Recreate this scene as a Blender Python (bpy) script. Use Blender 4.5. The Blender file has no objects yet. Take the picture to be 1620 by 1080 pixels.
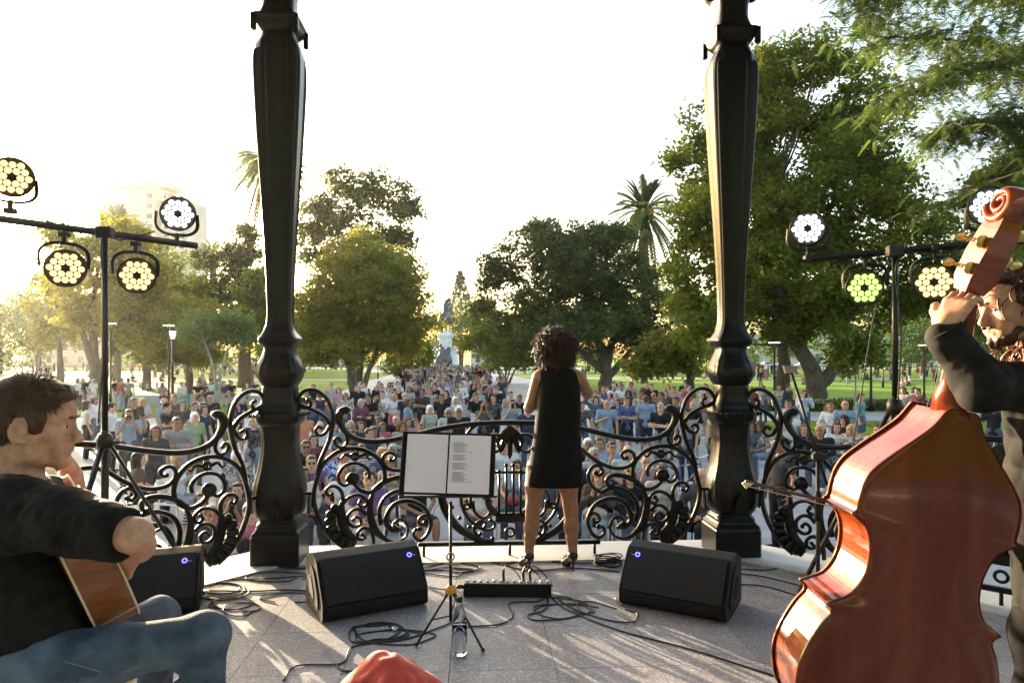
import bpy, math, random
import numpy as np
from mathutils import Vector, Matrix

# ------------------------------------------------------------------ camera, sky, sun, exposure
SC = bpy.context.scene
COL = SC.collection
CAMZ = 2.93            # eye height above the plaza
FZ = 1.45              # bandstand floor above the plaza
F = 1080.0             # focal length in photo pixels (24 mm on a 36 mm wide sensor)
HOR = 562.0            # horizon row in the photo
cam_d = bpy.data.cameras.new('camera')
cam_d.lens = 24.0; cam_d.sensor_width = 36.0; cam_d.shift_y = (HOR-540.0)/1620.0
cam_d.clip_start = 0.05; cam_d.clip_end = 3000.0
cam = bpy.data.objects.new('camera', cam_d); COL.objects.link(cam)
cam.location = (0, 0, CAMZ); cam.rotation_euler = (math.radians(90), 0, 0)
SC.camera = cam

SUN_AZ = math.radians(-38.0)      # left of straight ahead
SUN_EL = math.radians(7.2)
world = bpy.data.worlds.new('World'); SC.world = world; world.use_nodes = True
wn = world.node_tree.nodes; wl = world.node_tree.links
bg = wn['Background']
sky = wn.new('ShaderNodeTexSky'); sky.sky_type = 'NISHITA'; sky.sun_disc = False
sky.sun_elevation = SUN_EL; sky.sun_rotation = SUN_AZ
sky.air_density = 1.0; sky.dust_density = 3.2; sky.ozone_density = 0.7
wl.new(sky.outputs[0], bg.inputs[0]); bg.inputs[1].default_value = 0.15
sl = bpy.data.lights.new('sun', 'SUN'); sl.energy = 5.0; sl.angle = math.radians(0.5); sl.color = (1.0, 0.80, 0.55)
sun = bpy.data.objects.new('sun', sl); COL.objects.link(sun)
sd = Vector((math.sin(SUN_AZ)*math.cos(SUN_EL), math.cos(SUN_AZ)*math.cos(SUN_EL), math.sin(SUN_EL)))
sun.rotation_euler = sd.to_track_quat('Z', 'Y').to_euler(); sun.location = sd*60
SC.view_settings.view_transform = 'Standard'; SC.view_settings.look = 'None'
SC.view_settings.exposure = 2.8; SC.view_settings.gamma = 1.0
SC.view_settings.use_curve_mapping = False
SC.cycles.max_bounces = 8; SC.cycles.transparent_max_bounces = 8
SC.cycles.diffuse_bounces = 3; SC.cycles.glossy_bounces = 3; SC.cycles.transmission_bounces = 6
SC.cycles.caustics_reflective = False; SC.cycles.caustics_refractive = False
SC.cycles.use_denoising = True
SC.cycles.sample_clamp_indirect = 6.0

R = math.radians
rng = np.random.default_rng(7)
random.seed(7)

def W(px, py, d):
    """point seen at photo pixel (px, py) that stands d metres in front of the eye"""
    return Vector(((px-810.0)/F*d, d, CAMZ+(HOR-py)/F*d))

def GD(py, z=0.0):
    """distance of a point of height z seen at row py"""
    return F*(CAMZ-z)/(py-HOR)

# ------------------------------------------------------------------ materials
MATS = {}
def mat(name, col, rough=0.6, col2=None, nscale=8.0, bump=0.0, bscale=40.0, metallic=0.0, spec=0.5, coat=0.0,
        trans=0.0, glass=0.0, emit=None, estr=0.0, sheen=0.0, detail=4.0, ior=1.45, stretch=None, attr=None, lo=0.35, hi=0.65, sss=0.0):
    if name in MATS: return MATS[name]
    m = bpy.data.materials.new(name); m.use_nodes = True; MATS[name] = m
    nt = m.node_tree; N = nt.nodes; L = nt.links
    b = N['Principled BSDF']; out = N['Material Output']
    b.inputs['Base Color'].default_value = (*col, 1); b.inputs['Roughness'].default_value = rough
    b.inputs['Metallic'].default_value = metallic; b.inputs['Specular IOR Level'].default_value = spec
    b.inputs['Coat Weight'].default_value = coat; b.inputs['Coat Roughness'].default_value = 0.05
    b.inputs['IOR'].default_value = ior
    b.inputs['Transmission Weight'].default_value = glass
    if sheen: b.inputs['Sheen Weight'].default_value = sheen
    if sss: b.inputs['Subsurface Weight'].default_value = sss; b.inputs['Subsurface Radius'].default_value = (0.012, 0.004, 0.002)
    tc = N.new('ShaderNodeTexCoord'); src = tc.outputs['Object']
    if stretch:
        mp = N.new('ShaderNodeMapping'); mp.inputs['Scale'].default_value = stretch
        L.new(src, mp.inputs['Vector']); src = mp.outputs['Vector']
    csock = None
    if col2 is not None:
        if attr:
            at = N.new('ShaderNodeAttribute'); at.attribute_name = attr; fac = at.outputs['Fac']
        else:
            n = N.new('ShaderNodeTexNoise'); n.inputs['Scale'].default_value = nscale; n.inputs['Detail'].default_value = detail
            L.new(src, n.inputs['Vector'])
            rp = N.new('ShaderNodeMapRange'); rp.inputs['From Min'].default_value = lo; rp.inputs['From Max'].default_value = hi
            L.new(n.outputs['Fac'], rp.inputs['Value']); fac = rp.outputs['Result']
        mx = N.new('ShaderNodeMix'); mx.data_type = 'RGBA'
        mx.inputs['A'].default_value = (*col, 1); mx.inputs['B'].default_value = (*col2, 1)
        L.new(fac, mx.inputs['Factor']); csock = mx.outputs['Result']; L.new(csock, b.inputs['Base Color'])
    if bump > 0:
        n2 = N.new('ShaderNodeTexNoise'); n2.inputs['Scale'].default_value = bscale; n2.inputs['Detail'].default_value = 5.0
        L.new(src, n2.inputs['Vector'])
        bp = N.new('ShaderNodeBump'); bp.inputs['Strength'].default_value = bump; bp.inputs['Distance'].default_value = 0.02
        L.new(n2.outputs['Fac'], bp.inputs['Height']); L.new(bp.outputs['Normal'], b.inputs['Normal'])
    if emit is not None:
        b.inputs['Emission Color'].default_value = (*emit, 1); b.inputs['Emission Strength'].default_value = estr
    if trans > 0:
        t = N.new('ShaderNodeBsdfTranslucent'); t.inputs['Color'].default_value = (*[min(1, c*1.25) for c in col], 1)
        if csock is not None: L.new(csock, t.inputs['Color'])
        ms = N.new('ShaderNodeMixShader'); ms.inputs['Fac'].default_value = trans
        L.new(b.outputs[0], ms.inputs[1]); L.new(t.outputs[0], ms.inputs[2]); L.new(ms.outputs[0], out.inputs['Surface'])
    return m

# ------------------------------------------------------------------ objects
def tag(o, label=None, cat=None, group=None, kind=None):
    if label: o['label'] = label
    if cat: o['category'] = cat
    if group: o['group'] = group
    if kind: o['kind'] = kind
    return o

def link(o, parent=None):
    COL.objects.link(o)
    if parent is not None: o.parent = parent
    return o

def empty(name, loc=(0, 0, 0), rz=0.0):
    o = bpy.data.objects.new(name, None); o.empty_display_size = 0.1
    o.location = loc; o.rotation_euler = (0, 0, rz); COL.objects.link(o); return o

def mesh_np(name, V, Fc, smooth=True):
    """fast mesh from arrays; Fc (n,3) or (n,4) array, or a list of such arrays"""
    V = np.asarray(V, dtype=np.float32).reshape(-1, 3)
    if not isinstance(Fc, list): Fc = [Fc]
    Fc = [np.asarray(f, dtype=np.int32) for f in Fc if len(f)]
    me = bpy.data.meshes.new(name)
    me.vertices.add(len(V)); me.vertices.foreach_set('co', V.ravel())
    idx = np.concatenate([f.ravel() for f in Fc]); tot = np.concatenate([np.full(len(f), f.shape[1], np.int32) for f in Fc])
    me.loops.add(len(idx)); me.loops.foreach_set('vertex_index', idx)
    me.polygons.add(len(tot)); me.polygons.foreach_set('loop_start', np.concatenate([[0], np.cumsum(tot)[:-1]]).astype(np.int32))
    me.polygons.foreach_set('loop_total', tot)
    me.polygons.foreach_set('use_smooth', np.full(len(tot), bool(smooth)))
    me.update(calc_edges=True); me.validate(verbose=False)
    return me

def obj(name, me, m=None, parent=None, loc=None, rot=None):
    o = bpy.data.objects.new(name, me)
    if m is not None:
        if len(me.materials) == 0: me.materials.append(m)
        elif me.materials[0] != m:
            o.material_slots[0].link = 'OBJECT'; o.material_slots[0].material = m
    if loc is not None: o.location = loc
    if rot is not None: o.rotation_euler = rot
    return link(o, parent)

class MB:
    """collects shapes into one mesh"""
    def __init__(s): s.V = []; s.F3 = []; s.F4 = []; s.n = 0; s.FN = []
    def add(s, V, F4=None, F3=None, FN=None):
        V = np.asarray(V, dtype=float).reshape(-1, 3)
        if F4 is not None and len(F4): s.F4.append(np.asarray(F4, int).reshape(-1, 4)+s.n)
        if F3 is not None and len(F3): s.F3.append(np.asarray(F3, int).reshape(-1, 3)+s.n)
        for f in FN or []: s.F3.append(np.array([[f[0], f[i], f[i+1]] for i in range(1, len(f)-1)], int)+s.n)
        s.V.append(V); s.n += len(V); return s
    def box(s, c, size, bev=0.0, M=None):
        x, y, z = [q/2 for q in size]
        if bev > 0:
            b = min(bev, x*.9, y*.9, z*.9); V = []
            for sx in (-1, 1):
                for sy in (-1, 1):
                    for sz in (-1, 1):
                        V += [(sx*(x-b), sy*(y-b), sz*z), (sx*(x-b), sy*y, sz*(z-b)), (sx*x, sy*(y-b), sz*(z-b))]
            V = np.array(V, float)
            fs = hullfaces_box()
            F4, F3 = fs
        else:
            V = np.array([(sx*x, sy*y, sz*z) for sx in (-1, 1) for sy in (-1, 1) for sz in (-1, 1)], float)
            F4 = [(0, 1, 3, 2), (4, 6, 7, 5), (0, 4, 5, 1), (2, 3, 7, 6), (0, 2, 6, 4), (1, 5, 7, 3)]; F3 = []
        if M is not None: V = V @ np.array(M.to_3x3()).T
        return s.add(V+np.array(c, float), F4, F3)
    def tube(s, P, r, n=8, closed=False, flat=None, caps=True, up=None):
        V, F4, FN = sweep(P, r, n, closed, flat, caps, up)
        return s.add(V, F4, FN=FN)
    def lathe(s, prof, n=24, c=(0, 0, 0), M=None, caps=True):
        prof = np.asarray(prof, float); k = len(prof); a = np.linspace(0, 2*math.pi, n, endpoint=False)
        V = np.stack([np.outer(prof[:, 0], np.cos(a)), np.outer(prof[:, 0], np.sin(a)), np.repeat(prof[:, 1:2], n, 1)], -1).reshape(-1, 3)
        F4 = [(i*n+j, i*n+(j+1) % n, (i+1)*n+(j+1) % n, (i+1)*n+j) for i in range(k-1) for j in range(n)]
        FN = [list(range(n))[::-1], [(k-1)*n+j for j in range(n)]] if caps else []
        if M is not None: V = V @ np.array(M.to_3x3()).T
        return s.add(V+np.array(c, float), F4, FN=FN)
    def ball(s, c, r, n=12, k=8, M=None):
        r = np.array(r if hasattr(r, '__len__') else (r, r, r), float)
        th = np.linspace(0.02, math.pi-.02, k); a = np.linspace(0, 2*math.pi, n, endpoint=False)
        V = np.stack([np.outer(np.sin(th), np.cos(a)), np.outer(np.sin(th), np.sin(a)), np.repeat(-np.cos(th)[:, None], n, 1)], -1).reshape(-1, 3)*r
        F4 = [(i*n+j, i*n+(j+1) % n, (i+1)*n+(j+1) % n, (i+1)*n+j) for i in range(k-1) for j in range(n)]
        if M is not None: V = V @ np.array(M.to_3x3()).T
        return s.add(V+np.array(c, float), F4, FN=[list(range(n))[::-1], [(k-1)*n+j for j in range(n)]])
    def prism(s, P2, h, axis='z', c=(0, 0, 0), M=None):
        """polygon P2 (ccw) extruded by h (centred)"""
        P2 = np.asarray(P2, float); n = len(P2)
        z0 = np.full((n, 1), -h/2); V = np.concatenate([np.hstack([P2, z0]), np.hstack([P2, -z0])])
        if axis == 'y': V = V[:, [0, 2, 1]]*np.array([1, -1, 1])
        if axis == 'x': V = V[:, [2, 0, 1]]
        F4 = [(i, (i+1) % n, n+(i+1) % n, n+i) for i in range(n)]
        if M is not None: V = V @ np.array(M.to_3x3()).T
        # fan caps from centroid
        cen = len(V); V = np.vstack([V, V[:n].mean(0), V[n:].mean(0)])
        F3 = [(cen, (i+1) % n, i) for i in range(n)]+[(cen+1, n+i, n+(i+1) % n) for i in range(n)]
        return s.add(V+np.array(c, float), F4, F3)
    def mesh(s, name, smooth=False):
        return mesh_np(name, np.concatenate(s.V), ([np.concatenate(s.F4)] if s.F4 else [])+([np.concatenate(s.F3)] if s.F3 else []), smooth)
    def build(s, name, m, parent=None, smooth=False, loc=None, rot=None):
        return obj(name, s.mesh(name, smooth), m, parent, loc, rot)

_hb = None
def hullfaces_box():
    global _hb
    if _hb: return _hb
    def vi(sx, sy, sz, k): return (((sx > 0)*2+(sy > 0))*2+(sz > 0))*3+k
    F4 = []; F3 = []
    for s_ in (-1, 1):
        q = [(-1, -1), (1, -1), (1, 1), (-1, 1)]
        F4.append([vi(a, b, s_, 0) for a, b in (q if s_ > 0 else q[::-1])])
        F4.append([vi(a, s_, b, 1) for a, b in (q if s_ < 0 else q[::-1])])
        F4.append([vi(s_, a, b, 2) for a, b in (q if s_ > 0 else q[::-1])])
    for a in (-1, 1):
        for b in (-1, 1):
            F4.append([vi(-1, a, b, 0), vi(1, a, b, 0), vi(1, a, b, 1), vi(-1, a, b, 1)])
            F4.append([vi(a, -1, b, 0), vi(a, 1, b, 0), vi(a, 1, b, 2), vi(a, -1, b, 2)])
            F4.append([vi(a, b, -1, 1), vi(a, b, 1, 1), vi(a, b, 1, 2), vi(a, b, -1, 2)])
            for c in (-1, 1): F3.append([vi(a, b, c, 0), vi(a, b, c, 1), vi(a, b, c, 2)])
    _hb = (F4, F3); return _hb

def catmull(P, sub=6, closed=False):
    P = np.asarray(P, float); n = len(P)
    if n < 3: return P
    if closed: Q = np.vstack([P[-1:], P, P[:2]])
    else: Q = np.vstack([2*P[0]-P[1], P, 2*P[-1]-P[-2]])
    out = []
    segs = n if closed else n-1
    t = np.linspace(0, 1, sub, endpoint=False)[:, None]
    for i in range(segs):
        a, b, c, d = Q[i], Q[i+1], Q[i+2], Q[i+3]
        out.append(.5*((2*b)+(-a+c)*t+(2*a-5*b+4*c-d)*t**2+(-a+3*b-3*c+d)*t**3))
    if not closed: out.append(P[-1:])
    return np.concatenate(out)

def sweep(P, r, n=8, closed=False, flat=None, caps=True, up=None):
    """tube along P; r scalar or per point; flat=(a,b) scales of the section (side, up)"""
    P = np.asarray(P, float); k = len(P); r = np.broadcast_to(np.asarray(r, float), (k,))
    T = np.roll(P, -1, 0)-np.roll(P, 1, 0) if closed else np.gradient(P, axis=0)
    T /= np.linalg.norm(T, axis=1, keepdims=True)+1e-12
    if up is not None:
        U = np.broadcast_to(np.array(up, float), T.shape); B = np.cross(T, U); B /= np.linalg.norm(B, axis=1, keepdims=True)+1e-12; Nn = np.cross(B, T)
    else:
        Nn = np.zeros_like(T); a = np.array([0, 0, 1.]) if abs(T[0, 2]) < .9 else np.array([1., 0, 0])
        v = a-T[0]*np.dot(a, T[0]); v /= np.linalg.norm(v); Nn[0] = v
        for i in range(1, k):
            v = v-T[i]*np.dot(v, T[i]); v /= np.linalg.norm(v)+1e-12; Nn[i] = v
        B = np.cross(T, Nn)
    fa, fb = flat if flat else (1, 1)
    a = np.linspace(0, 2*math.pi, n, endpoint=False)
    V = P[:, None]+r[:, None, None]*(fa*np.cos(a)[None, :, None]*B[:, None]+fb*np.sin(a)[None, :, None]*Nn[:, None])
    i = np.arange(k if closed else k-1)[:, None]; j = np.arange(n)[None]
    i2 = (i+1) % k; j2 = (j+1) % n
    F4 = np.stack([i*n+j, i*n+j2, i2*n+j2, i2*n+j], -1).reshape(-1, 4)
    FN = [list(range(n))[::-1], [(k-1)*n+q for q in range(n)]] if (caps and not closed) else []
    return V.reshape(-1, 3), F4, FN

# ------------------------------------------------------------------ soft solids (for people, animals, cloth)
def unit(v):
    v = np.asarray(v, float); return v/(np.linalg.norm(v)+1e-12)

class Soft:
    """smooth union of rounded primitives, polygonised on a grid"""
    def __init__(s, k=0.03): s.p = []; s.k = k
    def cap(s, a, b, ra, rb=None, k=None, sq=None, sub=False):
        s.p.append(('c', np.array(a, float), np.array(b, float), ra, ra if rb is None else rb, s.k if k is None else k, sq, sub)); return s
    def chain(s, pts, rs, k=None, sq=None):
        for i in range(len(pts)-1): s.cap(pts[i], pts[i+1], rs[i], rs[i+1], k, sq)
        return s
    def ell(s, c, r, k=None, rot=None, sub=False):
        s.p.append(('e', np.array(c, float), np.array(r if hasattr(r, '__len__') else (r, r, r), float), rot, None, s.k if k is None else k, None, sub)); return s
    def field(s, h, pad=0.03, warp=None):
        lo = np.full(3, 1e9); hi = -lo
        bb = []
        for q in s.p:
            if q[0] == 'c': a = np.minimum(q[1], q[2])-max(q[3], q[4]); b = np.maximum(q[1], q[2])+max(q[3], q[4])
            else: m = q[2].max() if q[3] is not None else q[2]; a = q[1]-m; b = q[1]+m
            bb.append((a, b))
            if not q[7]: lo = np.minimum(lo, a); hi = np.maximum(hi, b)
        lo = lo-pad-2*h; hi = hi+pad+2*h
        n = np.ceil((hi-lo)/h).astype(int)+1
        Fd = np.full(n, 0.25, np.float32)
        ax = [lo[i]+h*np.arange(n[i]) for i in range(3)]
        for q, (a, b) in zip(s.p, bb):
            m = q[5]+0.03
            i0 = np.clip(np.floor((a-m-lo)/h).astype(int), 0, n); i1 = np.clip(np.ceil((b+m-lo)/h).astype(int)+1, 0, n)
            if np.any(i1 <= i0): continue
            sl_ = tuple(slice(i0[i], i1[i]) for i in range(3))
            X, Y, Z = np.meshgrid(ax[0][sl_[0]], ax[1][sl_[1]], ax[2][sl_[2]], indexing='ij')
            Pp = np.stack([X, Y, Z], -1)
            if q[0] == 'c':
                A = q[1]; D = q[2]-A; V = Pp-A
                if q[6] is not None:
                    nn = unit(q[6][0]); sc = q[6][1]-1.0
                    V = V+sc*(V@nn)[..., None]*nn; D = D+sc*np.dot(D, nn)*nn
                L2 = max(np.dot(D, D), 1e-9); t = np.clip((V@D)/L2, 0, 1)
                d = np.linalg.norm(V-t[..., None]*D, axis=-1)-(q[3]+(q[4]-q[3])*t)
            else:
                V = Pp-q[1]
                if q[3] is not None: V = V@np.array(q[3].to_3x3())
                rr = q[2]; kk = np.linalg.norm(V/rr, axis=-1); g = np.linalg.norm(V/(rr*rr), axis=-1)
                d = kk*(kk-1.0)/(g+1e-6)
                d = np.where(kk < 0.3, -rr.min()*0.7, d)
            O = Fd[sl_]; k = q[5]
            if q[7]:
                hh = np.maximum(k-np.abs(O+d), 0)/max(k, 1e-6); Fd[sl_] = np.maximum(O, -d)+hh*hh*k*.25
            else:
                hh = np.maximum(k-np.abs(O-d), 0)/max(k, 1e-6); Fd[sl_] = np.minimum(O, d)-hh*hh*k*.25
        if warp is not None:
            X, Y, Z = np.meshgrid(*ax, indexing='ij'); near = np.abs(Fd) < 0.05
            Fd[near] += warp(X[near], Y[near], Z[near]).astype(np.float32)
        return Fd, lo
    def mesh(s, name, h=0.012, warp=None, relax=1):
        Fd, lo = s.field(h, warp=warp)
        V, Q = nets(Fd, lo, h)
        if relax: V = relax_mesh(V, Q, relax)
        return mesh_np(name, V, Q, True)

def nets(Fd, lo, h):
    S = Fd < 0; n = np.array(Fd.shape)
    c = [S[dx:n[0]-1+dx, dy:n[1]-1+dy, dz:n[2]-1+dz] for dx in (0, 1) for dy in (0, 1) for dz in (0, 1)]
    cnt = sum(x.astype(np.int8) for x in c); act = (cnt > 0) & (cnt < 8)
    I = np.argwhere(act); vid = np.full(act.shape, -1, np.int32); vid[act] = np.arange(len(I))
    off = np.array([(dx, dy, dz) for dx in (0, 1) for dy in (0, 1) for dz in (0, 1)])
    vals = np.stack([Fd[I[:, 0]+o[0], I[:, 1]+o[1], I[:, 2]+o[2]] for o in off], 1)
    acc = np.zeros((len(I), 3)); num = np.zeros(len(I))
    for a in range(8):
        for b in range(a+1, 8):
            if np.abs(off[a]-off[b]).sum() != 1: continue
            va, vb = vals[:, a], vals[:, b]; m = (va < 0) != (vb < 0)
            t = np.where(m, va/np.where(np.abs(va-vb) < 1e-9, 1, va-vb), 0)
            p = off[a]+t[:, None]*(off[b]-off[a]); acc += p*m[:, None]; num += m
    V = lo+h*(I+acc/num[:, None])
    Q = []
    for ax in range(3):
        sa = [slice(None)]*3; sb = [slice(None)]*3; sa[ax] = slice(0, -1); sb[ax] = slice(1, None)
        A = S[tuple(sa)]; B = S[tuple(sb)]
        u, v = (ax+1) % 3, (ax+2) % 3
        E = np.argwhere(A != B); E = E[(E[:, u] > 0) & (E[:, v] > 0) & (E[:, u] < n[u]-1) & (E[:, v] < n[v]-1)]
        sg = A[E[:, 0], E[:, 1], E[:, 2]]
        def cell(du, dv):
            G = E.copy(); G[:, u] += du; G[:, v] += dv; return vid[G[:, 0], G[:, 1], G[:, 2]]
        q = np.stack([cell(-1, -1), cell(0, -1), cell(0, 0), cell(-1, 0)], 1)
        q[~sg] = q[~sg][:, ::-1]; Q.append(q)
    Q = np.concatenate(Q); Q = Q[(Q >= 0).all(1)]
    return V, Q

def relax_mesh(V, Q, it=1, w=0.5):
    E = np.concatenate([Q[:, [0, 1]], Q[:, [1, 2]], Q[:, [2, 3]], Q[:, [3, 0]]])
    for _ in range(it):
        acc = np.zeros_like(V); cnt = np.zeros(len(V))
        for i, j in ((0, 1), (1, 0)):
            for ax in range(3): acc[:, ax] += np.bincount(E[:, i], V[E[:, j], ax], len(V))
            cnt += np.bincount(E[:, i], minlength=len(V))
        V = V*(1-w)+w*acc/np.maximum(cnt, 1)[:, None]
    return V

def folds(amp=0.004, f=22.0, seed=0, d=(0.3, 0.2, 1.0)):
    r = np.random.default_rng(seed); K = r.normal(size=(7, 3))*f; ph = r.uniform(0, 6.28, 7)
    K = K*np.array(d)
    def w(X, Y, Z):
        o = np.zeros_like(X)
        for k, p in zip(K, ph): o += np.sin(k[0]*X+k[1]*Y+k[2]*Z+p+1.3*np.sin(9*X+7*Z+p))
        return amp*o/2.6
    return w
# ------------------------------------------------------------------ the setting
M_IRON = mat('black_iron', (0.0025, 0.0025, 0.0026), 0.33, (0.006, 0.0052, 0.0045), 14, bump=0.10, bscale=70, spec=0.33)
M_GRASS = mat('lawn_grass', (0.10, 0.185, 0.02), 0.9, (0.18, 0.25, 0.035), 0.35, bump=0.5, bscale=9, spec=0.1, detail=9, trans=0.0)
M_PAVE = mat('grey_paving', (0.225, 0.23, 0.245), 0.7, (0.285, 0.29, 0.305), 1.3, bump=0.08, bscale=30, spec=0.3, detail=8)
M_PATH = mat('pale_path', (0.36, 0.365, 0.38), 0.75, (0.43, 0.435, 0.45), 0.6, spec=0.25, detail=8)
M_JOINT = mat('dark_joint', (0.20, 0.195, 0.195), 0.9, (0.25, 0.245, 0.24), 5)
M_ROAD = mat('asphalt', (0.05, 0.05, 0.055), 0.85, (0.075, 0.075, 0.08), 0.8, detail=8)
M_CONC = mat('concrete', (0.34, 0.335, 0.32), 0.8, (0.45, 0.445, 0.43), 2.2, bump=0.1, bscale=18, detail=8)
M_STONE = mat('pale_stone', (0.52, 0.50, 0.47), 0.6, (0.62, 0.60, 0.57), 3.0, bump=0.05, bscale=30, detail=8)

def terrazzo():
    m = bpy.data.materials.new('terrazzo'); m.use_nodes = True; nt = m.node_tree; N = nt.nodes; L = nt.links
    b = N['Principled BSDF']; tc = N.new('ShaderNodeTexCoord')
    geo = N.new('ShaderNodeNewGeometry')
    v = N.new('ShaderNodeTexVoronoi'); v.inputs['Scale'].default_value = 170; L.new(geo.outputs['Position'], v.inputs['Vector'])
    cr = N.new('ShaderNodeValToRGB'); e = cr.color_ramp.elements
    e[0].position = 0.0; e[0].color = (0.145, 0.135, 0.14, 1); e[1].position = 1.0; e[1].color = (0.42, 0.40, 0.40, 1)
    for p, c in ((0.55, (0.185, 0.175, 0.18)), (0.80, (0.215, 0.205, 0.21)), (0.90, (0.30, 0.285, 0.285))):
        q = cr.color_ramp.elements.new(p); q.color = (*c, 1)
    sp = N.new('ShaderNodeSeparateColor'); L.new(v.outputs['Color'], sp.inputs['Color']); L.new(sp.outputs['Red'], cr.inputs['Fac'])
    n = N.new('ShaderNodeTexNoise'); n.inputs['Scale'].default_value = 2.0; n.inputs['Detail'].default_value = 7; L.new(geo.outputs['Position'], n.inputs['Vector'])
    mr = N.new('ShaderNodeMapRange'); mr.inputs['From Min'].default_value = .3; mr.inputs['From Max'].default_value = .7
    mr.inputs['To Min'].default_value = 1.02; mr.inputs['To Max'].default_value = 1.5; L.new(n.outputs['Fac'], mr.inputs['Value'])
    oi = N.new('ShaderNodeObjectInfo'); mr2 = N.new('ShaderNodeMapRange'); mr2.inputs['To Min'].default_value = .9; mr2.inputs['To Max'].default_value = 1.1
    L.new(oi.outputs['Random'], mr2.inputs['Value'])
    mu = N.new('ShaderNodeMath'); mu.operation = 'MULTIPLY'; L.new(mr.outputs[0], mu.inputs[0]); L.new(mr2.outputs[0], mu.inputs[1])
    ns = N.new('ShaderNodeTexNoise'); ns.inputs['Scale'].default_value = 5.5; ns.inputs['Detail'].default_value = 9; ns.inputs['Distortion'].default_value = 1.2; L.new(geo.outputs['Position'], ns.inputs['Vector'])
    ms = N.new('ShaderNodeMapRange'); ms.inputs['From Min'].default_value = .60; ms.inputs['From Max'].default_value = .72; ms.inputs['To Min'].default_value = 1.0; ms.inputs['To Max'].default_value = .74; L.new(ns.outputs['Fac'], ms.inputs['Value'])
    mv = N.new('ShaderNodeMath'); mv.operation = 'MULTIPLY'; L.new(mu.outputs[0], mv.inputs[0]); L.new(ms.outputs[0], mv.inputs[1]); mu = mv
    mx = N.new('ShaderNodeMix'); mx.data_type = 'RGBA'; mx.blend_type = 'MULTIPLY'; mx.inputs['Factor'].default_value = 1
    L.new(cr.outputs['Color'], mx.inputs['A']); L.new(mu.outputs[0], mx.inputs['B']); L.new(mx.outputs['Result'], b.inputs['Base Color'])
    mr3 = N.new('ShaderNodeMapRange'); mr3.inputs['To Min'].default_value = .33; mr3.inputs['To Max'].default_value = .6; L.new(n.outputs['Fac'], mr3.inputs['Value'])
    L.new(mr3.outputs[0], b.inputs['Roughness']); b.inputs['Specular IOR Level'].default_value = .45
    return m
M_TERR = terrazzo()

def sheet(name, pts, z, m, kind='structure'):
    mb = MB(); mb.add([(x, y, z) for x, y in pts], FN=[list(range(len(pts)))])
    return tag(mb.build(name, m), kind=kind)

g = sheet('ground', [(-900, -400), (900, -400), (900, 1500), (-900, 1500)], 0.0, M_GRASS)
a = [math.radians(q) for q in np.linspace(-180, 180, 73)[:-1]]
plaza = sheet('plaza', [(26*math.sin(q), 6.0+21.0*math.cos(q)) for q in a][::-1], 0.004, M_JOINT)
walk = sheet('walkway', [(-9.5, 24), (8.5, 24), (4.5, 75), (-4, 118), (-19, 118), (-16.5, 75)], 0.008, M_PATH)
sheet('statue_square', [(-11.7+17*math.sin(q), 128+15*math.cos(q)) for q in a][::-1], 0.012, M_PATH)
sheet('path', [(7.5, 30.5), (70, 30.5), (70, 35.2), (7.5, 35.2)], 0.012, M_PATH)
sheet('path', [(-60, 27.5), (-9, 26.5), (-9, 31.5), (-60, 33.5)], 0.012, M_PATH)
sheet('path', [(-120, 84), (-17.5, 80), (-17.5, 83), (-120, 88)], 0.012, M_PATH)
sheet('path', [(4, 88), (120, 74), (120, 77), (4, 92)], 0.012, M_PATH)
sheet('road', [(-300, 158), (300, 158), (300, 176), (-300, 176)], 0.016, M_ROAD)
sheet('pavement', [(-300, 150), (300, 150), (300, 158), (-300, 158)], 0.020, M_PATH)

# pavers of the plaza, one by one where they can be told apart (shared mesh)
pv = MB(); pv.box((0, 0, 0.012), (1.188, 1.188, 0.024), 0.004); pv_me = pv.mesh('paver')
pav_n = 0
for iy in range(14):
    for ix in range(-14, 14):
        x = ix*1.2+0.35; y = 6.6+iy*1.2
        if abs(x) > 0.80*y+1.0 or pav_n >= 300 or math.hypot(x, (y-6)*26/21) > 25: continue
        o = obj('paver', pv_me, M_PAVE, plaza, (x, y, 0.004+rng.uniform(-.002, .002))); pav_n += 1
# the pavers beyond, too small to tell apart
pj = MB()
for iy in range(-1, 18):
    for ix in range(-21, 21):
        x = ix*1.2+0.35; y = 6.6+iy*1.2
        if (iy < 14 and abs(x) <= 0.80*y+1.0) or math.hypot(x, (y-6)*26/21) > 25 or y < 6: continue
        pj.box((x, y, 0.016), (1.188, 1.188, 0.024))
tag(pj.build('paver_field', M_PAVE, plaza), kind='stuff')

# bandstand geometry: octagon of columns
PL = Vector((-1.672, 4.93)); PR = Vector((1.640, 5.12))
dirf = (PR-PL).normalized(); SIDE = (PR-PL).length
inw = Vector((dirf.y, -dirf.x))
CEN = (PL+PR)/2+inw*(SIDE*1.2071)
def octv(rad, k):
    a0 = math.atan2(PL.y-CEN.y, PL.x-CEN.x)+k*math.pi/4
    return Vector((CEN.x+rad*math.cos(a0), CEN.y+rad*math.sin(a0)))
R8 = (PL-CEN).length
base = MB()
P = [octv(R8+0.36, k) for k in range(8)]
base.add([(p.x, p.y, 0.0) for p in P]+[(p.x, p.y, FZ-0.03) for p in P], [(i, (i+1) % 8, 8+(i+1) % 8, 8+i) for i in range(8)], FN=[list(range(8, 16))])
floor = tag(base.build('bandstand_floor', M_JOINT), kind='structure')
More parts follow.
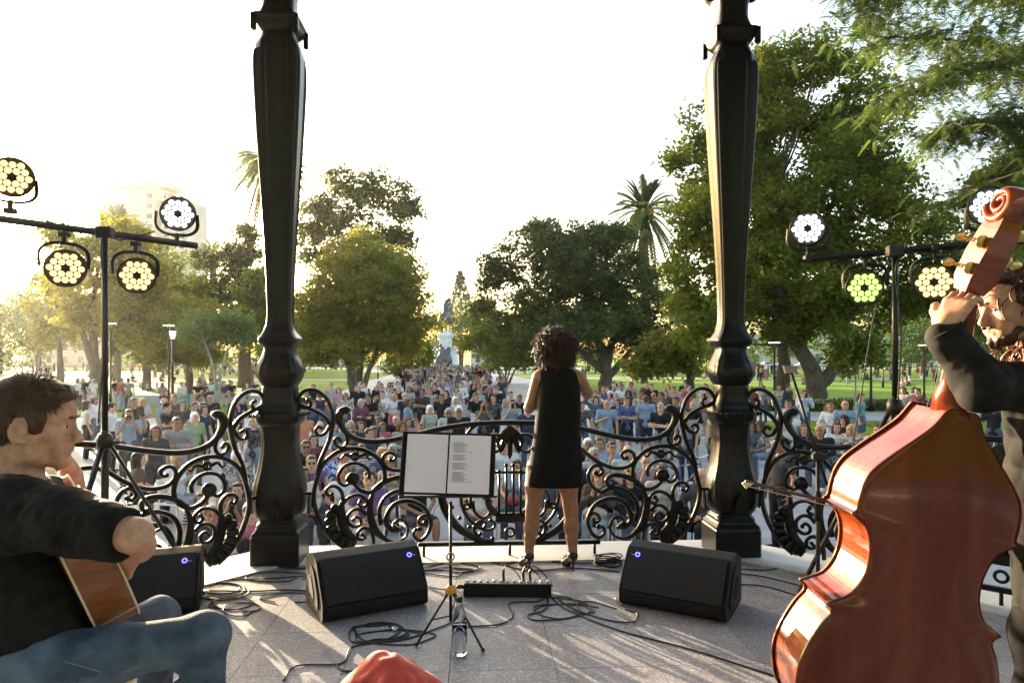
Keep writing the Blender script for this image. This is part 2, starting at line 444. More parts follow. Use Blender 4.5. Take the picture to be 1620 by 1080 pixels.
# pale stone border, eight slabs
for k in range(8):
    b = MB(); o0, o1, i0, i1 = octv(R8+0.36, k), octv(R8+0.36, k+1), octv(R8-0.16, k), octv(R8-0.16, k+1)
    mid = (o0+o1+i0+i1)/4; q = [mid+(p-mid)*0.998 for p in (o0, o1, i1, i0)]
    b.add([(p.x, p.y, FZ-0.10) for p in q]+[(p.x, p.y, FZ+0.012) for p in q], [(3, 2, 1, 0), (4, 5, 6, 7)]+[(i, (i+1) % 4, 4+(i+1) % 4, 4+i) for i in range(4)])
    b.build('border_stone', M_STONE, floor)
# terrazzo tiles cut to the octagon
def clip_poly(poly, n, c):
    out = []
    for i in range(len(poly)):
        a_, b_ = poly[i], poly[(i+1) % len(poly)]; da = a_.dot(n)-c; db = b_.dot(n)-c
        if da <= 0: out.append(a_)
        if (da < 0) != (db < 0) and da != db: out.append(a_+(b_-a_)*(da/(da-db)))
    return out
TS = 0.50; nrm = []
for k in range(8):
    m_ = (octv(1, k)+octv(1, k+1))/2-CEN; nrm.append(m_.normalized())
ap = (R8-0.16)*math.cos(math.pi/8)
for iu in range(-9, 9):
    for iv in range(-9, 9):
        q = [Vector((iu*TS+e[0]*(TS-.003)+.12, iv*TS+e[1]*(TS-.003)+.2)) for e in ((0, 0), (1, 0), (1, 1), (0, 1))]
        q = [dirf*p.x+Vector((-dirf.y, dirf.x))*p.y for p in q]
        for n_ in nrm: q = clip_poly(q, n_, ap) if q else q
        if len(q) < 3: continue
        q = [CEN+p for p in q]; c = sum(q, Vector((0, 0)))/len(q)
        if c.y < -0.9: continue
        t = MB(); k = len(q)
        t.add([(p.x-c.x, p.y-c.y, -0.02) for p in q]+[(p.x-c.x, p.y-c.y, 0) for p in q], [(i, (i+1) % k, k+(i+1) % k, k+i) for i in range(k)], FN=[list(range(k, 2*k))])
        t.build('floor_tile', M_TERR, floor, loc=(c.x, c.y, FZ+rng.uniform(-.0006, .0006)))

# ---- cast iron columns
def rsq(h, n=72, e=4.0, groove=0.0):
    """rounded square section of half width h, with two grooves on each face"""
    a_ = np.linspace(0, 2*math.pi, n, endpoint=False)+math.pi/n
    c, s = np.cos(a_), np.sin(a_); r = (np.abs(c)**e+np.abs(s)**e)**(-1/e)
    p = np.stack([c*r, s*r], 1)
    if groove:
        m_ = np.minimum(np.abs(p[:, 0]), np.abs(p[:, 1]))
        g_ = 1-groove*np.where((m_ > .50) & (m_ < .60) | (m_ > .72) & (m_ < .82), 1.25, np.where(m_ <= .50, .75, np.where(m_ <= .72, .35, 0)))
        p = p*g_[:, None]
    return p*h
S = 1/219.0
def zz(y): return (890-y)*S
def loft(prof, n=72):
    """prof rows: z, half width, exponent, groove"""
    mb = MB(); V = []
    for z, h, e, gr in prof:
        s = rsq(h*(.875 if z < zz(700) else .91), n, e, gr); V.append(np.hstack([s, np.full((n, 1), z)]))
    k = len(prof); V = np.concatenate(V)
    F4 = [(i*n+j, i*n+(j+1) % n, (i+1)*n+(j+1) % n, (i+1)*n+j) for i in range(k-1) for j in range(n)]
    return mb.add(V, F4, FN=[list(range(n))[::-1], [(k-1)*n+j for j in range(n)]])
def dense(keys, m_=5):
    K = np.array(keys, float); K2 = catmull(K, m_); K2[:, 2] = np.maximum(K2[:, 2], 2); K2[:, 3] = np.clip(K2[:, 3], 0, .3); return K2
S = 1/219.0
def zz(y): return (890-y)*S
col_parts = {
 'plinth': loft([(0, 42.5*S, 30, 0), (zz(846), 42.5*S, 30, 0), (zz(843), 41*S, 30, 0), (zz(840), 41*S, 30, 0), (zz(836), 37*S, 20, 0), (zz(832), 35*S, 10, 0)]),
 'bell_base': loft(dense([(zz(834), 35*S, 8, 0), (zz(828), 36*S, 6, 0), (zz(822), 33*S, 4, 0), (zz(814), 40*S, 3.4, 0), (zz(800), 45*S, 3.2, .03), (zz(784), 46*S, 3.2, .05), (zz(765), 43*S, 3.4, .05), (zz(740), 36*S, 3.6, .06), (zz(712), 31*S, 4, .06), (zz(690), 30*S, 4, .05), (zz(678), 31*S, 4, .02), (zz(672), 34*S, 4, 0)])),
 'collar': loft(dense([(zz(675), 32*S, 4, 0), (zz(670), 36*S, 4, 0), (zz(662), 38*S, 4, 0), (zz(657), 38*S, 4, 0), (zz(652), 35*S, 4, 0), (zz(646), 33*S, 4, 0), (zz(636), 29*S, 4, 0), (zz(612), 27*S, 4, 0)])),
 'knop': loft(dense([(zz(614), 27*S, 4, 0), (zz(608), 32*S, 3.4, 0), (zz(598), 38*S, 3.2, .03), (zz(588), 39*S, 3.2, .05), (zz(578), 35*S, 3.4, .05), (zz(566), 28*S, 4, .03), (zz(556), 25*S, 4, 0), (zz(549), 26*S, 4, 0)])),
 'shaft': loft(dense([(zz(552), 27*S, 5, 0), (zz(546), 32*S, 5, 0), (zz(540), 33*S, 5, 0), (zz(534), 29*S, 5, .02), (zz(524), 24*S, 5, .08), (zz(505), 20.5*S, 5, .12), (zz(460), 21.5*S, 5, .13), (zz(389), 25*S, 5, .13), (zz(310), 30*S, 5, .13), (zz(222), 36*S, 5, .13), (zz(150), 40*S, 5, .13), (zz(111), 41*S, 5, .12), (zz(92), 39*S, 4.5, .08), (zz(78), 34*S, 4, .03), (zz(69), 29*S, 4, 0), (zz(60), 28*S, 4, 0)], 4)),
 'capital': loft(dense([(zz(63), 28*S, 4, 0), (zz(59), 31*S, 6, 0), (zz(53), 34*S, 10, 0), (zz(47), 36*S, 14, 0), (zz(43), 38*S, 16, 0), (zz(39), 37*S, 16, 0), (zz(36), 31*S, 8, 0), (zz(20), 27*S, 4, 0), (zz(0), 27*S, 4, 0), (zz(-14), 31*S, 4, 0), (zz(-28), 44*S, 3, 0), (zz(-44), 49*S, 3, 0), (zz(-60), 46*S, 3, 0), (zz(-75), 40*S, 8, 0), (zz(-85), 48*S, 20, 0), (zz(-130), 48*S, 20, 0)])),
}
COLTOP = zz(-130)
col_me = {k: v.mesh(k, k != 'plinth') for k, v in col_parts.items()}
fin = MB(); fin.box((0, 0, 0), (0.036, 0.036, 26*S), 0.004); fin_me = fin.mesh('corner_fin')
vol = MB(); t_ = np.linspace(0, 2.2*math.pi*1.3, 40); rr = .052*(1-t_/t_[-1]*.75)
vol.tube(np.stack([rr*np.cos(t_), 0*t_, rr*np.sin(t_)], 1), np.linspace(.020, .008, 40), 8, flat=(1.7, 1)); vol_me = vol.mesh('volute', True)
lf = MB(); lf.prism([(-.035, 0), (.035, 0), (.045, .05), (.03, .11), (0, .15), (-.03, .11), (-.045, .05)], .012, 'y'); lf_me = lf.mesh('leaf')
bead = MB(); bead.ball((0, 0, 0), .012, 8, 6); bead_me = bead.mesh('bead', True)
def column(loc, rz, label):
    r = empty('iron_column', (loc.x, loc.y, FZ), rz)
    tag(r, label, 'column', 'cast iron columns of the bandstand')
    for k, me in col_me.items(): obj(k, me, M_IRON, r)
    for sx in (-1, 1):
        for sy in (-1, 1):
            obj('corner_fin', fin_me, M_IRON, r, (sx*32*S, sy*32*S, zz(54)))
        obj('volute', vol_me, M_IRON, r, (sx*36*S, 0, zz(-24)), (0, 0, 0 if sx > 0 else math.pi))
        obj('volute', vol_me, M_IRON, r, (0, sx*36*S, zz(-24)), (0, 0, math.pi/2 if sx > 0 else -math.pi/2))
    for k in range(4):
        obj('leaf', lf_me, M_IRON, r, (45*S*math.cos(k*math.pi/2), 45*S*math.sin(k*math.pi/2), zz(815)), (0, 0, k*math.pi/2+math.pi/2))
        for j in range(-3, 4):
            a_ = k*math.pi/2; c, s = math.cos(a_), math.sin(a_); t = j*.045
            obj('bead', bead_me, M_IRON, r, (c*38*S-s*t, s*38*S+c*t, zz(659)))
    return r
rz0 = math.atan2(dirf.y, dirf.x)
column(PL, rz0, 'tall black fluted iron column left of the music stand')
column(PR, rz0, 'tall black fluted iron column between singer and double bass')
LN, RN = octv(R8, 1), octv(R8, 6)
column(LN, rz0+math.pi/4, 'black iron column at the left end of the left railing')
column(RN, rz0-math.pi/4, 'black iron column at the right end of the right railing')

# ---- the roof over the bandstand (above the frame)
M_CEIL = mat('painted_ceiling', (0.42, 0.42, 0.40), 0.7, (0.5, 0.5, 0.47), 2)
rf = empty('bandstand_roof', (CEN.x, CEN.y, FZ+COLTOP)); tag(rf, 'octagonal bandstand roof carried by the iron columns', 'roof')
b = MB(); o8 = [octv(R8+.9, k)-CEN for k in range(8)]; i8 = [octv(R8*.22, k)-CEN for k in range(8)]
V = [(p.x, p.y, .25) for p in o8]+[(p.x, p.y, 1.7) for p in i8]+[(p.x, p.y, .36) for p in o8]+[(p.x, p.y, 1.85) for p in i8]
b.add(V, [(i, 8+i, 8+(i+1) % 8, (i+1) % 8) for i in range(8)]+[(16+i, 16+(i+1) % 8, 24+(i+1) % 8, 24+i) for i in range(8)]+[(i, (i+1) % 8, 16+(i+1) % 8, 16+i) for i in range(8)], FN=[list(range(8, 16))[::-1], list(range(24, 32))])
b.build('roof_shell', M_CEIL, rf)
b = MB()
for k in range(8):
    p, q = octv(R8, k)-CEN, octv(R8, k+1)-CEN; m_ = (p+q)/2; L_ = (q-p).length
    b.box((m_.x, m_.y, .13), (L_, .14, .24), .01, Matrix.Rotation(math.atan2(q.y-p.y, q.x-p.x), 3, 'Z'))
b.build('ring_beam', M_IRON, rf)

# ---- wrought iron railing panels: curves traced in the plane of the middle panel
AX = 800.0; SP = 1/217.0
def cv(pts, r0, r1=None, sub=6, left=False):
    Pp = catmull(pts, sub); s = (AX-Pp[:, 0] if left else Pp[:, 0]-AX)*SP; v = (884-Pp[:, 1])*SP
    k = len(Pp); rr = np.linspace(r0, r0 if r1 is None else r1, k)
    return np.stack([s, 0*s, v], 1), rr
RAIL = []   # name, kind, points, radii, flat
def add_cv(name, pts, r0, r1=None, left=False, flat=(1.0, 1.6), mirror=True, blob=None, sub=6):
    P_, rr = cv(pts, r0, r1, sub, left); RAIL.append((name, P_, rr, flat, mirror, blob))
T = .0142
add_cv('post_scroll', [(1098, 752), (1094, 729), (1082, 701), (1075, 672), (1076, 651), (1084.6, 630), (1101, 617.5), (1117, 618), (1126, 628), (1125, 639), (1118, 645), (1109.5, 642), (1108.5, 635.5), (1113, 632.5)], T*1.15, T*.8, blob=.016)
add_cv('scroll', [(1078, 676), (1081, 668), (1090, 657), (1106, 648), (1121.5, 641), (1136, 631)], T*1.1, T)
add_cv('scroll', [(1078, 670), (1082, 678), (1087.5, 686), (1096, 688.5), (1101, 681.5), (1097, 674.5), (1092, 677)], T, T*.8, blob=.014)
add_cv('scroll', [(1064, 664), (1054, 688), (1053, 700), (1060, 708), (1069, 704.5), (1072, 696), (1067, 692), (1063, 697)], T, T*.8, blob=.013)
add_cv('ring', [(1056, 866), (1075, 851), (1093, 825), (1103.5, 792), (1101, 765), (1090, 735), (1068, 715), (1041, 709), (1016, 717), (1000.5, 733), (995, 752), (1001, 769), (1017, 778.5), (1032, 775), (1042, 765), (1044, 757)], T*1.15, T*1.1, blob=.05)
add_cv('scroll', [(1020, 757), (1019, 747), (1027, 737), (1041, 732.5), (1057, 737), (1066, 750), (1065, 762), (1056, 767.5), (1050, 763), (1052.5, 758)], T, T*.85, blob=.016)
add_cv('scroll', [(1060, 792), (1061, 779), (1069, 769.5), (1079, 769), (1085, 776), (1081, 783), (1076, 780.5)], T, T*.8, blob=.014)
add_cv('scroll', [(1059, 796), (1050, 786.5), (1036, 782.5), (1025, 789), (1023, 797.5), (1029, 801.5), (1035, 797), (1032, 792)], T, T*.8, blob=.016)
add_cv('scroll', [(1024, 814), (1032, 806), (1043, 806), (1051.5, 815), (1051, 826), (1042, 832.5), (1033, 829), (1032, 821), (1039, 817), (1043, 822)], T, T*.8, blob=.016)
add_cv('scroll', [(1040, 850), (1031, 853), (1025, 849.5), (1030, 845)], T, T*.8, blob=.013)
add_cv('scroll', [(1012, 866), (1013, 850), (1017, 839), (1027, 834.5), (1036, 841), (1037, 851)], T, T*.9)
# thick crescents
P_, rr = cv([(1060, 790), (1062, 804), (1061, 822), (1055, 840), (1043, 854), (1047, 868)], .02); n_ = len(rr)
rr = .011+.024*np.sin(np.linspace(0, math.pi, n_))**.8; RAIL.append(('leaf_stem', P_, rr, (1, .6), True, None))
P_, rr = cv([(1004, 768), (1015, 785), (1018, 808), (1013, 832), (1000, 849), (983, 858), (966, 853), (959, 840), (963, 827), (973, 822), (982, 829)], .02); n_ = len(rr)
t_ = np.linspace(0, 1, n_); rr = .010+.020*np.exp(-((t_-.28)/.16)**2); RAIL.append(('stem', P_, rr, (1, .8), True, None))
add_cv('scroll', [(972, 838), (985, 838), (993, 825), (986, 804), (972, 794.5), (955, 793.5), (937, 801.5), (927, 815), (923.5, 831), (930, 848), (941, 855.5), (950, 848), (948, 839), (941, 838)], T*1.5, T*.85, blob=.02)
add_cv('scroll', [(925, 822), (932, 816), (940.5, 820), (942, 828), (935, 831), (933, 826)], T*.9, T*.8, blob=.012)
RAIL.append(('boss', *cv([(975, 834), (977, 837)], .045), (1, .55), True, None))
add_cv('scroll', [(1001, 830), (1003, 806), (993, 786), (973, 776), (957, 777), (944, 782), (930, 772), (924, 755), (931, 742), (941, 740), (947.5, 749), (942, 755.5), (937, 752)], T*1.2, T*.85, blob=.018)
add_cv('scroll', [(1012, 776), (998, 764), (979, 756.5), (962, 756), (954, 763), (957, 772), (964, 770)], T*1.6, T*.9, blob=.016)
add_cv('scroll', [(912, 712), (930, 727), (947, 737.5), (966, 744), (985, 743), (996, 735), (997.5, 722.5), (988.5, 716), (978, 721), (981, 729), (986, 728)], T*1.1, T*.8, blob=.016)
add_cv('scroll', [(912, 712), (893, 706), (870, 709), (858, 722), (862, 736), (874, 740), (880, 731), (873, 725)], T*1.1, T*.8, blob=.016)
# lyre in the middle
add_cv('crescent', [(908, 752), (908, 782), (899, 812), (880, 838), (852, 855), (822, 861)], .012)
k_ = len(RAIL[-1][2]); RAIL[-1] = (RAIL[-1][0], RAIL[-1][1], .010+.022*np.sin(np.linspace(.5, math.pi, k_))**.9, (1, .6), True, None)
add_cv('scroll', [(866, 748), (875, 766), (877, 790), (870, 815), (855, 832), (838, 841), (826, 838), (824, 830), (830, 826)], T, T*.8, blob=.015)
add_cv('scroll', [(860, 806), (862, 793), (857, 780), (846, 776), (838, 783), (841, 790)], T*.9, T*.7, blob=.012)
add_cv('scroll', [(858, 794), (855, 812), (842, 822), (832, 815)], T*.9, T*.7, blob=.013)
add_cv('scroll', [(842, 858), (853, 848), (856, 835), (848, 827), (838, 829), (840, 836)], T, T*.8, blob=.014)
add_cv('lyre_arm', [(836, 748), (836, 782), (833, 802), (822, 815)], .020, .026)
add_cv('scroll', [(845, 668), (862, 681), (870, 696), (860, 702), (853, 696)], T, T*.8, blob=.013)
add_cv('scroll', [(806, 700), (818, 690), (833, 692), (838, 706), (828, 717), (817, 713), (819, 704)], T, T*.8, blob=.014)
def mesh_curve(P_, rr, flat, sx, blob):
    mb = MB(); Q = P_*np.array([sx, 1, 1]); mb.tube(Q, rr, 10, flat=flat, up=(0, 1, 0))
    if blob: mb.ball(Q[-1], (blob, blob*.75, blob), 12, 9)
    return mb
def handrail():
    Rr = [(800, 670), (850, 671.5), (890, 676), (921, 682), (957, 691), (990, 697.5), (1014, 699), (1034, 696), (1050, 688), (1060, 676), (1065, 662), (1062, 652), (1055, 648.5), (1050, 652)]
    P_, _ = cv(Rr, 1); Ll = P_[1:][::-1]*np.array([-1, 1, 1]); Q = np.concatenate([Ll, P_])
    k = len(P_); w = np.where(np.arange(k) > k*.62, 1+.55*np.sin(np.clip((np.arange(k)/k-.62)/.38, 0, 1)*2.6), 1)
    rr = .0205*np.concatenate([w[1:][::-1], w])
    mb = MB(); mb.tube(Q, rr, 12, flat=(.95, 1.25), up=(0, 1, 0)); return mb.mesh('handrail', True)
hr_me = handrail()
curve_me = []
for nm, P_, rr, flat, mir, blob in RAIL:
    for sx in ((1, -1) if mir else (1,)): curve_me.append((nm, mesh_curve(P_, rr, flat, sx, blob).mesh(nm, True)))
# acanthus teeth on the leaf stems
for sx in (1, -1):
    for i, (x, y, a_) in enumerate([(1076, 800, 60), (1084, 812, 80), (1086, 825, 95), (1083, 838, 110), (1076, 850, 125), (1066, 860, 140), (1054, 866, 160)]):
        mb = MB(); s = (x-AX)*SP; v = (884-y)*SP; dx, dz = math.sin(R(a_)), math.cos(R(a_))
        mb.tube(catmull([(s-dx*.075, 0, v-dz*.075), (s-dx*.03, 0, v-dz*.03), (s+dx*.006, 0, v+dz*.006)], 5)*np.array([sx, 1, 1]), np.linspace(.026, .034, 11)*np.concatenate([np.ones(8), [.9, .7, .35]]), 8, flat=(1, .9), up=(0, 1, 0))
        curve_me.append(('acanthus_leaf', mb.mesh('acanthus_leaf', True)))
    for i, a_ in enumerate(np.linspace(18, 75, 6)):   # nibs on the big crescent
        x = 800+104*math.cos(R(a_)); y = 752+106*math.sin(R(a_)); mb = MB(); mb.ball((sx*(x-AX)*SP, 0, (884-y)*SP), (.016, .014, .016), 8, 6)
        curve_me.append(('nib', mb.mesh('nib', True)))
mb = MB(); mb.box((0, 0, (884-862)*SP), (1.32, .045, .03), .006); curve_me.append(('bottom_rail', mb.mesh('bottom_rail')))
for u in (0, .62, -.62):
    mb = MB(); mb.tube([(u, 0, 0.012), (u, 0, .09)], .011, 8); curve_me.append(('foot', mb.mesh('foot', True)))
for u in (-.078, -.026, .026, .078):
    mb = MB(); top = 738 if abs(u) < .05 else 748
    mb.tube([(u, 0, (884-top)*SP), (u, 0, (884-818)*SP)], .010, 8); mb.ball((u, 0, (884-top)*SP), .016, 8, 6); curve_me.append(('lyre_string', mb.mesh('lyre_string', True)))
mb = MB(); mb.box((0, 0, (884-749)*SP), (.36, .022, .020), .004); curve_me.append(('cross_bar', mb.mesh('cross_bar')))
mb = MB(); mb.box((0, 0, (884-822)*SP), (.21, .05, .075), .015); curve_me.append(('lyre_foot', mb.mesh('lyre_foot')))
t_ = np.linspace(0, 2*math.pi, 20, endpoint=False)
def ringlet(x, y, r_, nm='ringlet', th=.010):
    mb = MB(); mb.tube(np.stack([(x-AX)*SP+r_*np.cos(t_), 0*t_, (884-y)*SP+r_*np.sin(t_)], 1), th, 8, closed=True); curve_me.append((nm, mb.mesh(nm, True)))
ringlet(800, 845, .032)
for sx in (-1, 1): ringlet(AX+sx*68, 803, .019); ringlet(AX+sx*241, 722, .025); ringlet(AX+sx*(1017-800+22), 722, .012)
for sx in (-1, 1):
    mb = MB()
    for e in (-1, 1):
        mb.tube(catmull([(sx*(1041-AX)*SP+e*.028, 0, (884-722)*SP), (sx*(1041-AX)*SP+e*.07, 0, (884-719)*SP), (sx*(1041-AX)*SP+e*.10, 0, (884-726)*SP), (sx*(1041-AX)*SP+e*.125, 0, (884-724)*SP)], 5), np.linspace(.014, .006, 16), 8)
    curve_me.append(('ring_bow', mb.mesh('ring_bow', True)))
for sx in (-1, 1):
    mb = MB(); mb.box((sx*(1120-AX)*SP, 0, (884-779)*SP), (.16, .03, .022), .004); curve_me.append(('column_tie', mb.mesh('column_tie')))
mb = MB()   # palmette under the top of the handrail
for a_, L_ in ((0, .24), (20, .21), (-20, .21), (42, .16), (-42, .16)):
    e = np.array([math.sin(R(a_))*L_, 0, -math.cos(R(a_))*L_]); s0 = np.array([0, 0, (884-676)*SP])
    mb.tube(catmull([s0, s0+e*.4, s0+e*.8, s0+e], 5), np.array([.016]*4+[.022]*4+[.02]*4+[.017, .012, .008, .004]), 8, flat=(1, .6), up=(0, 1, 0))
curve_me.append(('palmette', mb.mesh('palmette', True)))
def panel(p, q, label):
    m_ = (p+q)/2; r = empty('railing_panel', (m_.x, m_.y, FZ), math.atan2(q.y-p.y, q.x-p.x))
    tag(r, label, 'railing', 'scrollwork railing panels of the bandstand')
    r.scale.x = SIDE/3.268
    obj('handrail', hr_me, M_IRON, r)
    for nm, me in curve_me: obj(nm, me, M_IRON, r)
panel(PL, PR, 'black scrolled iron railing panel with lyre, in front of the singer')
panel(LN, PL, 'black scrolled iron railing panel at left behind the guitarist')
panel(PR, RN, 'black scrolled iron railing panel at right behind the double bass')
# ------------------------------------------------------------------ people on the stage
def npv(v): return np.array(v, float)
def WP(px, py, d): return npv(W(px, py, d))
M_SKIN = mat('skin', (0.44, 0.225, 0.145), 0.5, (0.58, 0.32, 0.22), 45, bump=0.16, bscale=420, spec=0.35, sss=0.08)
M_SKIN2 = mat('skin_tan', (0.27, 0.125, 0.07), 0.45, (0.36, 0.18, 0.105), 22, bump=0.10, bscale=400, spec=0.4, sss=0.06)
M_BLACK = mat('black_cloth', (0.0035, 0.0035, 0.0038), 0.88, (0.007, 0.0062, 0.0055), 60, bump=0.15, bscale=350, spec=0.12)
M_SHIRT = mat('hazed_black_shirt', (0.009, 0.0082, 0.007), 0.8, (0.019, 0.017, 0.014), 26, bump=0.3, bscale=380, spec=0.15)  # hazy veil over the shirts is put into this lighter black
M_DRESS = mat('black_dress', (0.0045, 0.004, 0.004), 0.75, (0.007, 0.006, 0.006), 80, bump=0.25, bscale=420, spec=0.15)
M_DENIM = mat('blue_denim', (0.045, 0.060, 0.092), 0.85, (0.135, 0.17, 0.225), 10, bump=0.3, bscale=300, spec=0.15, detail=9)
M_HAIRB = mat('brown_hair', (0.045, 0.022, 0.011), 0.5, (0.085, 0.042, 0.02), 40, spec=0.4)
M_HAIRD = mat('dark_curly_hair', (0.028, 0.013, 0.008), 0.45, (0.065, 0.03, 0.017), 40, spec=0.4)
M_EYEW = mat('eye_white', (0.75, 0.72, 0.68), 0.25, (0.7, 0.66, 0.62), 30)
M_EYED = mat('eye_iris', (0.02, 0.012, 0.008), 0.15, (0.03, 0.02, 0.01), 30)
M_SHOE = mat('black_patent', (0.008, 0.008, 0.008), 0.22, (0.014, 0.014, 0.014), 20, spec=0.6)

def softobj(name, S, m, parent, h=0.008, warp=None, relax=1, clip=None):
    base_ = npv(parent.matrix_basis.translation) if parent is not None else np.zeros(3)
    Fd, lo = S.field(h, warp=warp)
    if clip is not None:
        ax = [lo[i]+h*np.arange(Fd.shape[i]) for i in range(3)]
        X, Y, Z = np.meshgrid(*ax, indexing='ij'); Fd = np.maximum(Fd, clip(X, Y, Z).astype(np.float32))
    V, Q = nets(Fd, lo, h)
    if relax: V = relax_mesh(V, Q, relax)
    return obj(name, mesh_np(name, V-base_, Q, True), m, parent)

class Frame:
    """local frame: rotation matrix M (3x3 np) and origin c"""
    def __init__(s, c, M): s.c = npv(c); s.M = np.array(M)
    def __call__(s, x, y, z): return s.c+s.M@npv((x, y, z))
    @property
    def rot(s): return Matrix(s.M.tolist())
def head_frame(c, yaw, pitch=0.0, roll=0.0):
    return Frame(c, np.array(Matrix.Rotation(yaw, 3, 'Z')@Matrix.Rotation(pitch, 3, 'X')@Matrix.Rotation(roll, 3, 'Y')))

def head(S, fr, s=1.0, fem=False):
    """adds a head with a face; local -Y is the face, z up, origin at mid height"""
    def P(x, y, z): return fr(x*s, y*s, z*s)
    rt = fr.rot
    S.ell(P(0, .018, .03), npv((.075, .095, .088))*s, .03, rt)
    S.ell(P(0, -.022, -.015), npv((.060, .066, .082))*s, .03, rt)
    S.ell(P(0, -.060, .045), npv((.055, .034, .045))*s, .03, rt)
    jw = .046 if fem else .052
    for e in (-1, 1):
        S.cap(P(e*jw*1.12, .0, -.045), P(e*jw*.95, -.008, -.075), .016*s, .015*s, .03)
        S.cap(P(e*jw*.95, -.008, -.075), P(e*.020, -.070, -.098), .018*s, .014*s, .025)
        S.ell(P(e*.043, -.058, -.022), npv((.022, .020, .018))*s, .02, rt)
        S.ell(P(e*.030, -.068, -.060), npv((.024, .020, .024))*s, .02, rt)
        S.cap(P(e*.010, -.086, .026), P(e*.046, -.070, .024), .008*s, .007*s, .012)
        S.ell(P(e*.032, -.094, .004), npv((.017, .012, .0105))*s, .012, rt, True)
        S.cap(P(e*.020, -.0785, .0125), P(e*.044, -.0725, .0105), .0070*s, .0065*s, .006); S.cap(P(e*.021, -.0775, -.0060), P(e*.043, -.0725, -.0050), .0055*s, .005*s, .006)
        tt_ = np.linspace(-1.9, 1.9, 9)
        ear = [P(e*(.078+.006*abs(math.cos(q))), .016-.018*math.cos(q+math.pi)*.9, -.008+.030*math.sin(q)) for q in tt_]
        S.chain(ear, [.0050*s]*9, .004)
        S.ell(P(e*.076, .016, -.008), npv((.006, .016, .026))*s, .008, rt); S.ell(P(e*.081, -.002, -.036), npv((.005, .007, .009))*s, .006, rt); S.cap(P(e*.079, .0, .002), P(e*.081, .001, -.016), .0045*s, .005*s, .004)
        S.ell(P(e*.0105, -.101, -.0375), npv((.0075, .010, .0065))*s, .007, rt)
    S.cap(P(0, -.084, .016), P(0, -.104, -.022), .0075*s, .0085*s, .012); S.cap(P(0, -.104, -.022), P(0, -.110, -.032), .0085*s, .0105*s, .008)
    S.ell(P(0, -.077, -.096), npv((.021, .016, .015))*s, .02, rt)
    S.cap(P(0, -.086, -.046), P(0, -.086, -.058), .010*s, .013*s, .015)
    S.cap(P(-.019, -.086, -.0605), P(0, -.0925, -.0585), .0055*s, .0065*s, .005); S.cap(P(.019, -.086, -.0605), P(0, -.0925, -.0585), .0055*s, .0065*s, .005)
    S.cap(P(-.014, -.086, -.0715), P(.014, -.086, -.0715), .0072*s, .0072*s, .005)
def eyes(fr, parent, s=1.0):
    b_ = npv(parent.matrix_basis.translation)
    for e in (-1, 1):
        mb = MB(); mb.ball(fr(e*.032*s, -.0705*s, .003*s)-b_, .0120*s, 14, 10)
        o = mb.build('eye', M_EYEW, parent, True)
        mb = MB(); mb.ball(fr(e*.032*s, -.0785*s, .003*s)-b_, npv((.0062, .0062, .0062))*s, 10, 8); mb.build('iris', M_EYED, o, True)

def hand(S, w, d, n, side=1, curl=(.35, .55, .4), spread=.06, thumb=(.5, .6, .35), s=1.0, tcurl=.4):
    """palm and five fingers; d wrist->fingers, n out of the palm, side picks the thumb side"""
    w = npv(w); d = unit(d); n = npv(n); n = unit(n-d*np.dot(n, d)); lat = np.cross(n, d)*side
    offs = [.030, .010, -.010, -.029]; lens = [.068, .078, .072, .056]
    S.cap(w-d*.01, w+d*.03*s, .022*s, .024*s, .02)
    for o, L in zip(offs, lens):
        k0 = w+d*.088*s+lat*o*s
        S.cap(w+d*.02*s+lat*o*.6*s, k0, .015*s, .0125*s, .014)
        p = k0; ang = 0; r = .0098*s
        dd = unit(d+lat*o*spread/.03)
        for j, (f, c) in enumerate(zip((.45, .32, .26), curl)):
            ang += c; v = dd*math.cos(ang)+n*math.sin(ang); q = p+v*L*f*s
            S.cap(p, q, r, r*.92, .004); p = q; r *= .92
    t0 = w+d*.03*s+lat*.026*s; tv = unit(d*thumb[0]+lat*thumb[1]+n*thumb[2]); t1 = t0+tv*.042*s
    tv2 = unit(tv+n*tcurl+d*.35); t2 = t1+tv2*.032*s; tv3 = unit(tv2+n*tcurl); t3 = t2+tv3*.026*s
    S.cap(w+d*.015*s, t0, .017*s, .015*s, .012); S.cap(t0, t1, .0145*s, .012*s, .008); S.cap(t1, t2, .0115*s, .0105*s, .004); S.cap(t2, t3, .0105*s, .0085*s, .004)

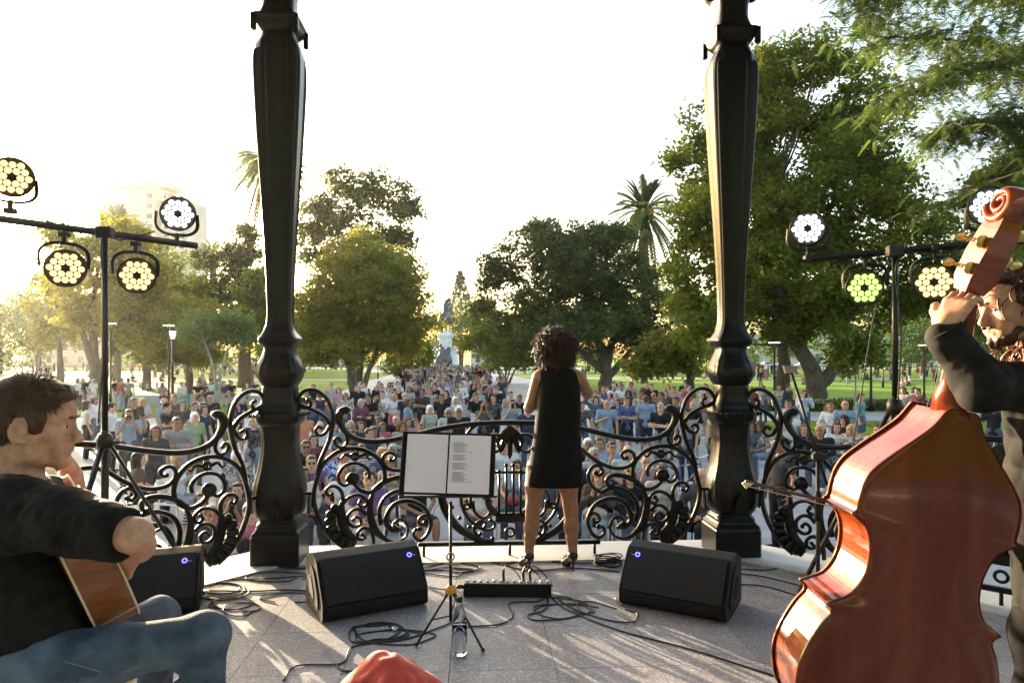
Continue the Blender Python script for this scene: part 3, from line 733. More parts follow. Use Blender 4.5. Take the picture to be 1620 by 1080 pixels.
def creases(amp, f, seed):
    """sharp cloth folds: ridged waves in several directions, patchy"""
    r = np.random.default_rng(seed); K = r.normal(size=(6, 3)); K /= np.linalg.norm(K, axis=1, keepdims=True); ph = r.uniform(0, 6.28, 6)
    def w(X, Y, Z):
        o = np.zeros_like(X)
        for i, (k, p) in enumerate(zip(K, ph)):
            ff = f*(1+.35*i); q = ff*(k[0]*X+k[1]*Y+k[2]*Z)+p+1.5*np.sin(6*X+5*Y+p)+1.2*np.sin(8*Z-5*X+2*p)
            m = .5+.5*np.sin(5.3*X*(1+.2*i)+4.1*Z+6.1*Y+2.3*p); o += m*(1-2*np.abs(np.sin(q))**.7)/(1+.35*i)
        return amp*o/2.2
    return w
def loftrows(rows, n=36, e=2.4, hem=True, noise=0.0, seed=1):
    """rows: (cx, cy, z, half width, half depth); open tube with thickness at the lower end"""
    r = np.random.default_rng(seed); a_ = np.linspace(0, 2*math.pi, n, endpoint=False); V = []
    K = catmull(np.array(rows, float), 5)
    ph = r.uniform(0, 6.28, 5)
    for cx, cy, z, hw, hd in K:
        c, s_ = np.cos(a_), np.sin(a_); q = (np.abs(c)**e+np.abs(s_)**e)**(-1/e)
        nn = 1+noise*(np.sin(3*a_+ph[0]+z*9)+np.sin(5*a_+ph[1]-z*14)+.7*np.sin(8*a_+ph[2]+z*7))/2
        V.append(np.stack([cx+hw*c*q*nn, cy+hd*s_*q*nn, np.full(n, z)], 1))
    k = len(K); V = np.concatenate(V)
    F4 = [(i*n+j, (i+1)*n+j, (i+1)*n+(j+1) % n, i*n+(j+1) % n) for i in range(k-1) for j in range(n)]
    mb = MB(); mb.add(V, F4, FN=[list(range(n))])
    return mb

# ---- curls and strands
def curl_hair(name, c, r, parent, m, n=260, turns=(1.6, 3.0), size=(.009, .016), length=(.05, .11), tube=.0042, seed=3, keep=None, down=.5, rot=None):
    rg = np.random.default_rng(seed); b_ = npv(parent.matrix_basis.translation); mb = MB(); c = npv(c); r = npv(r); cnt = 0
    while cnt < n:
        v = unit(rg.normal(size=3)); p = v*r
        if rot is not None: p = rot@p; vv = rot@v
        else: vv = v
        if keep is not None and not keep(c+p): continue
        cnt += 1
        L = rg.uniform(*length); T_ = rg.uniform(*turns); ra = rg.uniform(*size)
        ax = unit(vv*.9+npv((0, 0, -down))+rg.normal(size=3)*.35); u = unit(np.cross(ax, rg.normal(size=3))); w_ = np.cross(ax, u)
        t = np.linspace(0, 1, int(7*T_)+5)[:, None]; ph = rg.uniform(0, 6.28)
        Q = c+p*.86+ax*L*t+npv((0, 0, -1))*(t**2)*L*down*.8+ra*(.4+.6*t)*(np.cos(6.283*T_*t+ph)*u+np.sin(6.283*T_*t+ph)*w_)
        mb.tube(Q-b_, tube*(1-.45*t[:, 0]), 4, flat=(1.5, .7), caps=False)
    return mb.build(name, m, parent, True)

# ================= the singer
sg = empty('person', tuple(W(870, 900, 4.72).xy)+(FZ,)); sg.location.z = FZ
tag(sg, 'person in sleeveless black dress and heels singing at the railing, back turned', 'person')
D0 = 4.72
def s_(px, py, dy=0.0): return WP(px, py, D0)+npv((0, dy, 0))
S1 = Soft(.03)
hf = head_frame(s_(880, 547, .02), math.pi, 0.05); head(S1, hf, 1.0, True)
S1.cap(s_(880, 566, .01), s_(881, 590, 0), .050, .052); S1.cap(s_(865, 590, 0), s_(900, 590, 0), .05, .05, .04)
S1.cap(s_(856, 598, .0), s_(912, 598, .0), .055, .055, .04)
S1.chain([s_(853, 598), s_(841, 640, .06), s_(838, 646, .10)], [.052, .040, .036], .02)
S1.chain([s_(838, 646, .10), s_(856, 622, .26), s_(868, 606, .34)], [.037, .032, .025], .02)
S1.chain([s_(917, 600), s_(931, 620, .13), s_(932, 624, .16)], [.050, .038, .036], .02)
S1.chain([s_(932, 624, .16), s_(908, 610, .28), s_(893, 603, .35)], [.036, .030, .025], .02)
hand(S1, s_(868, 606, .34), (.3, .3, .35), (.8, -.3, -.1), -1, (.7, .8, .6))
hand(S1, s_(893, 603, .35), (-.3, .3, .25), (-.8, -.3, -.1), 1, (.7, .8, .6))
S1.cap(s_(882, 610), s_(881, 740), .09, .11)
for sx, pts in ((-1, [(850, 740), (846, 770), (844, 798), (843, 806), (841, 832), (838, 855), (837, 872)]), (1, [(898, 740), (899, 770), (902, 798), (903, 806), (904, 832), (905, 855), (906, 871)])):
    S1.chain([s_(*p) for p in pts], [.078, .066, .050, .047, .053, .036, .029], .02)
    ax, ay = pts[-1]
    S1.cap(s_(ax, ay), s_(ax, ay+9, .025), .028, .024, .02); S1.cap(s_(ax, ay+9, .025), s_(ax-12, ay+20, .14), .022, .014, .02)
softobj('body', S1, M_SKIN2, sg, .0062).name = 'body'
eyes(hf, sg)
hy = [(579.5, 863, 899, .045), (582, 858, 905, .06), (587, 852.5, 912, .078), (594, 850, 916, .09), (606, 851, 917.5, .102), (622, 850, 918.5, .110), (645, 847.5, 919, .113), (665, 846, 917.5, .108), (682, 845, 917, .106), (700, 842, 919, .114), (722, 838, 921.5, .124), (745, 834, 922, .126), (766, 832, 922.5, .122)]
rows = []
for y, x0, x1, hd in hy:
    p = s_((x0+x1)/2, y); rows.append((p[0]-sg.location.x, p[1]-sg.location.y, p[2]-FZ, (x1-x0)/2/F*D0, hd))
dr = loftrows(rows, 64, 2.6, noise=.020, seed=4)
o = dr.build('dress', M_DRESS, sg, True)
hemr = rows[-1]; a_ = np.linspace(0, 2*math.pi, 44, endpoint=False); q = (np.abs(np.cos(a_))**2.6+np.abs(np.sin(a_))**2.6)**(-1/2.6)
mb = MB(); mb.tube(np.stack([hemr[0]+hemr[3]*.997*np.cos(a_)*q, hemr[1]+hemr[4]*.997*np.sin(a_)*q, np.full(44, hemr[2])], 1), .004, 6, closed=True); mb.build('hem', M_DRESS, o, True)
zp = [(r_[0], r_[1]-r_[4]-.001, r_[2]) for r_ in rows[2:9]]
mb = MB(); mb.tube(catmull(np.array(zp), 4), .0028, 6); mb.build('zip_seam', M_DRESS, o, True)
for ax, ay in ((837, 872), (906, 871)):
    S2 = Soft(.012); f0 = s_(ax, ay+8, .0); toe = s_(ax-14, ay+17, .17); toe[2] = FZ+.018; ball_ = s_(ax-9, ay+15, .10); ball_[2] = FZ+.022
    S2.cap(f0+npv((0, -.010, .006)), f0+npv((0, .02, -.012)), .036, .033); S2.cap(f0+npv((0, .02, -.012)), ball_, .033, .034); S2.cap(ball_, toe, .031, .016)
    sh = softobj('shoe', S2, M_SHOE, sg, .005)
    b_ = npv(sg.location); mb = MB(); h0 = f0+npv((0, -.03, -.005)); h1 = h0.copy(); h1[2] = FZ; h1[1] -= .002
    mb.tube([h0-b_, (h0+h1)/2-b_, h1-b_], [.022, .009, .006], 10); mb.build('heel', M_SHOE, sh, True)
hc = s_(880, 547, .0)
S3 = Soft(.03); S3.ell(hc+npv((0, 0, .012)), (.108, .106, .110)); S3.ell(hc+npv((0, -.02, -.05)), (.098, .085, .062))
hair_core = softobj('hair', S3, M_HAIRD, sg, .009, folds(.010, 60, 2, (1, 1, 1)))
curl_hair('curls', hc, (.122, .118, .122), sg, M_HAIRD, 1500, (1.2, 2.6), (.007, .014), (.04, .085), .0023, 5, keep=lambda p: not (p[1] > hc[1]+.06 and p[2] < hc[2]+.02), down=.45)
mic = MB(); mc = s_(880, 592, .40); b_ = npv(sg.location)
mico = empty('microphone', tuple(s_(880, 600, .36))); tag(mico, 'microphone held in both hands by the singer in black dress', 'microphone')
mm = MB(); mm.tube([(0, 0, -.09), (0, .01, .05)], [.011, .014], 12); mm.build('handle', mat('mic_black', (.02, .02, .02), .4, (.03, .03, .03), 20), mico, True)
mm = MB(); mm.ball((0, .012, .075), .026, 14, 10); mm.build('grille', mat('mic_grille', (.25, .25, .26), .35, (.12, .12, .12), 400, metallic=.9, bump=.6, bscale=600), mico, True)

# ================= the guitarist
gt = empty('person', (W(40, 1050, 1.75).x, 1.75, FZ))
tag(gt, 'person in black shirt and blue jeans seated playing acoustic guitar at left', 'person')
S1 = Soft(.03)
gh = head_frame(WP(52, 672, 1.82), R(114), R(5), R(0)); head(S1, gh, 1.0)
nb = WP(20, 775, 1.80)
S1.cap(gh(0, .03, -.06), nb, .056, .066)
S1.cap(nb, WP(0, 860, 1.82), .07, .09)
SHR = WP(20, 812, 1.66); ELR = WP(214, 846, 1.585); WRR = WP(205, 880, 1.80)
S1.chain([WP(0, 830, 1.74), SHR, (SHR+ELR)/2, ELR], [.06, .06, .048, .038], .02)
S1.chain([ELR, (ELR*.6+WRR*.4)+npv((.012, 0, -.004)), WRR], [.036, .037, .027], .02); S1.ell(ELR+npv((.010, -.016, -.008)), (.024, .024, .022), .02)
hand(S1, WRR, (-.35, .55, -.35), (-.9, -.1, -.2), -1, (.4, .5, .4))
SHL = WP(70, 800, 1.98); ELL = WP(148, 885, 2.10); WRL = WP(114, 752, 2.12)
S1.chain([SHL, ELL], [.055, .040], .02); S1.chain([ELL, WRL], [.038, .027], .02)
hand(S1, WRL, (-.25, -.1, .9), (-.7, -.5, -.1), 1, (.5, .8, .6))
softobj('body', S1, M_SKIN, gt, .0046)
eyes(gh, gt)
# shirt
S2 = Soft(.05)
TOP = WP(10, 850, 1.80); MIDT = WP(10, 930, 1.79); BOT = WP(60, 1040, 1.78)
fdir = npv((.94, .34, 0))
S2.cap(WP(-25, 830, 1.80), WP(40, 845, 1.86), .105, .10); S2.cap(WP(-40, 850, 1.78), MIDT, .15, .15); S2.cap(MIDT, BOT, .155, .165); S2.cap(WP(40, 870, 1.90), BOT, .10, .12)
S2.cap(nb+npv((-.012, -.01, -.025)), SHR, .070, .078); S2.cap(nb+npv((0, .01, -.03)), SHL, .066, .07)
S2.cap(SHR, SHR*.55+ELR*.45, .080, .070, .04); S2.cap(SHR*.55+ELR*.45, SHR*.10+ELR*.90+npv((-.006, 0, 0)), .068, .057, .03)
S2.cap(SHL, SHL*.2+ELL*.8, .072, .058)
axs = unit(ELR-SHR); su = npv((0, -1, 0)); su = unit(su-axs*np.dot(su, axs)); sv = np.cross(axs, su); sv = sv if sv[2] > 0 else -sv
def on_sl(t, a_, off=0.0):
    r_ = np.interp(t, [0, .45, .9], [.080, .069, .057])+off; return SHR*(1-t)+ELR*t+(su*math.cos(a_)+sv*math.sin(a_))*r_
for i in range(8): t0 = .08+.10*i; S2.chain([on_sl(t0+.10, 1.2, -.003), on_sl(t0+.03, .5, -.002), on_sl(t0-.02, -.3, -.002), on_sl(t0-.10, -1.0, -.005)], [.006, .009, .009, .005], .012)
S2.ell(nb+npv((.012, .006, .012)), (.064, .064, .05), .01, None, True)
cut = unit(ELR-SHR); cp = SHR*.07+ELR*.93
softobj('shirt', S2, M_SHIRT, gt, .0062, creases(.0105, 15, 11), clip=lambda X, Y, Z: np.where((X > cp[0]-.10) & (Y < 1.78), ((X-cp[0])*cut[0]+(Y-cp[1])*cut[1]+(Z-cp[2])*cut[2]), -1))
# collar
mb = MB(); t_ = np.linspace(0, 2*math.pi, 30, endpoint=False); b_ = npv(gt.location)
cc = nb+npv((.014, .006, .006))
mb.tube(np.stack([cc[0]+.070*np.cos(t_), cc[1]+.070*np.sin(t_), cc[2]+.016*np.cos(t_+2.6)], 1)-b_, .013, 8, closed=True, flat=(1, 1.5), up=(0, 0, 1)); mb.build('collar', M_SHIRT, gt, True)
# jeans
S3 = Soft(.028)
HR_ = WP(45, 1066, 1.69); KR = WP(322, 1006, 1.76); HL_ = WP(60, 1055, 1.92); KL = WP(252, 974, 2.20)
S3.cap(WP(20, 1070, 1.78), WP(60, 1075, 1.80), .155, .15); S3.chain([HR_, (HR_+KR)/2+npv((0, 0, .005)), KR], [.096, .064, .054]); S3.chain([HL_, KL], [.090, .056]); S3.ell(KR+npv((.010, -.004, .005)), (.054, .050, .052), .02)
AR_ = npv((KR[0]-.02, KR[1]+.03, FZ+.30)); AL_ = npv((KL[0]-.03, KL[1]+.02, FZ+.30))
S3.chain([KR, AR_], [.056, .050]); S3.chain([KL, AL_], [.056, .050])
rgf = np.random.default_rng(17)
def on_thigh(t, a_, off=0.0):
    r_ = np.interp(t, [0, .5, 1], [.096, .064, .054])+off; return HR_*(1-t)+KR*t+npv((0, -math.cos(a_), math.sin(a_)))*r_
for i in range(9):   # hip and lap creases
    t0 = .10+.055*i; S3.chain([on_thigh(t0, 1.1, -.004), on_thigh(t0+.03, .5, -.003), on_thigh(t0+.10, -.3, -.006)], [.006, .0085, .005], .012)
for i in range(6):   # knee creases
    t0 = .74+.045*i; S3.chain([on_thigh(t0, -.9, -.003), on_thigh(t0+.02, -.2, -.002), on_thigh(t0+.06, .4, -.006)], [.006, .0085, .004], .012)
for i in range(5): z_ = KR[2]-.03-.035*i; S3.cap((KR[0]-.05, KR[1]-.040, z_), (KR[0]+.03, KR[1]-.052, z_-.02-.01*(i % 2)), .007, .006, .012)
jn = softobj('jeans', S3, M_DENIM, gt, .0052, creases(.0045, 20, 5))
for A in (AR_, AL_):
    S4 = Soft(.02); S4.cap(A+npv((-.02, 0, -.05)), A+npv((.15, .03, -.085)), .048, .036); S4.cap(A, A+npv((-.01, 0, -.06)), .045, .045)
    softobj('shoe', S4, M_BLACK, gt, .009)
mb = MB(); pk = [WP(104, 1046, 1.575), WP(160, 1062, 1.585), WP(150, 1090, 1.585), WP(90, 1080, 1.575)]
mb.tube(np.array([p-b_ for p in pk]), .0016, 5, closed=True); mb.build('pocket_seam', mat('denim_seam', (.16, .19, .25), .8, (.2, .22, .27), 40), jn, True)
M_SEAM = MATS['denim_seam']
tt = np.linspace(.02, .97, 16); rr_ = np.interp(tt, [0, .5, 1], [.098, .066, .056])
for dzs in (-.018, -.024):
    mb = MB(); mb.tube(np.array([HR_*(1-t)+KR*t+npv((0, -r_*1.0, dzs)) for t, r_ in zip(tt, rr_)])-b_, .0013, 5); mb.build('side_seam', M_SEAM, jn, True)
# hair: a close cap plus thousands of short strands lying back
S5 = Soft(.02); S5.ell(gh(0, .024, .036), (.082, .099, .092), .02, gh.rot); S5.ell(gh(0, -.045, .085), (.060, .050, .034), .02, gh.rot); S5.ell(gh(0, .072, -.02), (.062, .050, .062), .02, gh.rot)
for e in (-1, 1): S5.ell(gh(e*.066, -.018, .02), (.014, .022, .040), .012, gh.rot)
for e in (-1, 1): S5.ell(gh(e*.086, .012, -.018), (.020, .026, .040), .008, gh.rot, True)
S5.ell(gh(0, -.115, .0), (.085, .062, .072), .015, gh.rot, True)
softobj('hair', S5, M_HAIRB, gt, .005, folds(.002, 150, 8, (1, 1, .4)))
def strands(fr, parent, m, n, seed, test, L=(.018, .040), flow=lambda p: npv((0, .8, -.5)), r=(.086, .103, .098), c=(0, .02, .034), w=.0015):
    rg = np.random.default_rng(seed); V = []; b_ = npv(parent.matrix_basis.translation); k = 0
    while k < n:
        v = unit(rg.normal(size=3)); p = npv(c)+v*npv(r)*rg.uniform(.96, 1.0)
        if not test(p): continue
        k += 1; f = flow(p)+rg.normal(size=3)*.25; f = f-v*np.dot(f, v)*.85; f = unit(f); sd_ = unit(np.cross(f, v))*w; l = rg.uniform(*L)
        q0, q1, q2 = p, p+f*l*.55+v*.004, p+f*l+v*.004
        for a0, a1, w0, w1 in ((q0, q1, 1, 1), (q1, q2, 1, .2)): V += [a0-sd_*w0, a0+sd_*w0, a1+sd_*w1, a1-sd_*w1]
    V = (fr.M@np.array(V).T).T+fr.c-b_
    return obj('hair_strands', mesh_np('hair_strands', V, np.arange(len(V)).reshape(-1, 4)), m, parent)
strands(gh, gt, M_HAIRB, 15000, 2, lambda p: (p[2] > .055 or p[1] > .03) and p[2] > -.075 and (p[1] > -.055 or p[2] > .075) and not (abs(p[0]) > .07 and p[1] < .035 and p[2] < .02), flow=lambda p: npv((0, .35 if p[1] > 0 else -.55, -.8 if p[1] > .03 else -.1)))
mb = MB(); mb.tube(np.array([gh(.010*e-.0, -.098+.012*abs(e-2)/2, .027)-b_ for e in range(1, 5)]), .004, 6)
mb.tube(np.array([gh(-.010*e, -.098+.012*abs(e-2)/2, .027)-b_ for e in range(1, 5)]), .004, 6); mb.build('eyebrows', M_HAIRB, gt, True)

# stool
st = empty('bar_stool', (W(70, 1060, 1.80).x, 1.80, FZ)); tag(st, 'tall stool with red and yellow seat pad under the guitarist', 'stool')
M_RED = mat('stool_red', (.16, .02, .015), .6, (.22, .03, .02), 12); M_WOODD = mat('dark_wood', (.05, .025, .012), .5, (.08, .04, .02), 6, stretch=(1, 1, 8))
mb = MB(); mb.lathe([(.05, .575), (.19, .575), (.205, .595), (.205, .62), (.19, .635), (.05, .64)], 28); mb.build('seat', M_RED, st, True)
mb = MB(); tt = np.linspace(0, 2*math.pi, 32, endpoint=False); mb.tube(np.stack([.203*np.cos(tt), .203*np.sin(tt), 0*tt+.60], 1), .010, 6, closed=True); mb.build('seat_piping', mat('stool_yellow', (.5, .35, .05), .6, (.55, .4, .08), 10), st, True)
for k in range(4):
    a0 = k*math.pi/2+.4; mb = MB(); mb.tube([(.13*math.cos(a0), .13*math.sin(a0), .58), (.22*math.cos(a0), .22*math.sin(a0), 0)], .016, 10); mb.build('leg', M_WOODD, st, True)
mb = MB(); mb.tube(np.stack([.185*np.cos(tt), .185*np.sin(tt), 0*tt+.24], 1), .010, 6, closed=True); mb.build('foot_ring', M_IRON, st, True)

# ---- the guitar
GN = unit((.74, .60, .36)); GA = unit(npv((-.60, .76, .20))); GA = unit(GA-GN*np.dot(GA, GN)); GW = np.cross(GN, GA)
if GW[2] < 0: GW = -GW
gc = WP(160, 922, 1.74)
gto = empty('acoustic_guitar', tuple(gc)); tag(gto, 'brown acoustic guitar held by the seated guitarist, plugged at its tail', 'guitar')
M_GW = mat('guitar_mahogany', (.17, .050, .014), .28, (.26, .085, .026), 5, coat=.5, stretch=(1, 1, 9), detail=8)
M_GT = mat('guitar_top', (.42, .22, .08), .28, (.5, .28, .11), 5, coat=.4, stretch=(9, 9, 1))
M_BIND = mat('binding', (.62, .50, .32), .4, (.68, .56, .38), 10)
ol = [(0, .02), (.006, .08), (.022, .125), (.055, .165), (.10, .190), (.15, .199), (.20, .190), (.25, .162), (.29, .138), (.325, .130), (.36, .135), (.40, .145), (.44, .142), (.47, .118), (.485, .07), (.49, .03)]
ol = catmull(np.array(ol), 4)
loop = np.concatenate([ol, ol[::-1]*npv((1, -1))]); loop = loop[np.concatenate([[True], np.linalg.norm(np.diff(loop, axis=0), axis=1) > 1e-4])]
def gp(a_, w_, n_): return GA*a_+GW*w_+GN*n_
def plate(n0, n1, sc=1.0, bulge=0.0):
    mb = MB(); L_ = [gp((p[0]-.22)*sc+.22, p[1]*sc, n0) for p in loop]; L2 = [gp((p[0]-.22)*sc+.22, p[1]*sc, n1) for p in loop]; k = len(loop)
    V = L_+L2+[gp(.22, 0, n0-bulge), gp(.22, 0, n1+bulge)]
    mb.add(V, [(i, (i+1) % k, k+(i+1) % k, k+i) for i in range(k)], [(2*k, (i+1) % k, i) for i in range(k)]+[(2*k+1, k+i, k+(i+1) % k) for i in range(k)]); return mb
rib = plate(-.050, .050); rib.build('ribs', M_GW, gto)
plate(-.054, -.0495, .985, .012).build('back', M_GW, gto); tp = plate(.0495, .0545, .985); tp = tp.build('top', M_GT, gto)
for n_ in (-.051, .051):
    mb = MB(); mb.tube(np.array([gp((p[0]-.22)*1.002+.22, p[1]*1.002, n_) for p in loop]), .0030, 6, closed=True); mb.build('binding', M_BIND, gto, True)
mb = MB(); mb.box((0, 0, 0), (.002, .12, .100), 0); V = np.concatenate(mb.V)
mb2 = MB(); mb2.add(np.array([gp(.012-abs(v[1])*.0-.013, -.11+v[1]*.03, v[2]) for v in V]), np.concatenate(mb.F4)); mb2.build('tail_inlay', M_BIND, gto)
mb = MB(); q = [gp(.49, -.022, .040), gp(.49, .022, .040), gp(.49, .022, .062), gp(.49, -.022, .062)]; q2 = [gp(.86, w_*.8, n_) for w_, n_ in ((-.022, .042), (.022, .042), (.022, .062), (-.022, .062))]
mb.add(q+q2, [(0, 1, 5, 4), (1, 2, 6, 5), (2, 3, 7, 6), (3, 0, 4, 7), (3, 2, 1, 0), (4, 5, 6, 7)]); mb.build('neck', M_GW, gto)
mb = MB(); q = [gp(.36, w_, n_) for w_, n_ in ((-.026, .0625), (.026, .0625), (.026, .068), (-.026, .068))]; q2 = [gp(.86, w_*.8, n_) for w_, n_ in ((-.026, .0625), (.026, .0625), (.026, .068), (-.026, .068))]
mb.add(q+q2, [(0, 1, 5, 4), (1, 2, 6, 5), (2, 3, 7, 6), (3, 0, 4, 7), (3, 2, 1, 0), (4, 5, 6, 7)]); mb.build('fingerboard', M_WOODD, gto)
mb = MB(); q = [gp(.86, w_, n_) for w_, n_ in ((-.026, .046), (.026, .046), (.026, .062), (-.026, .062))]; q2 = [gp(1.04, w_*1.35, n_-.03) for w_, n_ in ((-.026, .048), (.026, .048), (.026, .062), (-.026, .062))]
mb.add(q+q2, [(0, 1, 5, 4), (1, 2, 6, 5), (2, 3, 7, 6), (3, 0, 4, 7), (3, 2, 1, 0), (4, 5, 6, 7)]); hs_ = mb.build('headstock', M_GW, gto)
M_METAL = mat('bright_metal', (.6, .6, .6), .25, (.7, .7, .7), 20, metallic=1)
for e in (-1, 1):
    for k in range(3):
        mb = MB(); mb.ball(gp(.90+.05*k, e*.045, .04-.008*k), .009, 8, 6); mb.build('tuning_peg', M_METAL, hs_, True)
for k in range(6):
    w_ = -.02+.008*k; mb = MB(); mb.tube([gp(.10, w_, .066), gp(.36, w_, .075), gp(.86, w_*.8, .070)], .0006, 4); mb.build('string', M_METAL, gto)
mb = MB(); mb.box((0, 0, 0), (.02, .15, .012), .003); V = np.concatenate(mb.V); mb2 = MB(); mb2.add(np.array([gp(.10+v[0], v[1], .06+v[2]) for v in V]), np.concatenate(mb.F4), np.concatenate(mb.F3)); mb2.build('bridge', M_WOODD, gto)
mb = MB(); tt = np.linspace(0, 2*math.pi, 28, endpoint=False); mb.tube(np.array([gp(.30+.05*math.cos(x), .05*math.sin(x), .0555) for x in tt]), .004, 6, closed=True); mb.build('rosette', M_WOODD, gto, True)
mb = MB(); mb.add([gp(.30+.048*math.cos(x), .048*math.sin(x), .0556) for x in tt], FN=[list(range(28))]); mb.build('sound_hole', M_BLACK, gto)
jt = gc+gp(-.004, -.150, 0); jk = empty('jack_plug', tuple(jt)); tag(jk, 'silver jack plug and black cable leaving the guitar tail', 'cable')
jd = unit((.10, -.85, -.50)); j1 = jd*.055
mb = MB(); mb.tube([jd*-.005, j1], .0080, 10); mb.build('plug', M_METAL, jk, True)
mb = MB(); mb.tube([j1*.45, j1*.65], .0088, 10); mb.build('colour_ring', mat('lime', (.45, .6, .05), .5, (.5, .65, .1), 10), jk, True)
mb = MB(); mb.tube(catmull([j1*.9, j1*1.6, j1*2.2+npv((.005, -.02, -.08)), j1*2.2+npv((-.02, -.05, -.25)), j1*2+npv((-.08, -.05, -.6))], 6), .003, 8); mb.build('cable', mat('cable_rubber', (.005, .005, .005), .5, (.01, .01, .01), 10), jk, True)

# ================= the double bass (its back towards us)
BL = R(11.6); BA = npv((math.sin(BL), -.05, math.cos(BL))); BA = unit(BA); BN = unit(npv((.03, -1, -.02))); BN = unit(BN-BA*np.dot(BN, BA)); BW = np.cross(BN, BA); BW = BW if BW[0] > 0 else -BW
DB = 2.15
heel = WP(1523, 655, DB); bb = heel-BA*1.10
bs = empty('double_bass', (bb[0], bb[1]+.1, FZ)); tag(bs, 'glossy red brown double bass seen from behind, held at right', 'double bass')
M_BASS = mat('bass_varnish', (.105, .013, .002), .15, (.150, .024, .0035), 2.5, coat=.30, stretch=(6, 6, .5), detail=9, spec=.4)
M_BEDGE = mat('bass_edge', (.05, .008, .004), .25, (.07, .012, .006), 5, coat=.5)
bo = [(0, .03), (.004, .12), (.02, .20), (.06, .275), (.12, .308), (.19, .325), (.27, .316), (.35, .288), (.395, .262), (.415, .266), (.428, .284)]
bo2 = [(.438, .264), (.468, .216), (.52, .188), (.58, .180), (.64, .190), (.685, .214), (.708, .248)]
bo3 = [(.720, .268), (.735, .256), (.77, .256), (.82, .252), (.87, .232), (.93, .180), (.99, .120), (1.04, .075), (1.085, .050), (1.10, .040)]
half = np.concatenate([catmull(np.array(b_), 4) for b_ in (bo, bo2, bo3)])
bl = np.concatenate([half, half[::-1]*npv((1, -1))])
org = npv(bs.location)
def bp(a_, w_, n_): return bb+BA*a_+BW*w_+BN*n_-org
def bplate(n0, n1, sc=1.0, bulge=0.0):
    """closed plate: domed sheet across the outline plus its edge"""
    T_ = np.linspace(-1, 1, 25); V = []; m_ = len(half); q = 25
    for a_, w_ in half:
        g_ = min(1.0, math.sin(math.pi*np.clip(a_/1.10, .02, .98))*1.6)
        for t in T_: V.append(bp(.5+(a_-.5)*sc, (w_+.008)*t, n1+bulge*g_*(1-abs(t)**2.2)))
    F4 = [(i*q+j, i*q+j+1, (i+1)*q+j+1, (i+1)*q+j) for i in range(m_-1) for j in range(q-1)]
    lo_ = [i*q for i in range(m_)]+[i*q+q-1 for i in range(m_)][::-1]; c = len(V)
    for i, k_ in enumerate(lo_): a_, w_ = half[k_//q]; V.append(bp(.5+(a_-.5)*sc, (w_+.008)*(-1 if k_ % q == 0 else 1), n0))
    L_ = len(lo_); F4 += [(lo_[i], lo_[(i+1) % L_], c+(i+1) % L_, c+i) for i in range(L_)]
    mb = MB(); mb.add(V, F4); return mb
bplate(-.004, .006, 1.012, .016).build('back', M_BASS, bs, True)
bplate(-.19, -.198, 1.012, -.03).build('front', mat('bass_front', (.24, .07, .018), .2, (.3, .1, .03), 3, coat=.6), bs, True)
mb = MB(); k = len(bl); mb.add([bp(p[0], p[1], 0) for p in bl]+[bp(p[0], p[1], -.19) for p in bl], [(i, (i+1) % k, k+(i+1) % k, k+i) for i in range(k)])
M_BRIB = mat('bass_rib', (.14, .020, .004), .14, (.25, .050, .010), 5.0, coat=.6, stretch=(1.2, 6, 3), detail=9, spec=.5)
mb.build('ribs', M_BRIB, bs)
for n_ in (.001, -.192):
    mb = MB(); mb.tube(np.array([bp(*(npv((.5, 0))+(p-npv((.5, 0)))*1.012), n_) for p in bl]), .0045, 6, closed=True); mb.build('edge', M_BEDGE, bs, True)
# neck, pegbox, scroll: lean back towards us
neckend = WP(1537, 452, 2.07); NA = unit(neckend-(heel-BN*.085))
PA = unit(WP(1584, 352, 2.01)-neckend)
S1 = Soft(.03); S1.cap(heel-BN*.10-BA*.03, heel-BN*.07+NA*.06, .042, .036); S1.cap(heel-BN*.075+NA*.04, neckend, .033, .026); S1.cap(heel-BN*.01-BA*.01, heel-BN*.09+NA*.05, .028, .03)
M_NECK = mat('bass_neck', (.32, .12, .035), .3, (.4, .16, .05), 3, coat=.4, stretch=(1, 1, 6))
softobj('neck', S1, M_BASS, bs, .006)
S1 = Soft(.02); S1.cap(heel-BN*.105+NA*.0, neckend-BN*.022, .024, .018, sq=(BN, 1.6)); softobj('fingerboard', S1, mat('ebony', (.015, .012, .010), .35, (.025, .02, .015), 8), bs, .006)
pb0 = neckend; NA = PA; pb1 = pb0+NA*.17+BN*.01
PBW = unit(np.cross(NA, BN)); PBW = PBW if PBW[0] > 0 else -PBW; PBN = np.cross(PBW, NA); PBN = PBN if np.dot(PBN, BN) > 0 else -PBN
mb = MB()
def qd(c_, w_, h_): return [c_+PBW*sx*w_+PBN*sy*h_-org for sx, sy in ((-1, -1), (1, -1), (1, 1), (-1, 1))]
V = qd(pb0-NA*.02, .030, .030)+qd(pb0+NA*.02, .040, .042)+qd(pb0+NA*.10+BN*.004, .039, .046)+qd(pb1, .034, .042)+qd(pb1+NA*.05+BN*.0, .028, .034)
F4 = [(0, 3, 2, 1), (16, 17, 18, 19)]
for r_ in range(4): F4 += [(r_*4+i, r_*4+(i+1) % 4, r_*4+4+(i+1) % 4, r_*4+4+i) for i in range(4)]
mb.add(V, F4); mb.build('pegbox', M_BRIB, bs)
sc_c = pb1+NA*.075-PBN*.005; mb = MB(); t_ = np.linspace(0, 2*math.pi*1.9, 60); rr = .056*np.exp(-t_*.115)
Q = np.array([sc_c+NA*(r_*math.cos(x+1.9))-PBN*(r_*math.sin(x+1.9))-org for r_, x in zip(rr, t_)])
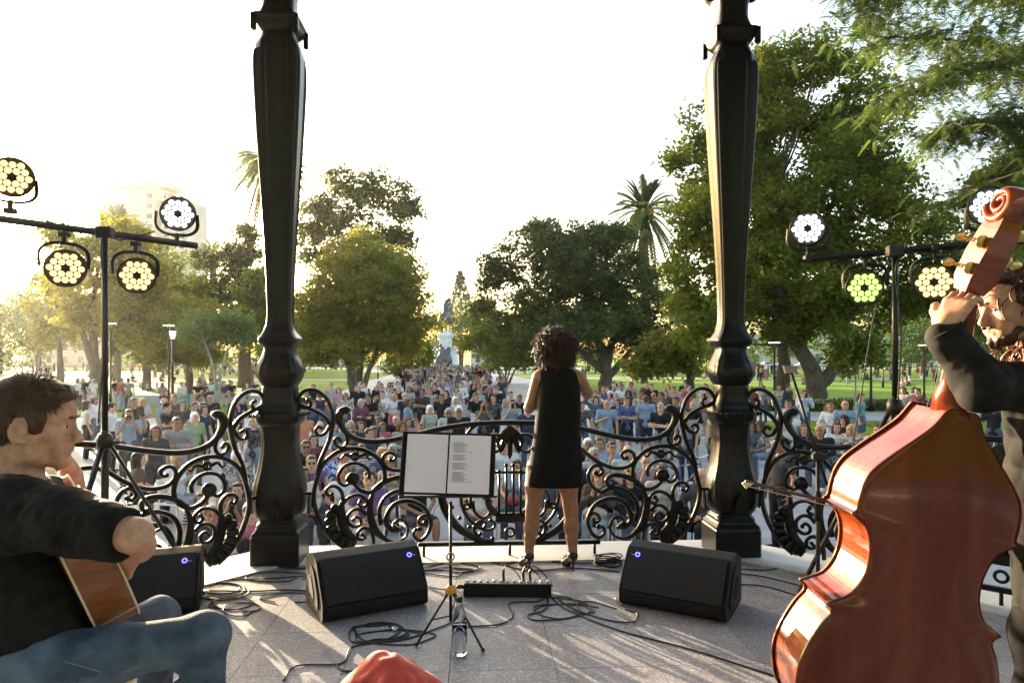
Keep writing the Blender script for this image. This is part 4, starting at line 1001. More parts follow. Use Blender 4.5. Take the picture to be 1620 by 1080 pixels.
mb.tube(Q, np.linspace(.021, .013, 60), 12, flat=(1, 1), up=tuple(PBW)); V_ = mb.V[0]; off = (V_+org-sc_c)@PBW; mb.V[0] = V_+np.outer(off*np.linspace(1.0, 1.9, 60).repeat(12), PBW)
mb.build('scroll', M_BRIB, bs, True)
M_BRASS = mat('brass', (.55, .38, .12), .3, (.62, .45, .18), 15, metallic=1)
for k, (t, e) in enumerate(((.05, -1), (.13, -1), (.09, 1), (.17, 1))):
    c_ = pb0+NA*t; mb = MB(); mb.tube([c_+PBW*e*.02-org, c_+PBW*e*.085-org], .006, 8); mb.lathe([(.003, -.004), (.017, -.003), (.019, 0), (.017, .003), (.003, .004)], 16, c_+PBW*e*.047+PBN*.03-org, Matrix(np.stack([NA, PBW, PBN], 1).tolist())); o = mb.build('tuner_gear', M_BRASS, bs, True)
    mb = MB(); mb.ball(c_+PBW*e*.098-org, npv((.020, .006, .013)), 12, 8); mb.build('tuner_key', M_BRASS, o, True)
mb = MB(); e0 = bp(0, 0, -.095); e1 = e0-BA*.0; e1 = e0+npv((-.02, 0, -(bb[2]-FZ))); e1[2] = 0; mb.tube([e0, e1], .007, 10); mb.build('endpin', M_METAL, bs, True)
M_CAN2 = mat('dark_string', (.05, .045, .04), .4, (.07, .06, .05), 30)
# strings side
mb = MB(); q = bp(.54, 0, -.23); mb.box(q, (.14, .02, .13), .006); mb.build('bridge', M_GT, bs)
for k in range(4):
    mb = MB(); mb.tube([bp(.15, -.03+.02*k, -.23), bp(.55, -.045+.03*k, -.30), bp(1.05, -.02+.013*k, -.150), neckend-BN*.040+PBW*(-.012+.008*k)-org], .0012, 5); mb.build('string', M_CAN2, bs)
# bow
bw = empty('bow', tuple(WP(1178, 766, 2.30))); tag(bw, 'wooden bass bow pointing left past the double bass', 'bow'); b_ = npv(bw.location)
e0 = WP(1180, 763, 2.30); e1 = WP(1560, 846, 2.42)
mb = MB(); mb.tube(catmull([e0+npv((-.002, 0, .004)), e0*.7+e1*.3+npv((0, 0, -.002)), e0*.3+e1*.7, e1], 6)-b_, .0055, 8); mb.build('stick', M_WOODD, bw, True)
mb = MB(); mb.box((0, 0, 0), (.002, .012, .002)); h0 = e0+npv((.005, 0, -.012)); h1 = e1+npv((0, 0, -.030)); mb = MB(); mb.tube([h0-b_, h1-b_], .004, 6, flat=(1.6, .4)); mb.build('bow_hair', mat('horse_hair', (.45, .40, .32), .6, (.5, .45, .36), 60), bw)
mb = MB(); mb.prism([(-.010, .004), (.0, .009), (.030, .004), (.02, -.003), (.004, -.013)], .008, 'y'); mb.build('tip', M_BIND, bw)
mb = MB(); mb.box(tuple(e1-b_+npv((-.03, 0, -.018))), (.05, .014, .03), .003); mb.build('frog', M_BEDGE, bw)

# ================= the bassist
bm = empty('person', (W(1665, 900, 2.35).x, 2.35, FZ)); tag(bm, 'person with beard in black shirt playing the double bass at right', 'person')
S1 = Soft(.03)
bh = head_frame(WP(1604, 484, 2.17), R(-92), R(12), R(0)); head(S1, bh, 1.0)
nb2 = WP(1655, 572, 2.28); S1.cap(bh(0, .03, -.06), nb2, .056, .066); S1.cap(nb2, WP(1690, 700, 2.28), .07, .10)
SHB = WP(1668, 612, 2.20); ELB = WP(1553, 612, 2.03); WRB = WP(1491, 524, 2.05)
S1.chain([nb2, SHB, ELB], [.06, .055, .042]); S1.chain([ELB, (ELB+WRB)/2, WRB], [.042, .038, .027], .02)
hand(S1, WRB, (.42, .0, .75), (.80, .50, -.45), -1, (.45, .85, .6), .10, thumb=(.6, .75, .3), s=1.12)
SHB2 = WP(1700, 620, 2.5); ELB2 = WP(1720, 780, 2.62); WRB2 = WP(1575, 842, 2.44)
S1.chain([nb2, SHB2, ELB2], [.06, .055, .042]); S1.chain([ELB2, WRB2], [.042, .028]); hand(S1, WRB2, (-.9, 0, -.1), (0, -.2, -1), 1, (.6, .7, .5))
softobj('body', S1, M_SKIN, bm, .0046); eyes(bh, bm)
S2 = Soft(.05); S2.cap(WP(1672, 640, 2.16), WP(1690, 760, 2.30), .14, .16); S2.cap(WP(1690, 760, 2.30), WP(1690, 960, 2.34), .16, .155); S2.cap(nb2+npv((0, .0, -.03)), SHB, .07, .075); S2.cap(nb2+npv((0, .02, -.03)), SHB2, .07, .075)
S2.cap(SHB, ELB, .078, .066); S2.cap(ELB, WRB*.80+ELB*.20, .062, .046); S2.cap(WRB*.72+ELB*.28, WRB*.88+ELB*.12, .044, .050, .01)
S2.cap(SHB2, ELB2, .075, .06); S2.cap(ELB2, WRB2*.8+ELB2*.2, .058, .045)
axb = unit(ELB-SHB); bu = unit(npv((0, -1, 0))-axb*np.dot((0, -1, 0), axb)); bv_ = np.cross(axb, bu); bv_ = bv_ if bv_[2] > 0 else -bv_
for i in range(7): t0 = .15+.13*i; q = [SHB*(1-t)+ELB*t+(bu*math.cos(a_)+bv_*math.sin(a_))*(np.interp(t, [0, 1], [.078, .066])-.003) for t, a_ in ((t0+.08, 1.2), (t0, .4), (t0-.02, -.3), (t0-.10, -1.1))]; S2.chain(q, [.006, .009, .009, .005], .012)
axw = unit(WRB-ELB); wu = unit(npv((0, -1, 0))-axw*np.dot((0, -1, 0), axw)); wv_ = np.cross(axw, wu)
for i in range(6): t0 = .05+.13*i; q = [ELB*(1-t)+WRB*t+(wu*math.cos(a_)+wv_*math.sin(a_))*(np.interp(t, [0, 1], [.062, .044])-.003) for t, a_ in ((t0+.06, 1.2), (t0, .4), (t0, -.4), (t0-.06, -1.1))]; S2.chain(q, [.005, .008, .008, .004], .010)
softobj('shirt', S2, M_SHIRT, bm, .0065, creases(.0105, 16, 31))
b_ = npv(bm.location); wd = unit(WRB-ELB); cu = unit(np.cross(wd, (0, 1, 0))); cv_ = np.cross(wd, cu); cw = WRB*.90+ELB*.10; tt = np.linspace(0, 2*math.pi, 26, endpoint=False)
mb = MB(); mb.add(np.concatenate([cw+wd*q-b_+(cu[None]*np.cos(tt)[:, None]+cv_[None]*np.sin(tt)[:, None])*r_*(1+.05*np.sin(3*tt)[:, None]) for q, r_ in ((-.05, .046), (-.01, .050), (.022, .056), (.024, .051), (-.02, .043))]), [(i*26+j, i*26+(j+1) % 26, (i+1)*26+(j+1) % 26, (i+1)*26+j) for i in range(4) for j in range(26)]); mb.build('cuff', M_SHIRT, bm, True)
S3 = Soft(.05); S3.cap(WP(1690, 960, 2.34), WP(1690, 1010, 2.35), .15, .15)
hz0 = W(1690, 1010, 2.35); 
for e in (-1, 1): S3.chain([npv(hz0)+npv((e*.09, 0, 0)), npv((hz0.x+e*.12, 2.32, FZ+.50)), npv((hz0.x+e*.14, 2.36, FZ+.09))], [.10, .075, .06])
softobj('trousers', S3, M_BLACK, bm, .010, folds(.005, 18, 6))
for e in (-1, 1):
    S4 = Soft(.02); S4.cap((hz0.x+e*.14, 2.40, FZ+.045), (hz0.x+e*.14-.12, 2.26, FZ+.035), .045, .035); softobj('shoe', S4, M_SHOE, bm, .009)
S5 = Soft(.02); S5.ell(bh(0, .030, .038), (.085, .096, .092), .02, bh.rot); S5.ell(bh(0, .08, -.06), (.080, .055, .11), .03, bh.rot)
for e in (-1, 1): S5.ell(bh(e*.078, .03, -.04), (.022, .045, .085), .02, bh.rot)
S5.ell(bh(0, -.045, .095), (.066, .05, .034), .02, bh.rot); S5.ell(bh(0, -.12, -.015), (.085, .078, .092), .015, bh.rot, True)
softobj('hair', S5, M_HAIRD, bm, .006, folds(.006, 70, 3, (1, 1, 1)))
curl_hair('curls', bh(0, .030, .012), (.092, .104, .108), bm, M_HAIRD, 420, (1, 2.2), (.008, .014), (.05, .10), .0032, 9, keep=lambda p: (lambda q: (q[1] > -.01 and not (q[1] < .02 and q[2] < .05)) or (q[2] > .085 and q[1] > -.07))(bh.M.T@(p-bh.c)), down=.8, rot=bh.M)
curl_hair('long_curls', bh(0, .055, -.10), (.085, .06, .06), bm, mat('lit_hair_ends', (.16, .06, .025), .5, (.24, .10, .045), 30), 220, (1.5, 3), (.010, .018), (.07, .13), .0032, 10, keep=lambda p: (bh.M.T@(p-bh.c))[1] > .03, down=1.0, rot=bh.M)  # reddish light on the long curls is put into their colour
S6 = Soft(.012); S6.cap(bh(-.05, -.02, -.06), bh(-.035, -.055, -.090), .016, .018); S6.cap(bh(.05, -.02, -.06), bh(.035, -.055, -.090), .016, .018); S6.cap(bh(-.035, -.055, -.092), bh(0, -.078, -.102), .018, .020); S6.cap(bh(.035, -.055, -.092), bh(0, -.078, -.102), .018, .020); S6.cap(bh(-.022, -.097, -.050), bh(.022, -.097, -.050), .006, .006, .005)
softobj('beard', S6, M_HAIRD, bm, .0045, folds(.003, 160, 5, (1, 1, 1)))
b_ = npv(bm.location); mb = MB()
for e in (-1, 1): mb.tube(np.array([bh(e*.011*k, -.099+.007*(k-1), .028-.001*(k-2)**2) for k in (1, 2, 3, 4)])-b_, .0045, 6)
mb.build('eyebrows', M_HAIRD, bm, True)
# ------------------------------------------------------------------ stage gear
M_PLAS = mat('black_plastic', (.0045, .0045, .005), .5, (.009, .009, .0095), 30, bump=.25, bscale=500, spec=.22)
def grille_mat():
    m = bpy.data.materials.new('speaker_grille'); m.use_nodes = True; N = m.node_tree.nodes; L = m.node_tree.links; b = N['Principled BSDF']
    tc = N.new('ShaderNodeTexCoord'); v = N.new('ShaderNodeTexVoronoi'); v.inputs['Scale'].default_value = 130; v.inputs['Randomness'].default_value = .12
    L.new(tc.outputs['Object'], v.inputs['Vector']); mr = N.new('ShaderNodeMapRange'); mr.inputs['From Min'].default_value = .25; mr.inputs['From Max'].default_value = .55
    L.new(v.outputs['Distance'], mr.inputs['Value']); mx = N.new('ShaderNodeMix'); mx.data_type = 'RGBA'; mx.inputs['A'].default_value = (.0015, .0015, .0015, 1); mx.inputs['B'].default_value = (.012, .012, .013, 1)
    L.new(mr.outputs[0], mx.inputs['Factor']); L.new(mx.outputs['Result'], b.inputs['Base Color']); b.inputs['Roughness'].default_value = .5; b.inputs['Specular IOR Level'].default_value = .25
    bp_ = N.new('ShaderNodeBump'); bp_.inputs['Strength'].default_value = .5; bp_.inputs['Distance'].default_value = .004; L.new(mr.outputs[0], bp_.inputs['Height']); L.new(bp_.outputs[0], b.inputs['Normal'])
    return m
M_GRILL = grille_mat()
M_LED = mat('blue_led', (.02, .02, .2), .4, (.02, .02, .25), 10, emit=(.10, .10, 1.0), estr=.9)

def round_poly(P2, r, k=5):
    P2 = np.asarray(P2, float); out = []; n = len(P2)
    for i in range(n):
        p, a_, b_ = P2[i], P2[i-1], P2[(i+1) % n]; u = unit(a_-p); v = unit(b_-p)
        for t in np.linspace(0, 1, k): out.append((1-t)**2*(p+u*r)+2*t*(1-t)*p+t*t*(p+v*r))
    return np.array(out)
def wedge(loc, rz, w, label, led=1):
    """floor monitor: profile (y towards the players, z up), grille on the sloping front"""
    r = empty('stage_monitor', loc, rz); r.scale = (.93, .93, .90); tag(r, label, 'speaker', 'wedge monitors on the stage floor')
    prof = round_poly([(-.245, .02), (-.245, .125), (-.085, .345), (.035, .375), (.20, .30), (.20, .015), (-.05, .0), (-.19, .0)], .03)
    mb = MB(); mb.prism(prof, w, 'x'); mb.build('cabinet', M_PLAS, r, False)
    # grille: a curved sheet proud of the front, between lower edge and crown
    t = np.linspace(0, 1, 14); P0 = npv((-.250, .115)); P1 = npv((-.08, .352)); nrm_ = unit(npv((P0[1]-P1[1], P1[0]-P0[0])))
    V = []; 
    for s in t:
        q = P0+(P1-P0)*s+nrm_*(.018*math.sin(math.pi*s)+.005)
        V += [(-w/2+.022, q[0], q[1]), (w/2-.022, q[0], q[1])]
    V += [(x, y+.02, z-.012) for x, y, z in V]
    k = len(t); F4 = [(2*i, 2*i+1, 2*i+3, 2*i+2) for i in range(k-1)]+[(2*k+2*i, 2*k+2*i+2, 2*k+2*i+3, 2*k+2*i+1) for i in range(k-1)]+[(2*i, 2*i+2, 2*k+2*i+2, 2*k+2*i) for i in range(k-1)]+[(2*i+1, 2*k+2*i+1, 2*k+2*i+3, 2*i+3) for i in range(k-1)]
    mb = MB(); mb.add(V, F4); mb.build('grille', M_GRILL, r, False)
    mb = MB(); mb.prism(round_poly([(-.262, .05), (-.262, .108), (-.23, .108), (-.23, .05)], .008), w-.05, 'x'); mb.build('lower_lip', M_PLAS, r)
    q = P0+(P1-P0)*.80+nrm_*.026; tt = np.linspace(0, 2*math.pi, 24, endpoint=False); dv = unit(P1-P0)
    mb = MB(); mb.tube(np.array([(led*(w/2-.085)+.013*math.cos(x), q[0]+dv[0]*.013*math.sin(x), q[1]+dv[1]*.013*math.sin(x)) for x in tt]), .0035, 8, closed=True); mb.build('power_ring', M_LED, r, True)
    mb = MB(); mb.box((led*(w/2-.055), q[0], q[1]-.004), (.02, .004, .006)); mb.build('badge', M_METAL, r)
    for e in (-1, 1):
        mb = MB(); pp = round_poly([(-.16, .06), (-.16, .13), (-.05, .28), (.04, .30), (.12, .24), (.12, .06)], .03); mb.prism(pp, .010, 'x', (e*(w/2+.004), 0, 0)); o = mb.build('side_panel', M_PLAS, r)
        mb = MB(); pp = round_poly([(-.06, .10), (-.06, .14), (.0, .22), (.05, .23), (.05, .10)], .02); mb.prism(pp, .004, 'x', (e*(w/2+.011), 0, 0)); mb.build('handle_recess', mat('recess_black', (.004, .004, .004), .9, (.006, .006, .006), 10), o)
    mb = MB(); mb.tube([(-w*.28, -.215, .035), (w*.1, -.215, .035)], .005, 6); mb.build('handle_bar', M_METAL, r, True)
    return r
def on_floor(px, py): d = F*(CAMZ-FZ)/(py-HOR); return Vector(((px-810)/F*d, d, FZ))
wedge((-.878, 4.09, FZ), R(28.8), .665, 'black wedge monitor speaker between left column and music stand', 1)
wedge((1.016, 4.09, FZ), R(-30), .665, 'black wedge monitor speaker on the floor right of the singer', -1)
wedge((-2.145, 4.02, FZ), R(20), .62, 'black wedge monitor speaker partly hidden behind the guitarist', 1)

# ---- stage lights on T-bars
M_LENS = {'white': mat('led_white', (.9, .9, .95), .3, (.8, .8, .9), 20, emit=(.92, .96, 1.0), estr=.55),
          'green': mat('led_green', (.8, .95, .5), .3, (.8, .9, .5), 20, emit=(.45, 1.0, .13), estr=.36),
          'warm': mat('led_warm', (.95, .85, .5), .3, (.9, .8, .5), 20, emit=(1.0, .66, .20), estr=.40)}
M_CAN = mat('lamp_housing', (.004, .004, .0045), .45, (.008, .008, .008), 30)
def par_can(c, aim, hang, colour, label, size=1.0):
    r = empty('stage_light', tuple(c)); tag(r, label, 'stage light', 'round multi lens stage lights')
    ax = unit(aim); u = unit(np.cross(npv((0, 0, 1)), ax)); v = np.cross(ax, u); M_ = Matrix(np.stack([u, v, ax], 1).tolist())
    s = size; mb = MB(); mb.lathe([(.03*s, -.09*s), (.07*s, -.088*s), (.095*s, -.04*s), (.105*s, .0), (.108*s, .02*s), (.100*s, .024*s), (.098*s, .010*s), (.02*s, .010*s)], 32, (0, 0, 0), M_); mb.build('housing', M_CAN, r, True)
    lm = MB(); lm.lathe([(.002, .010*s), (.0168*s, .010*s), (.0168*s, .014*s), (.012*s, .0185*s), (.003*s, .020*s)], 14, (0, 0, 0), M_); me = lm.mesh('lens', True)
    sp_ = .0385
    for i in range(-2, 3):
        for j in range(-2, 3):
            if abs(i+j) > 2 or (i == 0 and j == 0): continue
            q = u*sp_*s*(i+j*.5)+v*sp_*s*(j*.866); obj('lens', me, M_LENS[colour], r, tuple(q))
    dv = npv((0, 0, -1 if not hang else 1)); P0 = [u*.118*s, u*.118*s+dv*.09*s, u*.06*s+dv*.135*s, -u*.06*s+dv*.135*s, -u*.118*s+dv*.09*s, -u*.118*s]
    mb = MB(); mb.tube(catmull(np.array(P0)-ax*.03*s, 4), .010*s, 6, flat=(.5, 1.3)); mb.build('yoke', M_CAN, r)
    mb = MB(); mb.tube([dv*.13*s-ax*.03*s, dv*.19*s-ax*.03*s], .014*s, 8); mb.box(tuple(dv*.19*s-ax*.03*s), (.05, .05, .03), .005); mb.build('clamp', M_CAN, r)
    for k in range(5):
        mb = MB(); a0 = k*.5-.9; mb.box(tuple(-ax*.07*s+v*.07*s*math.cos(a0)+u*.07*s*math.sin(a0)), (.006, .05, .05), .001, M_); mb.build('cooling_fin', M_CAN, r)
    return r
def t_stand(px, dpost, ytop, ends, label, ycol):
    t0 = WP(px, ytop, dpost); r = empty('lighting_stand', (t0[0], dpost, FZ)); tag(r, label, 'stand', 'T-bar lighting stands'); b_ = npv(r.location)
    zc = WP(px, ycol, dpost)[2]-FZ; H = t0[2]-FZ
    mb = MB(); mb.tube([(0, 0, .25), (0, 0, zc+.05)], .021, 14); mb.build('lower_pole', M_CAN, r, True)
    mb = MB(); mb.tube([(0, 0, zc), (0, 0, H+.03)], .0165, 14); mb.build('upper_pole', M_CAN, r, True)
    mb = MB(); mb.lathe([(.02, zc-.06), (.042, zc-.05), (.045, zc), (.034, zc+.03), (.02, zc+.035)], 14); mb.tube([(.04, 0, zc-.02), (.085, 0, zc-.02)], .010, 8); mb.build('collar', M_CAN, r, True)
    mb = MB(); mb.lathe([(.018, .28), (.036, .29), (.036, .36), (.018, .37)], 12); mb.build('lower_collar', M_CAN, r, True)
    for k in range(3):
        a0 = k*2*math.pi/3+.5; e = npv((math.cos(a0), math.sin(a0), 0))
        mb = MB(); mb.tube([e*.03+npv((0, 0, zc-.04)), e*.52+npv((0, 0, .012))], .014, 8, flat=(1.3, .8)); mb.build('leg', M_CAN, r, True)
        mb = MB(); mb.tube([e*.03+npv((0, 0, .32)), e*.30+npv((0, 0, zc*.45))], .009, 6); mb.build('brace', M_CAN, r, True)
    e0, e1 = [WP(*q)-b_ for q in ends]
    mb = MB(); mb.tube([e0, e1], .017, 4, flat=(1.2, 1.2)); mb.build('cross_bar', M_CAN, r)
    mb = MB(); mb.box((0, 0, H), (.09, .06, .07), .008); mb.build('bar_clamp', M_CAN, r)
    mb = MB(); pts = [e0*.2+e1*.8+npv((0, -.03, .05)), e0*.35+e1*.65+npv((0, -.03, -.03)), (0, -.03, H-.05), (.02, -.03, H-.5), (-.02, -.03, H-1.1)]
    mb.tube(catmull(np.array([npv(q) for q in pts]), 8), .0045, 6); mb.build('cable', M_CAN, r, True)
    return r
t_stand(166, 3.95, 368, ((-60, 338, 3.55), (312, 389, 4.35)), 'black T-bar lighting stand behind the guitarist at left', 694)
t_stand(1416, 3.95, 398, ((1264, 411, 4.3), (1640, 378, 3.6)), 'black T-bar lighting stand behind the double bass at right', 640)
cz = npv((0, 0, CAMZ))
def aim_at(c, tx, ty, tz): return npv((tx, ty, tz))-c
for px, py, d, hang, col_, lab in ((18, 280, 3.65, False, 'warm', 'round stage light glowing warm above the left bar end'), (281, 338, 4.25, False, 'white', 'round white stage light above the right tip of left bar'),
        (103, 424, 3.82, True, 'warm', 'round warm stage light hanging under left bar near the sun'), (216, 436, 4.05, True, 'warm', 'round stage light hanging under left bar right of its pole'),
        (1278, 361, 4.22, False, 'white', 'round white stage light above the left tip of right bar'), (1566, 326, 3.75, False, 'white', 'round white stage light above right bar behind the bass scroll'),
        (1368, 455, 4.08, True, 'green', 'round greenish stage light hanging under right bar left of its pole'), (1478, 446, 3.85, True, 'warm', 'round warm stage light hanging under right bar near bass neck')):
    c = WP(px, py, d); par_can(c, aim_at(c, .1 if px < 800 else .2, 1.0, FZ+1.3), hang, col_, lab, .98)

# ---- music stand with an open binder
mp = on_floor(713, 1000); ms = empty('music_stand', (mp.x, mp.y, FZ)); tag(ms, 'black folding music stand with orange hub behind the water bottle', 'music stand')
H = CAMZ-FZ+(HOR-778)/F*mp.y
mb = MB(); mb.tube([(0, 0, .06), (0, 0, H-.05)], .0085, 10); mb.build('pole', M_CAN, ms, True)
hubz = CAMZ-FZ+(HOR-932)/F*mp.y
mb = MB(); mb.lathe([(.012, hubz-.022), (.030, hubz-.02), (.033, hubz+.006), (.022, hubz+.022), (.010, hubz+.024)], 14); mb.build('hub', mat('orange_plastic', (.62, .26, .04), .45, (.68, .3, .06), 20), ms, True)
for px, py in ((659, 1022), (764, 1031), (727, 950)):
    q = on_floor(px, py)-Vector((mp.x, mp.y, FZ)); mb = MB(); mb.tube([(q.x*.06, q.y*.06, hubz-.01), (q.x, q.y, .01)], .0062, 8); mb.ball((q.x, q.y, .012), .011, 8, 6); mb.build('leg', M_CAN, ms, True)
    mb = MB(); mb.tube([(0, 0, .09), (q.x*.55, q.y*.55, hubz*.46)], .004, 6); mb.build('brace', M_CAN, ms, True)
kz = CAMZ-FZ+(HOR-885)/F*mp.y; tt = np.linspace(0, 2*math.pi, 18, endpoint=False)
mb = MB(); mb.tube(np.stack([.02*np.cos(tt), 0*tt-.012, kz+.02*np.sin(tt)+.02], 1), .005, 6, closed=True); mb.tube([(0, -.01, kz-.02), (.03, -.01, kz-.02)], .007, 6); mb.build('height_knob', mat('dull_brass', (.3, .24, .14), .4, (.35, .28, .16), 20, metallic=.8), ms, True)
mb = MB(); mb.box((0, 0, H-.02), (.50, .05, .012), .003); mb.build('tray', M_CAN, ms)
bd = empty('sheet_binder', (mp.x-.022, mp.y-.03, FZ+H-.012)); bd.rotation_euler = (R(-14), R(1.4), R(-2)); tag(bd, 'open black ring binder with lyric sheets on the music stand', 'binder')
M_PAGE = mat('page_sleeve', (.78, .75, .87), .32, (.82, .79, .90), 3, coat=.5, spec=.5)
M_INK = mat('ink', (.16, .15, .18), .7, (.22, .2, .24), 40)
bw_, bh_ = .508, .335
mb = MB(); mb.box((0, .010, bh_/2), (bw_, .006, bh_), .002); mb.build('cover', M_PLAS, bd)
for e, nm in ((-1, 'page'), (1, 'page')):
    n_ = 8; V = []
    for i in range(n_+1):
        t = i/n_; x = e*(.004+t*.222); y = .004-.010*math.sin(math.pi*t)**.8; V += [(x, y, .012), (x+e*.001, y-.001, bh_-.014)]
    V += [(x, y+.004, z) for x, y, z in V]; k = n_+1
    F4 = [(2*i, 2*i+2, 2*i+3, 2*i+1) if e > 0 else (2*i, 2*i+1, 2*i+3, 2*i+2) for i in range(n_)]+[(2*k+2*i, 2*k+2*i+1, 2*k+2*i+3, 2*k+2*i+2) for i in range(n_)]
    mb = MB(); mb.add(V, F4); pg = mb.build(nm, M_PAGE, bd, True)
    if e > 0:   # lines of print
        rg = np.random.default_rng(3); z = bh_-.055
        for blk, nl in enumerate((9, 5, 6, 9)):
            for i in range(nl):
                L_ = rg.uniform(.055, .085) if not (i == nl-1 and blk in (0, 3)) else .11
                x0 = .026; y = .004-.010*math.sin(math.pi*((x0+L_/2)/.222))**.8-.0028
                mb = MB(); mb.box((x0+L_/2, y, z), (L_, .0006, .0018)); mb.build('text_line', M_INK, pg); z -= .0062
            z -= .011
for e in (-1, 1):
    mb = MB(); mb.box((e*(bw_/2-.006), .004, bh_/2), (.012, .014, bh_), .002); mb.build('cover_edge', M_PLAS, bd)
for z in (.07, .167, .265):
    mb = MB(); tt = np.linspace(0, math.pi, 12); mb.tube(np.stack([.010*np.cos(tt), .006-.014*np.sin(tt), 0*tt+z], 1), .0014, 6); mb.build('ring', M_METAL, bd, True)

# ---- water bottle
bp_ = on_floor(727, 1036); bo_ = empty('water_bottle', (bp_.x, bp_.y, FZ)); tag(bo_, 'clear plastic water bottle with dark cap beside music stand', 'bottle')
M_PET = mat('clear_plastic', (.95, .97, 1.0), .04, (.92, .95, .98), 8, glass=1.0, ior=1.25, spec=.5)
M_WATER = mat('water', (.93, .96, 1.0), .02, (.9, .95, 1.0), 8, glass=1.0, ior=1.33)
pr = [(.004, .010), (.020, .003), (.033, .006), (.0375, .02), (.037, .06), (.0355, .065), (.0375, .07), (.037, .12), (.0355, .125), (.0375, .13), (.0375, .165), (.034, .195), (.024, .225), (.0155, .245), (.0135, .262), (.0135, .272)]
mb = MB(); mb.lathe(pr, 28, caps=False); mb.build('shell', M_PET, bo_, True)
mb = MB(); mb.lathe([(.003, .012), (.019, .006), (.0315, .009), (.0355, .022), (.0355, .155), (.003, .156)], 28); mb.build('water_fill', M_WATER, bo_, True)
mb = MB(); mb.lathe([(.004, .266), (.0155, .266), (.0155, .287), (.013, .290), (.004, .290)], 20); mb.build('cap', M_CAN, bo_, True)

# ---- pedal box (long mixer strip) with plugs
bx = on_floor(803, 940); pe = empty('pedal_box', (bx.x, bx.y, FZ), R(-1.5)); tag(pe, 'long black connection box with silver sockets before the singer', 'mixer')
mb = MB(); mb.box((0, 0, .042), (.54, .11, .078), .006); mb.build('case', M_PLAS, pe)
mb = MB(); mb.box((0, 0, .083), (.53, .095, .004)); mb.build('panel', mat('grey_panel', (.22, .22, .23), .4, (.3, .3, .3), 60, metallic=.6), pe)
for k in range(13):
    mb = MB(); mb.lathe([(.003, .085), (.010, .085), (.010, .095), (.005, .097)], 10, (-.245+.041*k, -.02, 0)); mb.build('socket', M_METAL, pe, True)
for k in (5, 8, 9):
    mb = MB(); mb.tube(catmull([(-.23+.041*k, .01, .085), (-.23+.041*k, .01, .145), (-.21+.041*k, .02, .175), (-.15+.041*k, .05, .12), (-.12+.045*k, .10, .02)], 6), np.concatenate([np.full(7, .0085), np.full(18, .0032)]), 8); mb.build('plug_lead', M_CAN, pe, True)
for e in (-1,):
    mb = MB(); mb.tube(catmull([(e*.27, 0, .045), (e*.31, 0, .045), (e*.37, .02, .02), (e*.5, .1, .006)], 5), np.concatenate([np.full(6, .013), np.full(10, .004)]), 8); mb.build('power_lead', M_CAN, pe, True)

# ---- small coil box by the right monitor
cb = on_floor(962, 894); co = empty('cable_bundle', (cb.x, cb.y, FZ)); tag(co, 'bundle of coiled black cable left of the right monitor', 'cable')
for k in range(7):
    rg = np.random.default_rng(k+40); tt = np.linspace(0, 2*math.pi, 22, endpoint=False); mb = MB()
    mb.tube(np.stack([(.085+rg.uniform(-.02, .02))*np.cos(tt), (.05+rg.uniform(-.015, .015))*np.sin(tt), .006+.011*k+.006*np.sin(tt*2+k)], 1), .0042, 6, closed=True); mb.build('loop', M_CAN, co, True)

# ---- cables on the floor
def cable(pts, label, r=.0042, name='floor_cable', mtl=None):
    P_ = [on_floor(*p[:2])+Vector((0, 0, r+.001+(p[2] if len(p) > 2 else 0))) for p in pts]; c = P_[0]
    o = empty(name, (c.x, c.y, FZ)); tag(o, label, 'cable', 'cables lying on the stage floor')
    Q = catmull(np.array([npv(p)-npv((c.x, c.y, FZ)) for p in P_]), 7)
    mb = MB(); mb.tube(Q, r, 7); mb.build('sheath', mtl or M_CAN, o, True); return o
M_CG = mat('grey_cable', (.03, .03, .03), .45, (.045, .045, .045), 20)
cable([(448, 1078), (470, 1054), (540, 1050), (560, 1023), (640, 1012), (690, 995), (715, 985)], 'black cable running from bottom left towards music stand')
lp = []
for k in range(26):
    a0 = k*.78; lp.append((596+(48-k*.5)*math.cos(a0)+8*math.sin(k*1.7), 1001+(17-k*.2)*math.sin(a0)+3*math.cos(k*2.3)))
cable(lp, 'coiled black cable in front of the left monitor', .004)
mb = MB(); q = on_floor(622, 997); jo = empty('cable_plug', (q.x, q.y, FZ)); tag(jo, 'silver cable plug lying on the coil before left monitor', 'plug')
mb.tube([(-.02, .02, .012), (.02, -.02, .012)], .010, 10); mb.build('shell', M_METAL, jo, True)
cable([(540, 1050), (534, 1054), (545, 1062), (575, 1061), (600, 1056)], 'short black cable end behind the red cloth')
cable([(740, 992), (790, 988), (812, 975), (806, 955), (850, 952), (866, 945), (862, 965), (835, 974), (850, 982), (900, 978), (917, 968), (905, 948), (880, 944), (905, 962), (955, 980), (1000, 985), (1008, 972), (985, 962), (972, 945)], 'tangled black cable between connection box and right monitor')
cable([(868, 942), (900, 966), (980, 998), (1100, 1030), (1250, 1078)], 'long black cable running to the bottom right corner')
cable([(872, 945), (920, 952), (940, 968), (915, 970), (905, 958), (935, 952), (976, 964)], 'looped black cable left of the right monitor', .0038)
cable([(200, 930), (330, 918), (420, 916), (500, 910)], 'black cable from hidden monitor past the left column')
cable([(316, 905), (380, 905), (420, 897), (470, 900), (520, 895)], 'thick black cable below the left column', .006)
cable([(322, 935), (400, 936), (450, 934), (495, 936)], 'black cable between the two left monitors', .005)
lp = [(350+(30+k*.9)*math.cos(k*.8), 930+(9+k*.25)*math.sin(k*.8)+k*.35) for k in range(22)]
cable(lp, 'loose coil of black cable beside the hidden monitor')
lp = [(372+26*math.cos(k*.9)+k*2, 968+9*math.sin(k*.9)-k) for k in range(10)]
cable(lp, 'small loop of black cable right of the hidden monitor')
